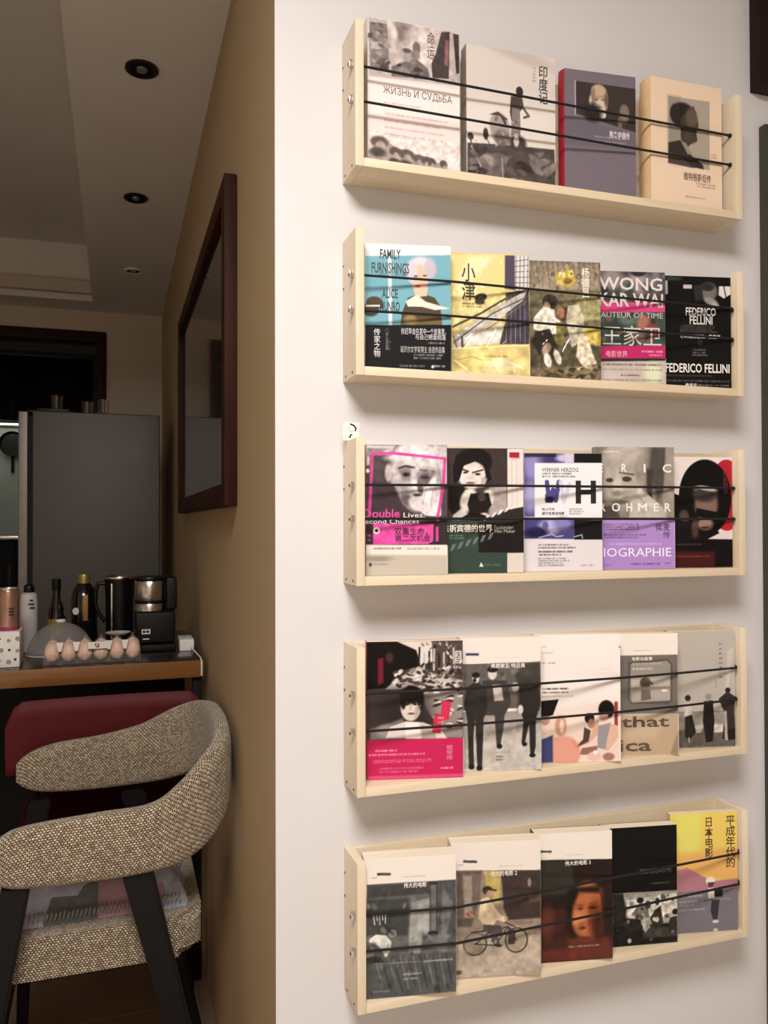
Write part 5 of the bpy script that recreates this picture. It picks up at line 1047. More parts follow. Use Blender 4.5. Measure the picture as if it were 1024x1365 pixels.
 ('E',70.9,181.8,2.6,4.3,'9a9a96',0.8,9,0.5),('E',46.1,160.7,2.4,3.9,'77777a',0.8,20,0.5),('E',52.3,168,1.9,3.1,'77777a',0.8,20,0.5),
 ('E',94,125.2,3.3,5.3,'2a2a2a',0.8,-12,0.5),('E',68.1,203.4,1.3,2.1,'77777a',0.8,36,0.5),('E',63.4,75.5,2.5,4.1,'9a9a96',0.8,24,0.5),
 ('E',103,161.1,3.1,5.1,'454545',0.8,-2,0.5),('E',4.3,177,1.9,3.2,'454545',0.8,1,0.5),('E',132,156.7,2.1,3.4,'454545',0.8,23,0.5),
 ('E',143.8,205.5,2.1,3.5,'454545',0.8,2,0.5),('E',75.4,149.8,2.5,4,'2a2a2a',0.8,-50,0.5),('E',137.1,120.8,3.7,6,'454545',0.8,-17,0.5),
 ('E',9.6,175.6,2.1,3.4,'2a2a2a',0.8,17,0.5),('E',40.5,199.5,3.2,5.2,'2a2a2a',0.8,-13,0.5),('E',139.2,74.7,2.5,4,'77777a',0.8,-6,0.5),
 ('E',120.4,103.8,3.1,5.1,'2a2a2a',0.8,-20,0.5),('E',97.9,127.2,3.1,5.1,'2a2a2a',0.8,22,0.5),('E',136.8,169,1.3,2.1,'77777a',0.8,48,0.5),
 ('E',85.4,156.3,1.7,2.7,'454545',0.8,3,0.5),('E',30.6,201.3,3.4,5.6,'454545',0.8,1,0.5),('E',12,207.6,1.5,2.5,'2a2a2a',0.8,22,0.5),
 ('E',31.3,85,1.4,2.3,'77777a',0.8,47,0.5),('E',119.9,115.8,3.3,5.3,'454545',0.8,-21,0.5),('E',15.9,73.7,3.7,5.9,'77777a',0.8,-29,0.5),
 ('E',117.8,92,1.8,3,'77777a',0.8,21,0.5),('E',15.7,132.6,3.3,5.3,'2a2a2a',0.8,-49,0.5),('E',30,112,3.6,5.8,'9a9a96',0.8,-40,0.5),
 ('E',24.6,190.3,3.1,5,'2a2a2a',0.8,-33,0.5),('E',5.6,72.4,3.1,5,'9a9a96',0.8,-40,0.5),('E',15.2,189,3.3,5.3,'454545',0.8,-14,0.5),
 ('E',7.3,137.3,2.3,3.7,'2a2a2a',0.8,6,0.5),('E',27.5,66.8,2.5,4,'2a2a2a',0.8,40,0.5),('E',78.5,127.4,2.1,3.4,'77777a',0.8,31,0.5),
 ('E',134.5,133.8,1.5,2.5,'454545',0.8,12,0.5),('E',9.7,106.5,1.4,2.2,'77777a',0.8,-47,0.5),('E',67.2,156.9,3.6,5.9,'77777a',0.8,13,0.5),
 ('E',70.9,181.5,1.5,2.4,'454545',0.8,-12,0.5),('E',117.7,193.1,3.5,5.8,'2a2a2a',0.8,-47,0.5),('E',27.1,168.1,3.1,5,'77777a',0.8,-8,0.5),
 ('P','4a4341',(20.1,21.4,42.2,22.4,42.1,26.8,20.1,25.7),0.3,1),('r',(10.4,27.5,20,30.2),'9a928c',1),('r',(62.2,28.7,98.7,32),'b5ada6',1),
 ('T','伟大的电影',(62.6,39.8,99.5,48),'e2ddd8',1),('r',(61.1,180.5,91.7,184.6),'a3a39f',1),('r',(61,187.9,85.6,192),'a3a39f',1),
 ('r',(13.5,204.2,41.4,208.3),'77777a',1),('r',(94.8,162.3,140,167.2),'a0a09c',1),('N',(3,40.6,146.9,220),8,0.08),
]),
'52': ('dad1c9', [
 ('P','8a7a6c',(7.9,43.8,150.4,49.9,150.1,220,7.8,220),0.6,1),('P','5c5048',(8.7,44.6,50.5,45.9,46.5,93.7,33.2,136.2,9.8,134.9),4,1),
 ('P','8f8378',(19.4,52.5,34.9,52.9,35.5,121.8,21.8,121),4,1),('P','6a5f57',(35,50.1,48.5,51.1,44.8,100.8,35.9,100.2),3,1),
 ('P','b5a15e',(54.3,47.3,82.8,48,80.8,99.5,72.4,102.5,57.7,69.5),2,1),('P','3a2e2b',(83.2,48,150.8,50.3,150.1,128.4,94.8,128.8,87.5,110.6),3,1),
 ('P','57443c',(129,88.5,150.5,86.4,150.4,100.4,130.8,102.6),3,1),('E',131.1,69.4,3,7,'8a8078',0.5,0,1),
 ('P','9a8a7a',(94.7,139.5,150.1,135.5,149.9,156.6,109.5,158.1),3,1),('P','ab9d8e',(10,160.4,150.6,156.7,150.1,220,7.8,220),8,1),
 ('L','7a6b5e',1.5,(124.6,155.3,150.7,153.1),1),('E',12,209.1,5.5,3.7,'5a4c42',0.5,0,1),('E',39.3,164.8,20.2,18.9,'2c2522',0.02,0,1),
 ('E',39.3,164.8,17.9,16.7,'93867a',0.02,0,1),('E',108.7,162.4,19.5,20.8,'2c2522',0.02,0,1),('E',108.7,162.4,17.3,18.6,'a0917f',0.02,0,1),
 ('P','7d7064',(17.4,144.4,52.5,144.4,51.8,180.6,20.6,179.2),5,0.6),('L','2c2522',1.9,(39.3,164.8,64,146.8,94.7,139.5,108.7,162.4),1),
 ('L','2c2522',1.9,(64,146.8,73.2,168.9,39.3,164.8),1),('L','2c2522',1.9,(73.2,168.9,94.7,139.5),1),('L','2c2522',1.9,(89.1,132,106,140.1),1),
 ('L','2c2522',2,(33.1,145.2,56.3,144.6),1),('P','3f352f',(94.7,139.5,107.8,147.3,105.6,168.7,94.3,168.1),2,1),
 ('E',60.6,78.6,8.4,7.1,'3c2f28',0.3,0,1),('E',65.1,84.9,6.9,7.1,'a08470',0.4,0,1),('L','33271f',2.7,(53.8,74.6,74.7,79.6),1),
 ('P','cdb89a',(49.6,92.1,63.1,89.4,70.5,106,81.7,119.1,93,125.1,89.1,132,75.8,127.7,69.9,136.4,52.7,133.6,44.4,122.3),1.5,1),
 ('P','bfa98c',(57.3,94.4,66.8,95,79.7,124.4,72,127.5),2,1),
 ('P','4a4340',(52.7,133.6,83.3,137.1,85,147.9,71.4,163.4,65.7,163.2,67.8,148.8,52.5,144.4),1.5,1),('L','4a4340',4.6,(73.6,145.5,79,169.2),1),
 ('E',79,169.6,5.4,2.2,'2c2522',0.3,0,1),('E',30.6,115,6.2,4.3,'8a4a40',0.4,0,1),('L','b5a89a',1.2,(24.1,108.5,37.5,120.1),1),
 ('E',91.1,125.7,3,2.9,'a58a74',0.3,0,1),('P','4a4341',(20,27.3,43.5,29.1,43.4,33.4,19.9,31.5),0.3,1),('r',(10.1,33.6,19.8,36.5),'9a928c',1),
 ('r',(79.1,39.4,118.4,42.2),'b5ada6',1),('T','伟大的电影 2',(65.7,47.7,110.1,56.5),'e2ddd8',1),('N',(7.9,46.4,150.8,218.1),7,0.07),
]),
'53': ('dcd3cb', [
 ('P','ddd5cd',(9.9,0,127.2,-0.6,137.8,8.8,137.4,48.1,9.7,43.9),0.6,1),('P','221512',(9.7,43.9,137.4,48.1,135.8,216.7,9.5,216.7),0.6,1),
 ('P','2c2a22',(9.7,45,65,46.9,68.8,102.1,10.1,105.7),6,1),('P','3a1a14',(10,127.8,56.9,123.4,60.6,182.6,135.8,183.5,135.8,216.7,9.5,216.7),10,1),
 ('P','5a2a1f',(56.7,178.7,127.9,179.3,135.8,194.5,135.8,216.7,60.5,216),8,1),('E',90.5,132.8,28.5,47.9,'9a5230',0.25,0,1),
 ('E',92.5,107.3,23.7,18.4,'a8623a',0.6,0,1),('E',82.5,150.8,11.9,22.1,'b06c44',0.6,0,1),('E',106.2,148.5,13.4,33.2,'7a3c22',0.6,0,1),
 ('P','1a0f0d',(57,97.6,68.8,92.9,112.2,94.6,119.3,120,120.8,164.2,116.1,105.1,76.7,100.7,66.8,124,61.5,160.5,52.8,160),7,1),
 ('E',76.7,129,7.1,3.3,'5a2c1c',0.9,0,1),('E',76.7,130.5,4,1.5,'2a1410',0.7,0,1),('E',102.3,128.1,8.7,3.7,'5a2c1c',0.9,0,1),
 ('E',101.1,129.1,4.7,1.5,'2a1410',0.7,0,1),('L','6a351f',2,(68.8,122.3,83.8,124),1),('L','6a351f',2,(94.4,122.1,110.6,120.5),1),
 ('E',79.8,146.9,4.8,4.4,'c07a50',0.6,0,1),('E',80.5,162.4,8.7,3,'6a2a20',0.4,0,1),('E',82.5,180.3,11.9,3.7,'5a2a1c',0.6,0,1),
 ('E',21,150.6,12,29.6,'5a2a22',0.8,0,1),('E',72.7,146.5,7.1,18.4,'c07c50',0.9,0,1),('E',110.2,163.5,9.5,22.1,'3a1a12',0.9,0,1),
 ('P','4a4341',(9.8,27.4,29.2,28.7,29.1,32.4,9.7,31.1),0.3,1),('r',(53.2,36.2,84.8,39.1),'c2bab2',1),('T','伟大的电影 3',(52.4,47.5,97.7,55.6),'e2ddd8',1),
 ('r',(56.6,190.7,112.1,194.4),'a8948a',1),('P','6a2a24',(9.6,194.4,76.5,196.5,72.5,218.5,9.5,216.7),8,0.6),('N',(10,49.2,135.8,218.5),8,0.04),
]),
'54': ('0f0d0c', [
 ('P','8f8c84',(14.9,113.4,135.9,115.6,135.7,206.8,14.4,206.8),0.6,1),('P','c6c2b8',(42.2,127.3,135.9,119.5,136.4,160.5,42.2,162),3,1),
 ('P','24211e',(14.9,114.2,34.1,114.6,40.1,142.6,38,173.4,14.6,175.6),3,1),('P','1a1715',(14.6,171.8,135.3,172.3,135.7,206.8,14.4,206.8),3,1),
 ('P','3a3632',(71.2,175.7,135.4,180.2,135.6,196,71.3,195.3),4,1),('E',66.1,128.8,6.6,5.4,'1f1b19',0.3,0,1),
 ('P','6a655d',(50.4,151,67,132.7,79.5,139.3,83.7,160.9,54.6,159),1.5,1),('E',80.3,137.4,5.8,7,'3a3430',0.3,0,1),
 ('P','a8a49a',(48.4,154.7,75.3,156.5,79.6,182.2,71.2,181.6,69.1,161.9),1.2,1),('P','24201e',(38.1,157.9,67,161.8,69.2,183.4,38,181.2),2,1),
 ('P','2a2623',(83.7,160.9,96.2,146.2,104.5,140.9,109,170.5,92.2,181.1),1.5,1),('E',98.2,132.7,4.2,7,'2a2522',0.3,0,1),
 ('E',132.1,153.2,6,5.5,'1f1b19',0.3,0,1),('P','2f2a27',(121.6,163.5,135.1,160.5,135.5,188.1,117.6,184.9),2,1),
 ('E',117.3,159.3,5.9,3.9,'4a443f',0.4,0,1),('L','a8a49a',2.9,(73.3,164.1,75.4,183.8),1),('E',126.3,131.7,3.2,3.7,'c6c2b8',0.4,12,0.85),
 ('E',70.3,155.4,3.2,3.7,'c6c2b8',0.4,-24,0.85),('E',108.6,125.2,4.3,5,'55504a',0.4,7,0.85),('E',92.1,163.5,3.1,3.6,'c6c2b8',0.4,-16,0.85),
 ('E',91.1,128,3.4,3.9,'8f8c84',0.4,6,0.85),('E',95.6,123.6,3.5,4,'8f8c84',0.4,-16,0.85),('E',24,177.5,2.1,2.5,'3a3632',0.4,-2,0.85),
 ('E',45.8,197.8,3.5,4.2,'c6c2b8',0.4,-2,0.85),('E',85.6,198.3,2.3,2.7,'55504a',0.4,-48,0.85),('E',97.1,164.6,3.9,4.5,'c6c2b8',0.4,3,0.85),
 ('E',68.8,191.2,2.6,3.1,'1a1715',0.4,10,0.85),('E',126.5,187.5,2.5,2.9,'8f8c84',0.4,11,0.85),('E',112.4,127.4,1.9,2.1,'55504a',0.4,7,0.85),
 ('E',54.6,156.7,2.1,2.4,'c6c2b8',0.4,25,0.85),('E',69.1,144,2.4,2.8,'1a1715',0.4,-38,0.85),('E',94.1,150.7,2.8,3.3,'3a3632',0.4,5,0.85),
 ('E',68.3,158.3,4,4.6,'55504a',0.4,-38,0.85),('E',43.4,164.1,2.9,3.4,'8f8c84',0.4,26,0.85),('E',127.2,131.4,2.6,3,'3a3632',0.4,48,0.85),
 ('E',80,175.9,3.9,4.6,'8f8c84',0.4,39,0.85),('E',60.4,157,3.8,4.4,'3a3632',0.4,25,0.85),('E',49.6,133.9,3.5,4.1,'55504a',0.4,-15,0.85),
 ('E',49.6,135.8,3.6,4.2,'8f8c84',0.4,-10,0.85),('E',46.3,183.7,2.4,2.8,'1a1715',0.4,16,0.85),('E',118.3,123.8,1.7,2,'3a3632',0.4,-12,0.85),
 ('E',121.1,158,2.6,3,'8f8c84',0.4,-41,0.85),('T','相对的时光',(65.2,73.4,125.8,82.9),'5f5a57',0),('r',(82.6,98.3,124.3,102.9),'55514e',1),
 ('N',(14.7,115.8,135.2,209.4),6,0.14),
]),
'55': ('d8c85e', [
 ('P','d6d06a',(12.1,0,63,-0.3,54,74.1,12.4,84.3),14,1),('P','dcc060',(63,-0.3,135.5,-0,135.5,89.3,54,86),14,1),
 ('P','d8a860',(12.3,72.4,135.7,65.1,135.1,129.3,12.5,111.7),14,1),
 ('P','a87480',(12.5,100.8,32.1,97.7,60.6,113.9,80.5,124.7,135.1,121.3,135.3,145.2,12.6,142.1),2,1),
 ('P','6f6c74',(12.2,140.9,135.4,139.2,135.5,215.2,12.1,215.2),2,1),('E',76.1,123.3,8.9,7.1,'e0d6cc',0.15,0,1),
 ('P','5a3a3a',(70.7,126.2,84.9,126.1,80.4,134.6,72.5,135),1,1),('P','c9c0ba',(71.6,136.1,82.7,136.6,84.8,154.4,71.5,155.7),1,1),
 ('P','1d1b22',(83.1,139.4,100,139.5,99.9,153.2,83.9,153.2),0.6,1),
 ('P','33313a',(78.1,158,93.6,158.8,91.3,178.2,89,193.7,80.2,193.2,75.9,177.4),1.2,1),('E',85.5,197.4,6.2,2.7,'c9c2bc',0.4,0,1),
 ('E',85.4,212.9,4.4,3.1,'c2b8b0',0.5,0,1),('L','4a464e',2.2,(64.9,159.2,80.4,156.1),1),('T','平\n成\n年\n代\n的',(105.9,7.7,124.9,101.3),'4a3a24',1),
 ('T','日\n本\n电\n影',(65.6,8.9,81.7,82),'4a3a24',1),('r',(14.8,146.1,60.6,152),'a8a4a8',1),('r',(14.8,156.3,49.6,161),'98949a',1),
 ('r',(14.9,170.7,64.9,176.1),'a8a4a8',1),('r',(14.9,163.2,45.2,167.9),'8f8b92',1),('r',(93.6,155.5,115.9,160.2),'8f8b92',1),
]),
}



class Sheet:
    """a flat print of w x h millimetres sampled on a grid"""
    def __init__(self, w, h, base, step=1.15):
        self.w, self.h = w, h
        self.nx, self.ny = max(2, int(w / step)), max(2, int(h / step))
        xs, ys = np.linspace(0, w, self.nx + 1), np.linspace(0, h, self.ny + 1)
        self.X, self.Y = np.meshgrid(xs, ys)
        self.C = np.empty(self.X.shape + (3,))
        self.C[:] = hexrgb(base)
        self.px = w / self.nx

    def put(self, a, c):
        a = np.clip(a, 0, 1)[..., None]
        self.C = self.C * (1 - a) + np.array(c) * a

    def ellipse(self, cx, cy, rx, ry, c, soft, rot, a):
        t = math.radians(rot)
        dx, dy = self.X - cx, self.Y - cy
        x, y = dx * math.cos(t) + dy * math.sin(t), -dx * math.sin(t) + dy * math.cos(t)
        d = np.sqrt((x / max(rx, .1)) ** 2 + (y / max(ry, .1)) ** 2)
        s = max(soft, self.px / max(min(rx, ry), .3))
        self.put(np.clip((1 + s / 2 - d) / s, 0, 1) * a, hexrgb(c))

    def poly(self, c, p, soft, a):
        pts = np.array(p).reshape(-1, 2)
        ins = np.zeros(self.X.shape, bool)
        dist = np.full(self.X.shape, 1e9)
        n = len(pts)
        for i in range(n):
            (x0, y0), (x1, y1) = pts[i], pts[(i + 1) % n]
            cond = (y0 > self.Y) != (y1 > self.Y)
            with np.errstate(divide='ignore', invalid='ignore'):
                xi = (x1 - x0) * (self.Y - y0) / (y1 - y0 if y1 != y0 else 1e-9) + x0
            ins ^= cond & (self.X < xi)
            dist = np.minimum(dist, self.seg(x0, y0, x1, y1))
        sd = np.where(ins, dist, -dist)
        s = max(soft, self.px * .7)
        self.put(np.clip(sd / s + .5, 0, 1) * a, hexrgb(c))

    def seg(self, x0, y0, x1, y1):
        dx, dy = x1 - x0, y1 - y0
        t = np.clip(((self.X - x0) * dx + (self.Y - y0) * dy) / (dx * dx + dy * dy + 1e-9), 0, 1)
        return np.hypot(self.X - x0 - t * dx, self.Y - y0 - t * dy)

    def line(self, c, w, p, a):
        pts = np.array(p).reshape(-1, 2)
        d = np.full(self.X.shape, 1e9)
        for (x0, y0), (x1, y1) in zip(pts, pts[1:]):
            d = np.minimum(d, self.seg(x0, y0, x1, y1))
        self.put(np.clip((w / 2 - d) / self.px + .5, 0, 1) * a, hexrgb(c))

    def rows(self, box_, c, n):
        """rows of print too small to read"""
        x0, y0, x1, y1 = box_
        rh = (y1 - y0) / n
        rng = np.random.RandomState(int(x0 * 7 + y0 * 13) % 9999)
        for i in range(n):
            yc, hh = y0 + rh * (i + .5), min(rh * .32, 1.6)
            pat = rng.rand(self.nx + 1) * .6 + .35
            pat[rng.rand(self.nx + 1) < .15] = 0.05
            end = x1 - (rng.rand() * .25 * (x1 - x0) if n > 1 else 0)
            m = np.clip((hh - np.abs(self.Y - yc)) / self.px + .5, 0, 1) * ((self.X > x0) & (self.X < end))
            self.put(m * pat[None, :], hexrgb(c))

    def noise(self, box_, sc, am):
        x0, y0, x1, y1 = box_
        rng = np.random.RandomState(int(x0 + y0 * 3 + sc * 100) % 9999)
        tot = np.zeros(self.X.shape)
        for o in range(2):
            s = sc / (2 ** o)
            g = rng.rand(int(self.h / s) + 3, int(self.w / s) + 3)
            fx, fy = self.X / s, self.Y / s
            ix, iy = fx.astype(int), fy.astype(int)
            tx, ty = fx - ix, fy - iy
            v = (g[iy, ix] * (1 - tx) + g[iy, ix + 1] * tx) * (1 - ty) + (g[iy + 1, ix] * (1 - tx) + g[iy + 1, ix + 1] * tx) * ty
            tot += (v - .5) / (1 + o)
        m = ((self.X >= x0) & (self.X <= x1) & (self.Y >= y0) & (self.Y <= y1))
        self.C = np.clip(self.C * (1 + (tot * am * 3 * m)[..., None]), 0, 1)

    def grad(self, box_, c1, c2):
        x0, y0, x1, y1 = box_
        t = np.clip((self.Y - y0) / (y1 - y0), 0, 1)[..., None]
        m = ((self.X >= x0) & (self.X <= x1) & (self.Y >= y0) & (self.Y <= y1))[..., None]
        self.C = np.where(m, np.array(hexrgb(c1)) * (1 - t) + np.array(hexrgb(c2)) * t, self.C)

    def paint(self, ops):
        texts = []
        for o in ops:
            k = o[0]
            if k == 'E':
                self.ellipse(*o[1:])
            elif k == 'P':
                self.poly(*o[1:])
            elif k == 'L':
                self.line(*o[1:])
            elif k == 'r':
                self.rows(*o[1:])
            elif k == 'N':
                self.noise(*o[1:])
            elif k == 'G':
                self.grad(*o[1:])
            else:
                texts.append(o)
        return texts

    def mesh(self, name, r0=0, r1=None, back=0.0006, off=0.0):
        """sheet standing in the xz plane facing -y, with edges and a back so that it has thickness"""
        r1 = self.ny if r1 is None else r1
        X, Y, C = self.X[r0:r1 + 1], self.Y[r0:r1 + 1], self.C[r0:r1 + 1]
        ny, nx = X.shape
        co = np.stack([X / 1000, np.full(X.shape, -off), (self.h - Y) / 1000], -1).reshape(-1, 3)
        idx = np.arange(ny * nx).reshape(ny, nx)
        quads = np.stack([idx[1:, :-1], idx[1:, 1:], idx[:-1, 1:], idx[:-1, :-1]], -1).reshape(-1, 4)
        cs = [idx[0, 0], idx[0, -1], idx[-1, -1], idx[-1, 0]]
        bk_ = co[cs].copy()
        bk_[:, 1] += back
        nb = len(co)
        co = np.vstack([co, bk_])
        per = [list(idx[0, :]), list(idx[:, -1]), list(idx[-1, ::-1]), list(idx[::-1, 0])]
        faces = [tuple(q) for q in quads.tolist()]
        me = bpy.data.meshes.new(name)
        for i in range(4):
            e = [int(v) for v in per[i]]
            faces.append(tuple(e + [nb + (i + 1) % 4, nb + i]))
        faces.append((nb, nb + 1, nb + 2, nb + 3))
        me.from_pydata(co.tolist(), [], faces)
        c = np.vstack([C.reshape(-1, 3), C.reshape(-1, 3)[cs]])
        c = np.clip(c * PRINT_GAIN, 0, 0.97)
        c = np.where(c <= 0.04045, c / 12.92, ((c + 0.055) / 1.055) ** 2.4)
        at = me.attributes.new('print', 'FLOAT_COLOR', 'POINT')
        at.data.foreach_set('color', np.hstack([c, np.ones((len(c), 1))]).ravel().astype(np.float32))
        me.update()
        return me


PRINT_GAIN = 1.04
INK = {}


def ink(hx):
    if hx not in INK:
        g = tuple(min(.97, v * PRINT_GAIN) for v in hexrgb(hx))
        INK[hx] = plain('ink_' + hx, '%02x%02x%02x' % tuple(int(v * 255) for v in g), 0.55, vary=0.02)
    return INK[hx]


def lettering(txt, b_, hx, bold, h_mm, parent, off):
    """flat printed characters fitted to a box given in millimetres from the sheet's top left"""
    cu = bpy.data.curves.new('lettering', 'FONT')
    cu.body = txt
    cu.resolution_u = 2
    cu.space_line = 0.95
    cu.offset = 0.012 * bold if ord(txt[0]) > 0x2e80 else 0.018 * bold
    cu.align_x = 'CENTER'
    tmp = bpy.data.objects.new('tmp', cu)
    col.objects.link(tmp)
    dg = bpy.context.evaluated_depsgraph_get()
    me = bpy.data.meshes.new_from_object(tmp.evaluated_get(dg))
    bpy.data.objects.remove(tmp)
    bpy.data.curves.remove(cu)
    n = len(me.vertices)
    if not n:
        return
    co = np.empty(n * 3)
    me.vertices.foreach_get('co', co)
    co = co.reshape(-1, 3)
    lo, hi = co.min(0), co.max(0)
    x0, y0, x1, y1 = b_
    out = np.empty_like(co)
    out[:, 0] = (x0 + (co[:, 0] - lo[0]) / max(hi[0] - lo[0], 1e-6) * (x1 - x0)) / 1000
    out[:, 2] = (h_mm - y1 + (co[:, 1] - lo[1]) / max(hi[1] - lo[1], 1e-6) * (y1 - y0)) / 1000
    out[:, 1] = -off
    me.vertices.foreach_set('co', out.ravel())
    me.materials.clear()
    me.materials.append(ink(hx))
    me.update()
    link('lettering', me, None, parent)


# picture inside the big frame on the beige wall (its print is flat: dark landscape, with a pale glass reflection painted along the bottom)
sh = Sheet(1255, 601, '2b2722', 9)
sh.paint([('P', '3a372f', (0, 0, 500, 0, 420, 260, 0, 300), 120, 1), ('P', '12110f', (150, 120, 420, 160, 430, 420, 260, 470, 140, 380), 60, 1),
          ('P', '343a2c', (0, 330, 500, 380, 640, 600, 0, 600), 90, .8), ('P', '8a7f74', (0, 500, 620, 590, 600, 601, 0, 601), 14, .9), ('P', '46423a', (700, 60, 1255, 0, 1255, 400, 760, 380), 160, .8), ('N', (0, 0, 1255, 601), 60, .25)])
PRINT_SAVE, PRINT_GAIN = PRINT_GAIN, 1.0
me = sh.mesh('picture_print', back=0.004)
PRINT_GAIN = PRINT_SAVE
pp = link('picture_print', me, 'print_matte', pf)
pp.rotation_euler = (0, 0, -math.pi / 2)
pp.location = (-0.010, 0.63, 0.05)
box('glass', (-0.016, -0.0145, -0.625, 0.63, 0.05, 0.651), 'pane_glass', pf)

# ------------------------------------------------------------------ shelves
SX0, SX1, SD, SH, ST = 0.3523, 1.0983, 0.0774, 0.231, 0.014
SZ = [1.8226, 1.4949, 1.1662, 0.8394, 0.5062]
SY0 = WY - SD
BACK = 0.009
CORD_R, CORD_Y = 0.0021, 1.216
# each book: front face from (x left, y left) to (x right, y right), height, thickness
BOOKS = {
    '11': (0.384, 1.238, 0.5438, 1.235, 0.2469),
    '12': (0.5575, 1.238, 0.7233, 1.232, 0.2342),
    '13': (0.7455, 1.238, 0.8826, 1.225, 0.2254),
    '14': (0.9125, 1.222, 1.0666, 1.22, 0.2326),
    '21': (0.3777, 1.238, 0.5148, 1.208, 0.2046),
    '22': (0.5208, 1.236, 0.6578, 1.208, 0.2047),
    '23': (0.6638, 1.236, 0.796, 1.208, 0.2054),
    '24': (0.802, 1.236, 0.9294, 1.208, 0.2006),
    '25': (0.9354, 1.236, 1.0735, 1.208, 0.2049),
    '31': (0.3775, 1.236, 0.506, 1.206, 0.2091),
    '32': (0.512, 1.236, 0.6438, 1.206, 0.207),
    '33': (0.6498, 1.236, 0.7954, 1.206, 0.2026),
    '34': (0.8014, 1.236, 0.9426, 1.204, 0.2167),
    '35': (0.9486, 1.236, 1.0765, 1.212, 0.2026),
    '41': (0.379, 1.2389, 0.5311, 1.2037, 0.2199),
    '42': (0.5371, 1.232, 0.6705, 1.199, 0.2197),
    '43': (0.6765, 1.232, 0.8228, 1.1963, 0.2183),
    '44': (0.8288, 1.228, 0.9435, 1.199, 0.2133),
    '45': (0.9495, 1.2335, 1.075, 1.2075, 0.2113),
    '51': (0.3673, 1.216, 0.5115, 1.19, 0.2168),
    '52': (0.5175, 1.2232, 0.6645, 1.193, 0.22),
    '53': (0.6705, 1.2225, 0.8037, 1.1961, 0.2167),
    '54': (0.8097, 1.2285, 0.9434, 1.2054, 0.2068),
    '55': (0.9494, 1.2305, 1.076, 1.2059, 0.2152),
}
THICK = {'11': .026, '12': .022, '13': .026, '14': .033, '51': .032, '52': .028, '53': .026, '54': .022, '55': .013, '45': .016, '41': .020, '34': .016, '35': .013}


def shelf_cords(si):
    """paths of the two elastic cords, stretched over the book fronts"""
    pts = [(SX0 + 0.001, CORD_Y), (SX1 - ST + 0.002, CORD_Y)]
    for k, (xl, yl, xr, yr, h) in BOOKS.items():
        if k[0] == str(si + 1):
            pts += [(xl, yl - CORD_R - .0016), (xr, yr - CORD_R - .0016)]
    pts.sort()
    hull = []
    for p in pts:
        while len(hull) >= 2 and (hull[-1][0] - hull[-2][0]) * (p[1] - hull[-2][1]) - (hull[-1][1] - hull[-2][1]) * (p[0] - hull[-2][0]) <= 0:
            hull.pop()
        hull.append(p)
    return hull


CORD_Z = [((.165, .160), (.109, .105)), ((.160, .1615), (.104, .1055)), ((.158, .160), (.105, .103)), ((.157, .158), (.0985, .100)), ((.1475, .155), (.091, .099))]
SHELF_LABEL = ['topmost of five pale pine wall shelves, holding four upright books behind cords',
               'second pine shelf from the top, with black and yellow book covers',
               'middle pine shelf of the five, with a small card on its left end',
               'fourth pine shelf from the top, with a magenta banded book at its left end',
               'lowest of five pale pine wall shelves, seen from above']
for si in range(5):
    z0 = SZ[si]
    sh_ = thing('book_shelf', SHELF_LABEL[si], 'shelf', ((SX0 + SX1) / 2, WY, z0), 0, 'pine book shelves on the white wall')
    ox, oy = (SX0 + SX1) / 2, WY
    hx = (SX1 - SX0) / 2
    box('bottom_board', (-hx + ST, hx - ST, -SD, 0, 0, ST), 'pine', sh_, 0.0012)
    box('back_board', (-hx + ST, hx - ST, -BACK, 0, ST, 0.2285), 'pine', sh_, 0.001)
    lpn = box('side_panel', (-hx, -hx + ST, -SD, 0, 0, SH), 'pine_upright', sh_, 0.0012)
    rpn = box('side_panel', (hx - ST, hx, -SD, 0, 0, SH), 'pine_upright', sh_, 0.0012)
    for yy, zz in ((-0.006, 0.19), (-0.006, 0.153), (-0.058, 0.007), (-0.018, 0.007)):
        for sgn, pn in ((-1, lpn), (1, rpn)):
            s = lathe('screw', [(0.0021, -0.001), (0.0021, 0.0006), (0.001, 0.0008), (0, 0.0003)], 'screw_dark', pn, n=10)
            s.rotation_euler = (0, sgn * math.pi / 2, 0)
            s.location = (sgn * hx, yy, zz)
    hull = shelf_cords(si)
    for zc, zr in CORD_Z[si]:
        path = [(x - ox, y - oy, zc + (zr - zc) * (x - SX0) / (SX1 - SX0)) for x, y in hull]
        cd = tube('elastic_cord', path, CORD_R, 'black_cord', sh_, 8)
        kn = lathe('cord_knot', [(0.0, -0.004), (0.003, -0.003), (0.0042, 0), (0.003, 0.003), (0.0, 0.004)], 'black_cord', cd, n=10)
        kn.rotation_euler = (0, math.pi / 2, 0)
        kn.location = (hx - ST - 0.003, CORD_Y - oy, zr)
        bm = bmesh.new()
        add_box(bm, -hx - 0.0075, -hx - 0.0005, CORD_Y - oy - 0.0045, CORD_Y - oy + 0.0045, zc - 0.0055, zc + 0.0055, bevel=0.0015)
        clip = build('cord_clip', bm, 'steel', cd, True, 40)
        box('clip_slot', (-hx - 0.0079, -hx - 0.0072, CORD_Y - oy - 0.0028, CORD_Y - oy + 0.0028, zc - 0.0035, zc + 0.0005), 'screw_dark', cd)

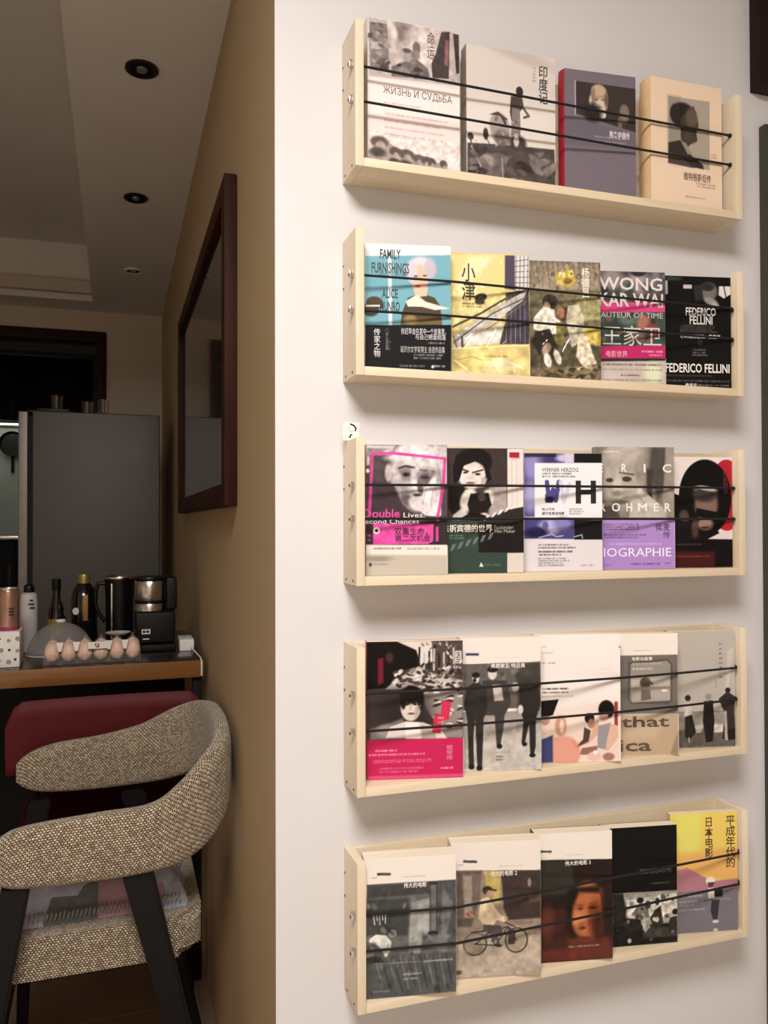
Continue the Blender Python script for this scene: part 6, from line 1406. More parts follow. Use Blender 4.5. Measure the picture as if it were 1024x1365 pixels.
# ------------------------------------------------------------------ books
# key: (label, spine material, print material, band start as a fraction of the height or None, hard cover)
BOOK_INFO = {
    '11': ('white paperback with grey war photograph and Cyrillic title, first on the top shelf', 'spine_white', 'print_gloss', None, 0),
    '12': ('grey book with a cart rider photograph and three vertical Chinese characters', 'spine_grey', 'print_satin', None, 0),
    '13': ('slate purple hardback with red spine and portrait of a bearded man', 'spine_red', 'print_satin', None, 1),
    '14': ('thick cream hardback with sepia profile portrait, last on the top shelf', 'spine_cream', 'print_matte', None, 1),
    '21': ('blue book with painted white-haired woman above a black paper band', 'spine_black', 'print_satin', .63, 0),
    '22': ('yellow shrink-wrapped book with brush title and slanting roof lines', 'spine_cream', 'print_wrapped', .765, 0),
    '23': ('olive brown book showing a couple seated on grass', 'spine_grey', 'print_wrapped', None, 0),
    '24': ('grey and magenta book with large pale capitals across its top', 'spine_black', 'print_gloss', .77, 0),
    '25': ('black book with bold white capitals near its lower edge', 'spine_black', 'print_gloss', None, 0),
    '31': ('book with a close-up face inside a hand-drawn pink outline', 'spine_pink', 'print_gloss', .78, 0),
    '32': ('green and black book with a dark-haired photographer holding a camera', 'spine_black', 'print_gloss', None, 0),
    '33': ('white and violet book with a huge black letter H', 'spine_white', 'print_satin', None, 0),
    '34': ('grey portrait book wrapped in a lilac paper band', 'spine_grey', 'print_satin', .585, 0),
    '35': ('white book with overlapping black and red discs and a man in sunglasses', 'spine_black', 'print_satin', None, 0),
    '41': ('wide book with ruined street photograph above a magenta band', 'spine_pink', 'print_gloss', .715, 0),
    '42': ('book with white top strip and men running in black and white', 'spine_white', 'print_gloss', None, 0),
    '43': ('mostly white book with people in warm skin tones at the bottom', 'spine_white', 'print_satin', None, 0),
    '44': ('narrow book with a television picture above tan typewriter letters', 'spine_white', 'print_matte', .672, 0),
    '45': ('grey book with three standing figures, last on the fourth shelf', 'spine_grey', 'print_satin', None, 0),
    '51': ('white-topped book with smoky grey photograph and a round fan, first on the lowest shelf', 'spine_white', 'print_gloss', None, 0),
    '52': ('white-topped book with a cyclist riding a black bicycle', 'spine_white', 'print_gloss', None, 0),
    '53': ('white-topped book with an orange-lit face in darkness', 'spine_black', 'print_gloss', None, 0),
    '54': ('black book with a strip photograph of seated figures below', 'spine_black', 'print_satin', None, 0),
    '55': ('yellow and grey book with dark vertical characters, last on the lowest shelf', 'spine_cream', 'print_satin', None, 0),
}
for k, (xl, yl, xr, yr, h) in BOOKS.items():
    label, sp, pm, band, hard = BOOK_INFO[k]
    w = math.hypot(xr - xl, yr - yl)
    t = THICK.get(k, 0.019)
    root = thing('book', label, 'book', (xl, yl, SZ[int(k[0]) - 1] + ST + 0.0004), math.atan2(yr - yl, xr - xl), 'books on the pine shelves')
    base, ops = COVERS[k]
    S = Sheet(w * 1000, h * 1000, base)
    texts = S.paint(ops)
    cth = 0.0022 if hard else 0.0006
    fc = link('front_cover', S.mesh('front_cover', back=cth), pm, root)
    inset = 0.003 if hard else 0.0004
    box('page_block', (0.001, w - inset, cth, t - cth, inset, h - inset), 'page_paper', root)
    box('back_cover', (0, w, t - cth, t, 0, h), sp, root)
    if hard:
        bm = bmesh.new()
        pts = [(0.0022, 0.0), (0.0, 0.001)] + [(-0.004 * math.sin(math.pi * i / 8), 0.001 + (t - 0.002) * i / 8) for i in range(1, 8)] + [(0.0, t - 0.001), (0.0022, t)]
        add_prism(bm, pts, 0, h)
        build('spine', bm, sp, root, True, 40)
    else:
        box('spine', (-0.0005, 0.0008, 0.0001, t - 0.0001, 0, h), sp, root)
    bnd = None
    if band:
        r0 = int(S.ny * band)
        bnd = link('paper_band', S.mesh('paper_band', r0, None, 0.0004, 0.0007), pm, root)
        box('band_fold', (w, w + 0.0005, -0.0006, t * .8, 0.0002, h * (1 - band)), 'paper_white' if k != '21' else 'spine_black', bnd)
    for (_, txt, b_, hx_, bold) in texts:
        low = band and (b_[1] + b_[3]) / 2000 > h * band
        lettering(txt, b_, hx_, bold, h * 1000, bnd if low else fc, 0.0011 if low else 0.00035)

# small white card standing on the left end of the middle shelf
S = Sheet(27, 29, 'e6e2d6', .5)
S.paint([('L', '1c1812', 2.6, (12.5, 3, 18, 5, 21.5, 9.5, 20.5, 13), 1), ('L', '3a342a', 1.2, (10, 6, 9, 11, 13, 15, 18, 14), .35), ('P', '14100e', (12, 18.5, 16, 19.5, 13.5, 22, 13, 25, 8.5, 24.5, 11.5, 22), .4, 1)])
me = S.mesh('note_card', back=0.0008)
nc = link('note_card', me, 'print_matte')
nc.location = (0.3445, 1.252, SZ[2] + SH + 0.0002)
nc.rotation_euler = (math.radians(4), 0, 0)
tag(nc, 'tiny white card with a black doodle standing on the middle shelf end', 'card')

# ------------------------------------------------------------------ tweed armchair
def band_mesh(prof, name, mat, parent, nsec=20):
    """loop of upholstery: each entry (x, y, z_bottom, z_top, thickness); rounded cross-section, UV in metres"""
    path = smooth_path(prof, 7)
    n = len(path)
    rings, length = [], 0.0
    verts, uvs = [], []
    for i, p in enumerate(path):
        q0, q1 = path[max(0, i - 1)], path[min(n - 1, i + 1)]
        d = Vector((q1[0] - q0[0], q1[1] - q0[1], 0)).normalized()
        nrm = Vector((-d.y, d.x, 0))
        if i:
            length += math.hypot(p[0] - path[i - 1][0], p[1] - path[i - 1][1])
        zc, hh, ht = (p[2] + p[3]) / 2, (p[3] - p[2]) / 2, p[4] / 2
        e = min(i, n - 1 - i)
        f = [0.0, 0.55, 0.8, 0.93, 1.0][min(e, 4)]
        ring = []
        for k in range(nsec + 1):
            a = -math.pi / 2 + 2 * math.pi * k / nsec
            ca, sa = math.cos(a), math.sin(a)
            px = math.copysign(abs(ca) ** 0.55, ca) * ht * (0.35 + 0.65 * f)
            pz = math.copysign(abs(sa) ** 0.45, sa) * hh * (0.55 + 0.45 * f)
            ring.append(Vector((p[0], p[1], zc)) + nrm * px + Vector((0, 0, pz)))
        acc = [0.0]
        for k in range(nsec):
            acc.append(acc[-1] + (ring[k + 1] - ring[k]).length)
        verts += ring[:nsec]
        uvs.append([(length, v - acc[nsec // 2]) for v in acc])
    faces, fuv = [], []
    for i in range(n - 1):
        for k in range(nsec):
            j = (k + 1) % nsec
            q = [i * nsec + k, i * nsec + j, (i + 1) * nsec + j, (i + 1) * nsec + k]
            faces.append(q)
            u = [uvs[i][k], uvs[i][k + 1], uvs[i + 1][k + 1], uvs[i + 1][k]]
            fuv.append(u)
    for base in (0, (n - 1) * nsec):
        q = [base + k for k in range(nsec)]
        faces.append(q if base else q[::-1])
        fuv.append([(verts[x].x, verts[x].z) for x in faces[-1]])
    me = bpy.data.meshes.new(name)
    me.from_pydata([tuple(v) for v in verts], [], faces)
    uvl = me.uv_layers.new(name='UVMap')
    flat = [c for f_ in fuv for u in f_ for c in u]
    uvl.data.foreach_set('uv', flat)
    o = link(name, me, mat, parent, True)
    return o


CH = (0.0, 1.84, 0.0)
ch = thing('armchair', 'beige tweed armchair with black legs, back against the beige wall', 'chair', CH)
band = [(-0.215, 1.605, .615, .700, .040), (-0.15, 1.600, .607, .717, .042), (-0.03, 1.598, .605, .727, .042), (0.06, 1.598, .609, .733, .042), (0.115, 1.603, .618, .764, .042), (0.163, 1.625, .640, .805, .042),
        (0.200, 1.675, .675, .832, .040), (0.212, 1.76, .695, .842, .038), (0.214, 1.86, .700, .845, .038), (0.208, 1.96, .690, .841, .038),
        (0.180, 2.04, .655, .828, .042), (0.125, 2.082, .632, .802, .042), (0.055, 2.092, .624, .768, .042), (-0.04, 2.094, .621, .748, .042), (-0.14, 2.092, .625, .738, .042), (-0.225, 2.085, .640, .715, .040)]
band_mesh([(a, b - CH[1], c, d, e) for a, b, c, d, e in band], 'arm_and_back_band', 'tweed', ch)


def uv_box(o, s=1.0):
    """box-projected UV in metres"""
    me = o.data
    uvl = me.uv_layers.new(name='UVMap') if not me.uv_layers else me.uv_layers[0]
    for p in me.polygons:
        nx, ny, nz = (abs(v) for v in p.normal)
        for li in p.loop_indices:
            c = me.vertices[me.loops[li].vertex_index].co
            uvl.data[li].uv = (c.x, c.z) if ny >= nx and ny >= nz else ((c.y, c.z) if nx >= nz else (c.x, c.y))


bm = bmesh.new()
pts = []
for cx, cy, a0 in ((0.165 - .05, 2.03 - CH[1] - .05, 0), (-0.27 + .04, 2.03 - CH[1] - .04, 90), (-0.27 + .04, 1.66 - CH[1] + .04, 180), (0.165 - .05, 1.66 - CH[1] + .05, 270)):
    r = .05 if cx > 0 else .04
    for i in range(7):
        a = math.radians(a0 + 15 * i)
        pts.append((cx + r * math.cos(a), cy + r * math.sin(a)))
add_prism(bm, pts, 0.405, 0.485)
bmesh.ops.bevel(bm, geom=[e for e in bm.edges if abs(e.verts[0].co.z - e.verts[1].co.z) < 1e-6], offset=0.016, segments=3, affect='EDGES')
seat = build('seat', bm, 'tweed', ch, True, 60)
uv_box(seat)


def taper_leg(name, p0, p1, s0, s1, mat, parent):
    bm = bmesh.new()
    rings = []
    for p, s in ((p0, s0), (p1, s1)):
        rings.append([bm.verts.new((p[0] + dx * s[0] / 2, p[1] + dy * s[1] / 2, p[2])) for dx, dy in ((-1, -1), (1, -1), (1, 1), (-1, 1))])
    for k in range(4):
        bm.faces.new((rings[0][k], rings[0][(k + 1) % 4], rings[1][(k + 1) % 4], rings[1][k]))
    bm.faces.new(rings[0])
    bm.faces.new(rings[1][::-1])
    bmesh.ops.recalc_face_normals(bm, faces=bm.faces)
    bmesh.ops.bevel(bm, geom=list(bm.edges), offset=0.005, segments=2, affect='EDGES')
    return build(name, bm, mat, parent, True, 40)


for yy, dy in ((1.607, 1), (2.085, -1)):
    y = yy - CH[1]
    yo = y - dy * 0.0
    taper_leg('leg', (0.036, y, 0.612), (0.188, y + dy * .005, 0.0), (0.058, 0.026), (0.034, 0.026), 'leg_black', ch)
    taper_leg('leg', (-0.172, y, 0.612), (-0.275, y + dy * .005, 0.0), (0.050, 0.026), (0.034, 0.026), 'leg_black', ch)
    for xx in (0.075, -0.205):
        box('seat_bracket', (xx - 0.018, xx + 0.018, min(y, y + dy * .075), max(y, y + dy * .075), 0.44, 0.47), 'leg_black', ch, 0.003)

# folded quilt on the seat
bm = bmesh.new()
QX0, QX1, QY0, QY1 = -0.195, 0.135, 1.70, 1.99
nq = 22
rng = random.Random(4)
top, bot = [], []
for j in range(nq + 1):
    for i in range(nq + 1):
        u, v = i / nq, j / nq
        e = min(u, 1 - u, v, 1 - v)
        hgt = 0.062 * (1 - (1 - min(1, e / 0.16)) ** 3) + 0.006 * math.sin(9 * u + 3 * v) * min(1, e * 8) + 0.004
        wob = 0.006 * math.sin(20 * v) * (1 if u > .5 else -1) * (1 - min(1, e * 6))
        x, y = QX0 + (QX1 - QX0) * u + wob, QY0 + (QY1 - QY0) * v
        top.append(bm.verts.new((x, y - 1.845, hgt)))
        bot.append(bm.verts.new((x, y - 1.845, 0.0)))
for j in range(nq):
    for i in range(nq):
        a, b2, c, d = j * (nq + 1) + i, j * (nq + 1) + i + 1, (j + 1) * (nq + 1) + i + 1, (j + 1) * (nq + 1) + i
        bm.faces.new((top[a], top[b2], top[c], top[d]))
        bm.faces.new((bot[d], bot[c], bot[b2], bot[a]))
edge = [i for i in range(nq + 1)] + [j * (nq + 1) + nq for j in range(1, nq + 1)] + [nq * (nq + 1) + i for i in range(nq - 1, -1, -1)] + [j * (nq + 1) for j in range(nq - 1, 0, -1)]
for a, b2 in zip(edge, edge[1:] + edge[:1]):
    bm.faces.new((bot[a], bot[b2], top[b2], top[a]))
ql = thing('folded_quilt', 'folded patchwork quilt in pink and blue grey lying on the armchair seat', 'quilt', (0, 1.845, 0.4855))
build('quilt_body', bm, 'patchwork', ql, True, 60)
bm = bmesh.new()
for i in range(40):
    x = QX0 + 0.012 + i * 0.0078
    add_tube(bm, [(x, QY0 - 1.845 + .002, 0.026), (x + .002, QY0 - 1.845 - .007, 0.022 + .002 * (i % 3)), (x - .001, QY0 - 1.845 - .008, 0.012)], [0.002, 0.0022, 0.001], 5)
fr = build('fringe', bm, 'spine_grey', ql, True)
fr['kind'] = 'stuff'

# ------------------------------------------------------------------ red chair tucked under the table
rc = thing('dining_chair', 'dark red leather chair tucked under the table behind the tweed armchair', 'chair', (-0.02, 2.36, 0))
bm = bmesh.new()
nx_, nz_ = 24, 10
g = {}
for side in (0, 1):
    for i in range(nx_ + 1):
        for j in range(nz_ + 1):
            u, v = i / nx_, j / nz_
            x = -0.235 + 0.47 * u
            yb = -0.215 + 0.02 * (1 - (2 * u - 1) ** 2) - 0.02 * v
            topz = 0.835 - 0.05 * max(0, (abs(2 * u - 1) - .82) / .18) ** 2
            z = 0.655 + (topz - 0.655) * v
            e = min(u, 1 - u, v * .5, (1 - v) * .6)
            th = 0.016 * min(1, (e / 0.06) ** .5 if e > 0 else 0)
            g[side, i, j] = bm.verts.new((x, yb + (th if side else -th), z))
for side in (0, 1):
    for i in range(nx_):
        for j in range(nz_):
            bm.faces.new((g[side, i, j], g[side, i + 1, j], g[side, i + 1, j + 1], g[side, i, j + 1]))
bmesh.ops.remove_doubles(bm, verts=list(bm.verts), dist=0.0002)
build('backrest', bm, 'red_leather', rc, True, 70)
box('seat', (-0.225, 0.225, -0.19, 0.24, 0.42, 0.48), 'red_leather', rc, 0.015, 3)
for sx in (-1, 1):
    taper_leg('leg', (sx * 0.19, -0.175, 0.42), (sx * 0.20, -0.185, 0), (0.035, 0.035), (0.025, 0.025), 'leg_black', rc)
    taper_leg('leg', (sx * 0.19, 0.20, 0.42), (sx * 0.20, 0.22, 0), (0.035, 0.035), (0.025, 0.025), 'leg_black', rc)
    box('back_post', (sx * 0.17 - 0.012, sx * 0.17 + 0.012, -0.212, -0.19, 0.40, 0.70), 'leg_black', rc, 0.003)

# ------------------------------------------------------------------ table
TZ = 0.887
tb = thing('console_table', 'tall dark-topped table with a light brown front edge against the beige wall', 'table', (-0.5, 2.6, 0))
box('table_top', (-0.75, 0.728, -0.318, 0.33, TZ - 0.012, TZ), 'table_top', tb, 0.002)
box('front_edge', (-0.75, 0.728, -0.322, -0.300, TZ - 0.046, TZ - 0.0005), 'table_edge', tb, 0.002)
box('side_rail', (0.700, 0.728, -0.300, 0.33, TZ - 0.046, TZ - 0.012), 'table_edge', tb)
for x in (-0.72, 0.712):
    for y in (-0.285, 0.30):
        box('leg', (x - 0.012, x + 0.012, y - 0.014, y + 0.014, 0, TZ - 0.046), 'leg_black', tb, 0.002)
box('under_table_shade', (-0.70, 0.70, 0.305, 0.325, 0.25, TZ - 0.046), 'kitchen_dark', tb)  # black sheet stands in for the darkness under the table

# egg carton: clear plastic tray and lid, twelve eggs
EX0, EX1, EYF = -0.186, 0.062, 2.315
ec = thing('egg_carton', 'clear plastic carton of brown eggs near the table front edge', 'egg carton', ((EX0 + EX1) / 2, EYF + .05, TZ + .0003))
bm = bmesh.new()
hw = (EX1 - EX0) / 2
add_box(bm, -hw, hw, -0.047, 0.047, 0.0, 0.003, bevel=0.001)
for s_y in (-0.047, 0.0455):
    add_box(bm, -hw, hw, s_y, s_y + 0.0015, 0.003, 0.03)
for s_x in (-hw, hw - .0015):
    add_box(bm, s_x, s_x + 0.0015, -0.0455, 0.0455, 0.003, 0.03)
build('tray', bm, 'clear_plastic', ec)
bm = bmesh.new()
PITCHX = (EX1 - EX0) / 6
for i in range(6):
    for j in range(2):
        add_lathe(bm, [(0.0206, 0.033), (0.0200, 0.044), (0.0170, 0.053), (0.0115, 0.0595), (0.005, 0.0625), (0.0035, 0.071), (0, 0.072)], -hw + PITCHX * (i + .5), -0.0225 + 0.045 * j, 14, False)
build('lid', bm, 'clear_plastic', ec, True, 60)
for i in (0, 1, 3, 4):
    bm = bmesh.new()
    x = -hw + PITCHX * (i + 1)
    vs = [bm.verts.new(p) for p in ((x - .009, -0.046, .060), (x + .009, -0.046, .060), (x + .004, -0.047, .036), (x - .004, -0.047, .036))]
    f_ = bm.faces.new(vs)
    r_ = bmesh.ops.extrude_face_region(bm, geom=[f_])
    for v in r_['geom']:
        if isinstance(v, bmesh.types.BMVert):
            v.co.y += 0.001
    build('lid_gusset', bm, 'label_white', ec)
lb = box('price_label', (-0.012, 0.046, -0.0495, -0.0485, 0.040, 0.058), 'label_white', ec)
bm = bmesh.new()
for i in range(4):
    for j in range(3):
        if (i * 3 + j * 5) % 4:
            add_box(bm, 0.005 + i * .003, 0.0075 + i * .003, -0.0498, -0.0495, 0.043 + j * .004, 0.0465 + j * .004)
build('barcode_print', bm, 'screw_dark', lb)
egg_me = None
for j in range(2):
    for i in range(6):
        if egg_me is None:
            prof = []
            for q_ in range(13):
                a = math.pi * q_ / 12
                zz = -math.cos(a)
                prof.append((0.0198 * math.sin(a) * (1 - 0.06 * zz), zz * 0.0265))
            eo = lathe('egg', prof, 'egg_shell', None, n=18, cap=False, angle=80)
            egg_me = eo.data
        else:
            eo = link('egg', egg_me)
        eo.location = (EX0 + PITCHX * (i + .5), EYF + .0275 + 0.045 * j, TZ + .0315)
        order = ['leftmost', 'second from the left', 'third from the left', 'fourth from the left', 'fifth from the left', 'rightmost'][i]
        tag(eo, '%s brown egg in the %s row of the clear carton' % (order, 'front' if j == 0 else 'back'), 'egg', 'brown eggs in the clear carton')

# coffee maker
cm = thing('coffee_maker', 'black coffee maker with a brushed steel drum beside the beige wall', 'coffee maker', (0.105, 2.52, TZ + .0003))
box('base', (-0.06, 0.062, -0.055, 0.09, 0, 0.022), 'black_plastic', cm, 0.006, 3)
box('body', (-0.055, 0.060, -0.045, 0.088, 0.022, 0.118), 'black_plastic', cm, 0.012, 3)
lathe('drum', [(0.043, 0.118), (0.043, 0.140), (0.0415, 0.142), (0.0415, 0.146), (0.043, 0.148), (0.043, 0.205), (0.040, 0.209), (0, 0.209)], 'steel', cm, -0.012, 0.0, 32)
lathe('drum_band', [(0.0434, 0.1395), (0.0436, 0.141), (0.0436, 0.147), (0.0434, 0.1485)], 'black_plastic', cm, -0.012, 0.0, 32, False)
lathe('lid', [(0.047, 0.2095), (0.048, 0.213), (0.046, 0.218), (0.02, 0.221), (0, 0.221)], 'black_plastic', cm, -0.012, 0.0, 32)
box('tower', (0.034, 0.066, -0.02, 0.088, 0.118, 0.216), 'black_plastic', cm, 0.008, 3)
lbl = box('label', (-0.036, -0.012, -0.0458, -0.0448, 0.052, 0.066), 'label_white', cm)
box('label_print', (-0.0335, -0.0255, -0.0464, -0.0458, 0.0555, 0.063), 'screw_dark', lbl)
box('label_print', (-0.0235, -0.015, -0.0464, -0.0458, 0.0555, 0.063), 'screw_dark', lbl)
box('small_label', (-0.033, -0.015, -0.0458, -0.0448, 0.036, 0.039), 'label_white', cm)
# black jug behind it
jg = thing('jug', 'black jug with a straight chrome strip, between the coffee maker and the gold-capped bottle', 'jug', (0.008, 2.68, TZ + .0003))
lathe('body', [(0.040, 0), (0.042, 0.01), (0.042, 0.13), (0.046, 0.205), (0.043, 0.206), (0.0, 0.16)], 'black_plastic', jg, n=28)
lathe('rim', [(0.0462, 0.203), (0.0475, 0.207), (0.0462, 0.211), (0.043, 0.208)], 'steel', jg, n=28, cap=False)
tube('handle', smooth_path([(-0.043, -.01, 0.19), (-0.066, -.01, 0.185), (-0.070, -.01, 0.12), (-0.043, -.01, 0.07)], 6), 0.006, 'black_plastic', jg)
box('chrome_strip', (-0.026, -0.021, -0.0395, -0.0345, 0.02, 0.19), 'steel', jg, 0.001)

# bottles, can, box
b1 = thing('bottle', 'dark wide-shouldered bottle with a gold cap and gold neck label', 'bottle', (-0.099, 2.72, TZ + .0003))
lathe('glass', [(0.038, 0), (0.041, 0.006), (0.042, 0.10), (0.040, 0.145), (0.033, 0.170), (0.022, 0.185), (0.019, 0.19), (0, 0.19)], 'bottle_dark', b1, n=28)
lathe('cap', [(0.0195, 0.188), (0.0195, 0.213), (0.0185, 0.217), (0, 0.217)], 'gold_foil', b1, n=24)
box('neck_label', (-0.002, 0.013, -0.0432, -0.0405, 0.075, 0.155), 'gold_label', b1, 0.001)
lathe('seal', [(0, 0), (0.011, 0), (0.011, 0.002), (0, 0.002)], 'label_white', b1, n=16).matrix_local = Matrix.Translation((-0.022, -0.0355, 0.105)) @ Matrix.Rotation(math.radians(-32), 4, 'Z') @ Matrix.Rotation(math.pi / 2, 4, 'X')
b2_ = thing('bottle', 'slim dark long-necked bottle with a gold collar label', 'bottle', (-0.176, 2.66, TZ + .0003))
lathe('glass', [(0.025, 0), (0.027, 0.004), (0.027, 0.088), (0.024, 0.11), (0.014, 0.145), (0.012, 0.16), (0.012, 0.2), (0, 0.2)], 'bottle_dark', b2_, n=24)
lathe('cap', [(0.0128, 0.175), (0.0135, 0.178), (0.0135, 0.208), (0, 0.208)], 'black_plastic', b2_, n=20)
lathe('label', [(0.0274, 0.035), (0.0276, 0.036), (0.0276, 0.085), (0.0272, 0.088)], 'gold_label', b2_, n=24, cap=False)
b3 = thing('bottle', 'pale plastic bottle with a black cap and dark writing', 'bottle', (-0.247, 2.60, TZ + .0003))
lathe('body', [(0.022, 0), (0.0245, 0.004), (0.0245, 0.15), (0.022, 0.168), (0.013, 0.175), (0, 0.175)], 'bottle_white', b3, n=24)
lathe('cap', [(0.014, 0.174), (0.0145, 0.176), (0.0145, 0.192), (0.013, 0.195), (0.006, 0.2), (0, 0.2)], 'black_plastic', b3, n=20)
for q_ in range(3):
    box('printed_mark', (0.004 - .004 * (q_ % 2), 0.017 - .002 * q_, -0.0252 + .006 * (q_ == 0) * 0, -0.0205, 0.128 + q_ * .011, 0.1325 + q_ * .011), 'screw_dark', b3)
bx = thing('tissue_box', 'white patterned box at the left edge of the table', 'box', (-0.283, 2.37, TZ + .0003))
box('carton', (-0.045, 0.040, -0.045, 0.045, 0, 0.094), 'label_white', bx, 0.004)
rng = random.Random(3)
for q_ in range(12):
    x, z = -0.03 + (q_ % 4) * 0.021 + rng.uniform(-.004, .004), 0.018 + (q_ // 4) * 0.028 + rng.uniform(-.004, .004)
    m_ = lathe('printed_blot', [(0, 0), (0.0035 + .0015 * (q_ % 3), 0), (0.0035 + .0015 * (q_ % 3), 0.0004), (0, 0.0004)], 'spine_grey' if q_ % 3 else 'screw_dark', bx, n=9)
    m_.rotation_euler = (math.pi / 2, 0, 0)
    m_.location = (x, -0.0450, z)
cn = thing('can', 'copper coloured can with pink base standing on the white box', 'can', (-0.276, 2.37, TZ + .0948))
lathe('body', [(0.026, 0.008), (0.0268, 0.01), (0.0268, 0.10), (0.025, 0.106)], 'can_copper', cn, n=28)
lathe('base_ring', [(0, 0), (0.0275, 0), (0.0278, 0.004), (0.0272, 0.009), (0, 0.009)], 'can_pink', cn, n=28)
lathe('rim', [(0.025, 0.1055), (0.0262, 0.108), (0.0262, 0.111), (0.024, 0.111), (0.0235, 0.108), (0, 0.108)], 'can_rim', cn, n=28)
for q_ in range(3):
    box('printed_mark', (0.004, 0.016, -0.0274, -0.0215, 0.040 + q_ * .008, 0.0435 + q_ * .008), 'screw_dark', cn)
# cloudy plastic food cover leaning behind the eggs
bm = bmesh.new()
ring_prev = None
for q_ in range(8):
    a = q_ / 7 * math.pi / 2
    ring = [bm.verts.new((0.090 * math.cos(a) * math.cos(t_), 0.055 * math.cos(a) * math.sin(t_), 0.094 * math.sin(a))) for t_ in [2 * math.pi * i / 32 for i in range(32)]] if q_ < 7 else [bm.verts.new((0, 0, 0.095))]
    if ring_prev:
        for i in range(32):
            j = (i + 1) % 32
            if len(ring) == 1:
                bm.faces.new((ring_prev[i], ring_prev[j], ring[0]))
            else:
                bm.faces.new((ring_prev[i], ring_prev[j], ring[j], ring[i]))
    ring_prev = ring
fcv = thing('food_cover', 'cloudy grey plastic food cover behind the egg carton', 'food cover', (-0.154, 2.505, TZ + .0003))
build('dome', bm, 'cloudy_plastic', fcv, True)
bm = bmesh.new()
add_tube(bm, [(0.091 * math.cos(2 * math.pi * i / 40), 0.056 * math.sin(2 * math.pi * i / 40), 0.0025) for i in range(41)], 0.0022, 6)
build('rim', bm, 'bottle_white', fcv, True)
lathe('knob', [(0.012, 0.093), (0.014, 0.097), (0.012, 0.101), (0, 0.102)], 'label_white', fcv, n=16)
# thin pale plate propped beside the jug
pl = thing('plate', 'thin pale plate edge showing between the eggs and the jug', 'plate', (0.003, 2.56, TZ + .045))
lathe('dish', [(0, -0.004), (0.022, -0.004), (0.036, 0.004), (0.037, 0.006), (0.022, -0.001), (0, -0.001)], 'bottle_white', pl, n=28)
lathe('stand', [(0.02, -0.0447), (0.02, -0.042), (0.008, -0.036), (0.008, -0.004)], 'black_matte', pl, n=18)
# power adapter
ad = thing('power_adapter', 'white power adapter lying on the right end of the table', 'adapter', (0.196, 2.50, TZ + .0003))
box('housing', (-0.021, 0.021, -0.05, 0.05, 0, 0.034), 'white_plastic', ad, 0.004, 3)
box('socket', (-0.010, 0.010, -0.03, -0.005, 0.034, 0.0365), 'bottle_white', ad, 0.001)
tube('cable', smooth_path([(0.012, -0.05, 0.012), (0.016, -0.09, 0.008), (0.022, -0.15, 0.004), (0.024, -0.2, 0.004), (0.0245, -0.232, -0.004), (0.0245, -0.236, -0.04)], 6), 0.0022, 'white_plastic', ad)

# ------------------------------------------------------------------ fridge
fg = thing('refrigerator', 'tall grey refrigerator with its side turned to the viewer', 'refrigerator', (-0.1, 4.0, 0))
box('cabinet', (-0.241, 0.279, -0.30, 0.30, 0.03, 1.742), 'fridge_grey', fg, 0.008, 3)
box('door_seal', (-0.258, -0.241, -0.285, 0.285, 0.06, 1.72), 'rubber_black', fg)
dd = box('door', (-0.295, -0.258, -0.30, 0.30, 0.70, 1.738), 'fridge_door', fg, 0.006, 3)
d2 = box('freezer_door', (-0.295, -0.258, -0.30, 0.30, 0.06, 0.692), 'fridge_door', fg, 0.006, 3)
box('handle', (-0.318, -0.295, 0.20, 0.225, 0.85, 1.25), 'steel', dd, 0.004)
box('handle', (-0.318, -0.295, 0.20, 0.225, 0.35, 0.62), 'steel', d2, 0.004)
box('hinge_cover', (-0.268, -0.225, -0.29, -0.24, 1.741, 1.7425), 'black_plastic', fg, 0.003)
for sx in (-0.22, 0.26):
    for sy in (-0.26, 0.26):
        lathe('foot', [(0.02, 0), (0.02, 0.03)], 'rubber_black', fg, sx, sy, 12)
tr = box('tray', (-0.325, -0.195, 3.72, 4.15, 1.7425, 1.757), 'black_plastic', None, 0.003)
tag(tr, 'flat black tray lying on top of the refrigerator', 'tray')
for x, y, h_, lab in ((-0.255, 3.86, 0.075, 'leftmost drinking glass, standing on the black tray atop the refrigerator'), (-0.06, 3.9, 0.085, 'rightmost drinking glass on top of the refrigerator'), (-0.13, 3.95, 0.08, 'middle drinking glass of three on top of the refrigerator')):
    zt = 1.7573 if x < -0.2 else 1.7423
    gl = lathe('drinking_glass', [(0.02, 0.0), (0.026, h_), (0.0245, h_), (0.019, 0.006), (0, 0.006)], 'pane_glass', None, n=20)
    gl.location = (x, y, zt)
    tag(gl, lab, 'glass', 'drinking glasses on the fridge')

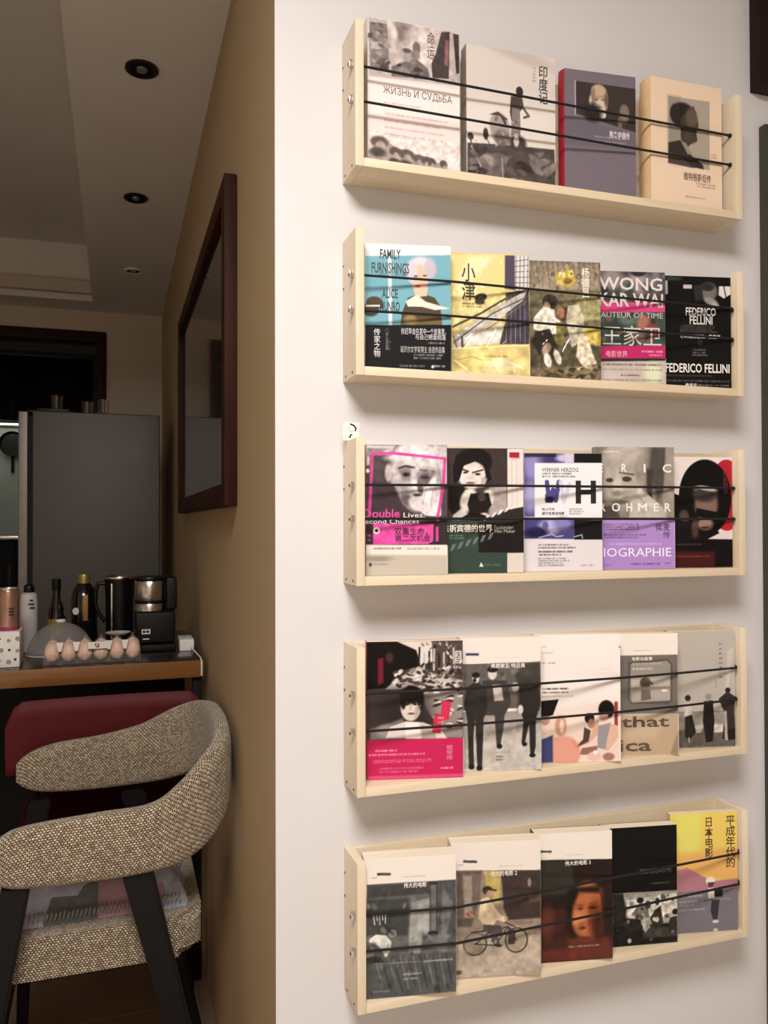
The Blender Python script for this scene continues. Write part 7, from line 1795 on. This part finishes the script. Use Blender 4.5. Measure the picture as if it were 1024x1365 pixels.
# ------------------------------------------------------------------ kitchen seen through the doorway
wc = thing('wall_cabinet', 'black kitchen wall cabinet high in the doorway', 'cabinet', (-1.1, 7.2, 2.09))
box('body', (-1.2, 0.9, -0.15, 0.195, 0, 0.62), 'kitchen_dark', wc)
for i in range(4):
    dd_ = box('door', (-1.19 + .52 * i, -0.69 + .52 * i, -0.168, -0.15, 0.005, 0.615), 'kitchen_dark', wc, 0.002)
    box('handle', (-0.74 + .52 * i, -0.72 + .52 * i, -0.18, -0.168, 0.05, 0.2), 'lamp_metal', dd_)
cl_, nt, b = new_mat('strip_glow')
b.inputs['Emission Color'].default_value = (0.85, 1.0, 0.8, 1)
b.inputs['Emission Strength'].default_value = 2.5
nzl = nt.nodes.new('ShaderNodeTexNoise')
nt.links.new(nzl.outputs['Fac'], b.inputs['Roughness'])
sl = thing('strip_lamp', 'lit strip lamp under the black kitchen cabinet', 'lamp', (-1.0, 7.2, 2.09))
box('housing', (-0.6, 0.5, -0.05, 0.05, -0.012, -0.0005), 'white_plastic', sl)
box('tube', (-0.58, 0.48, -0.03, 0.03, -0.020, -0.012), 'strip_glow', sl)
area_light('strip_lamp_light', (-1.0, 7.2, 2.062), 0.9, 1.6, (0.9, 1.0, 0.85), (-1.0, 7.2, 0), 'SQUARE')
bc = thing('kitchen_counter', 'black kitchen counter unit at the back of the kitchen', 'counter', (-1.1, 7.1, 0))
box('body', (-1.2, 0.9, -0.24, 0.295, 0, 1.14), 'kitchen_dark', bc)
box('worktop', (-1.2, 0.9, -0.27, 0.295, 1.14, 1.17), 'steel', bc, 0.003)
for i in range(4):
    dd_ = box('door', (-1.19 + .52 * i, -0.69 + .52 * i, -0.258, -0.24, 0.08, 1.12), 'kitchen_dark', bc, 0.002)
    box('handle', (-0.74 + .52 * i, -0.72 + .52 * i, -0.27, -0.258, 0.75, 0.95), 'lamp_metal', dd_)
pt = thing('hanging_pan', 'dark round pan hanging on the kitchen wall under the cabinet', 'pan', (-0.83, 7.4, 1.93))
pn_ = lathe('pan_body', [(0, 0), (0.09, 0), (0.105, 0.05), (0.102, 0.05), (0.087, 0.004), (0, 0.004)], 'lamp_metal', pt, n=28)
pn_.rotation_euler = (math.pi / 2, 0, 0)
box('pan_handle', (-0.012, 0.012, -0.02, -0.008, -0.24, -0.095), 'black_plastic', pt, 0.003)
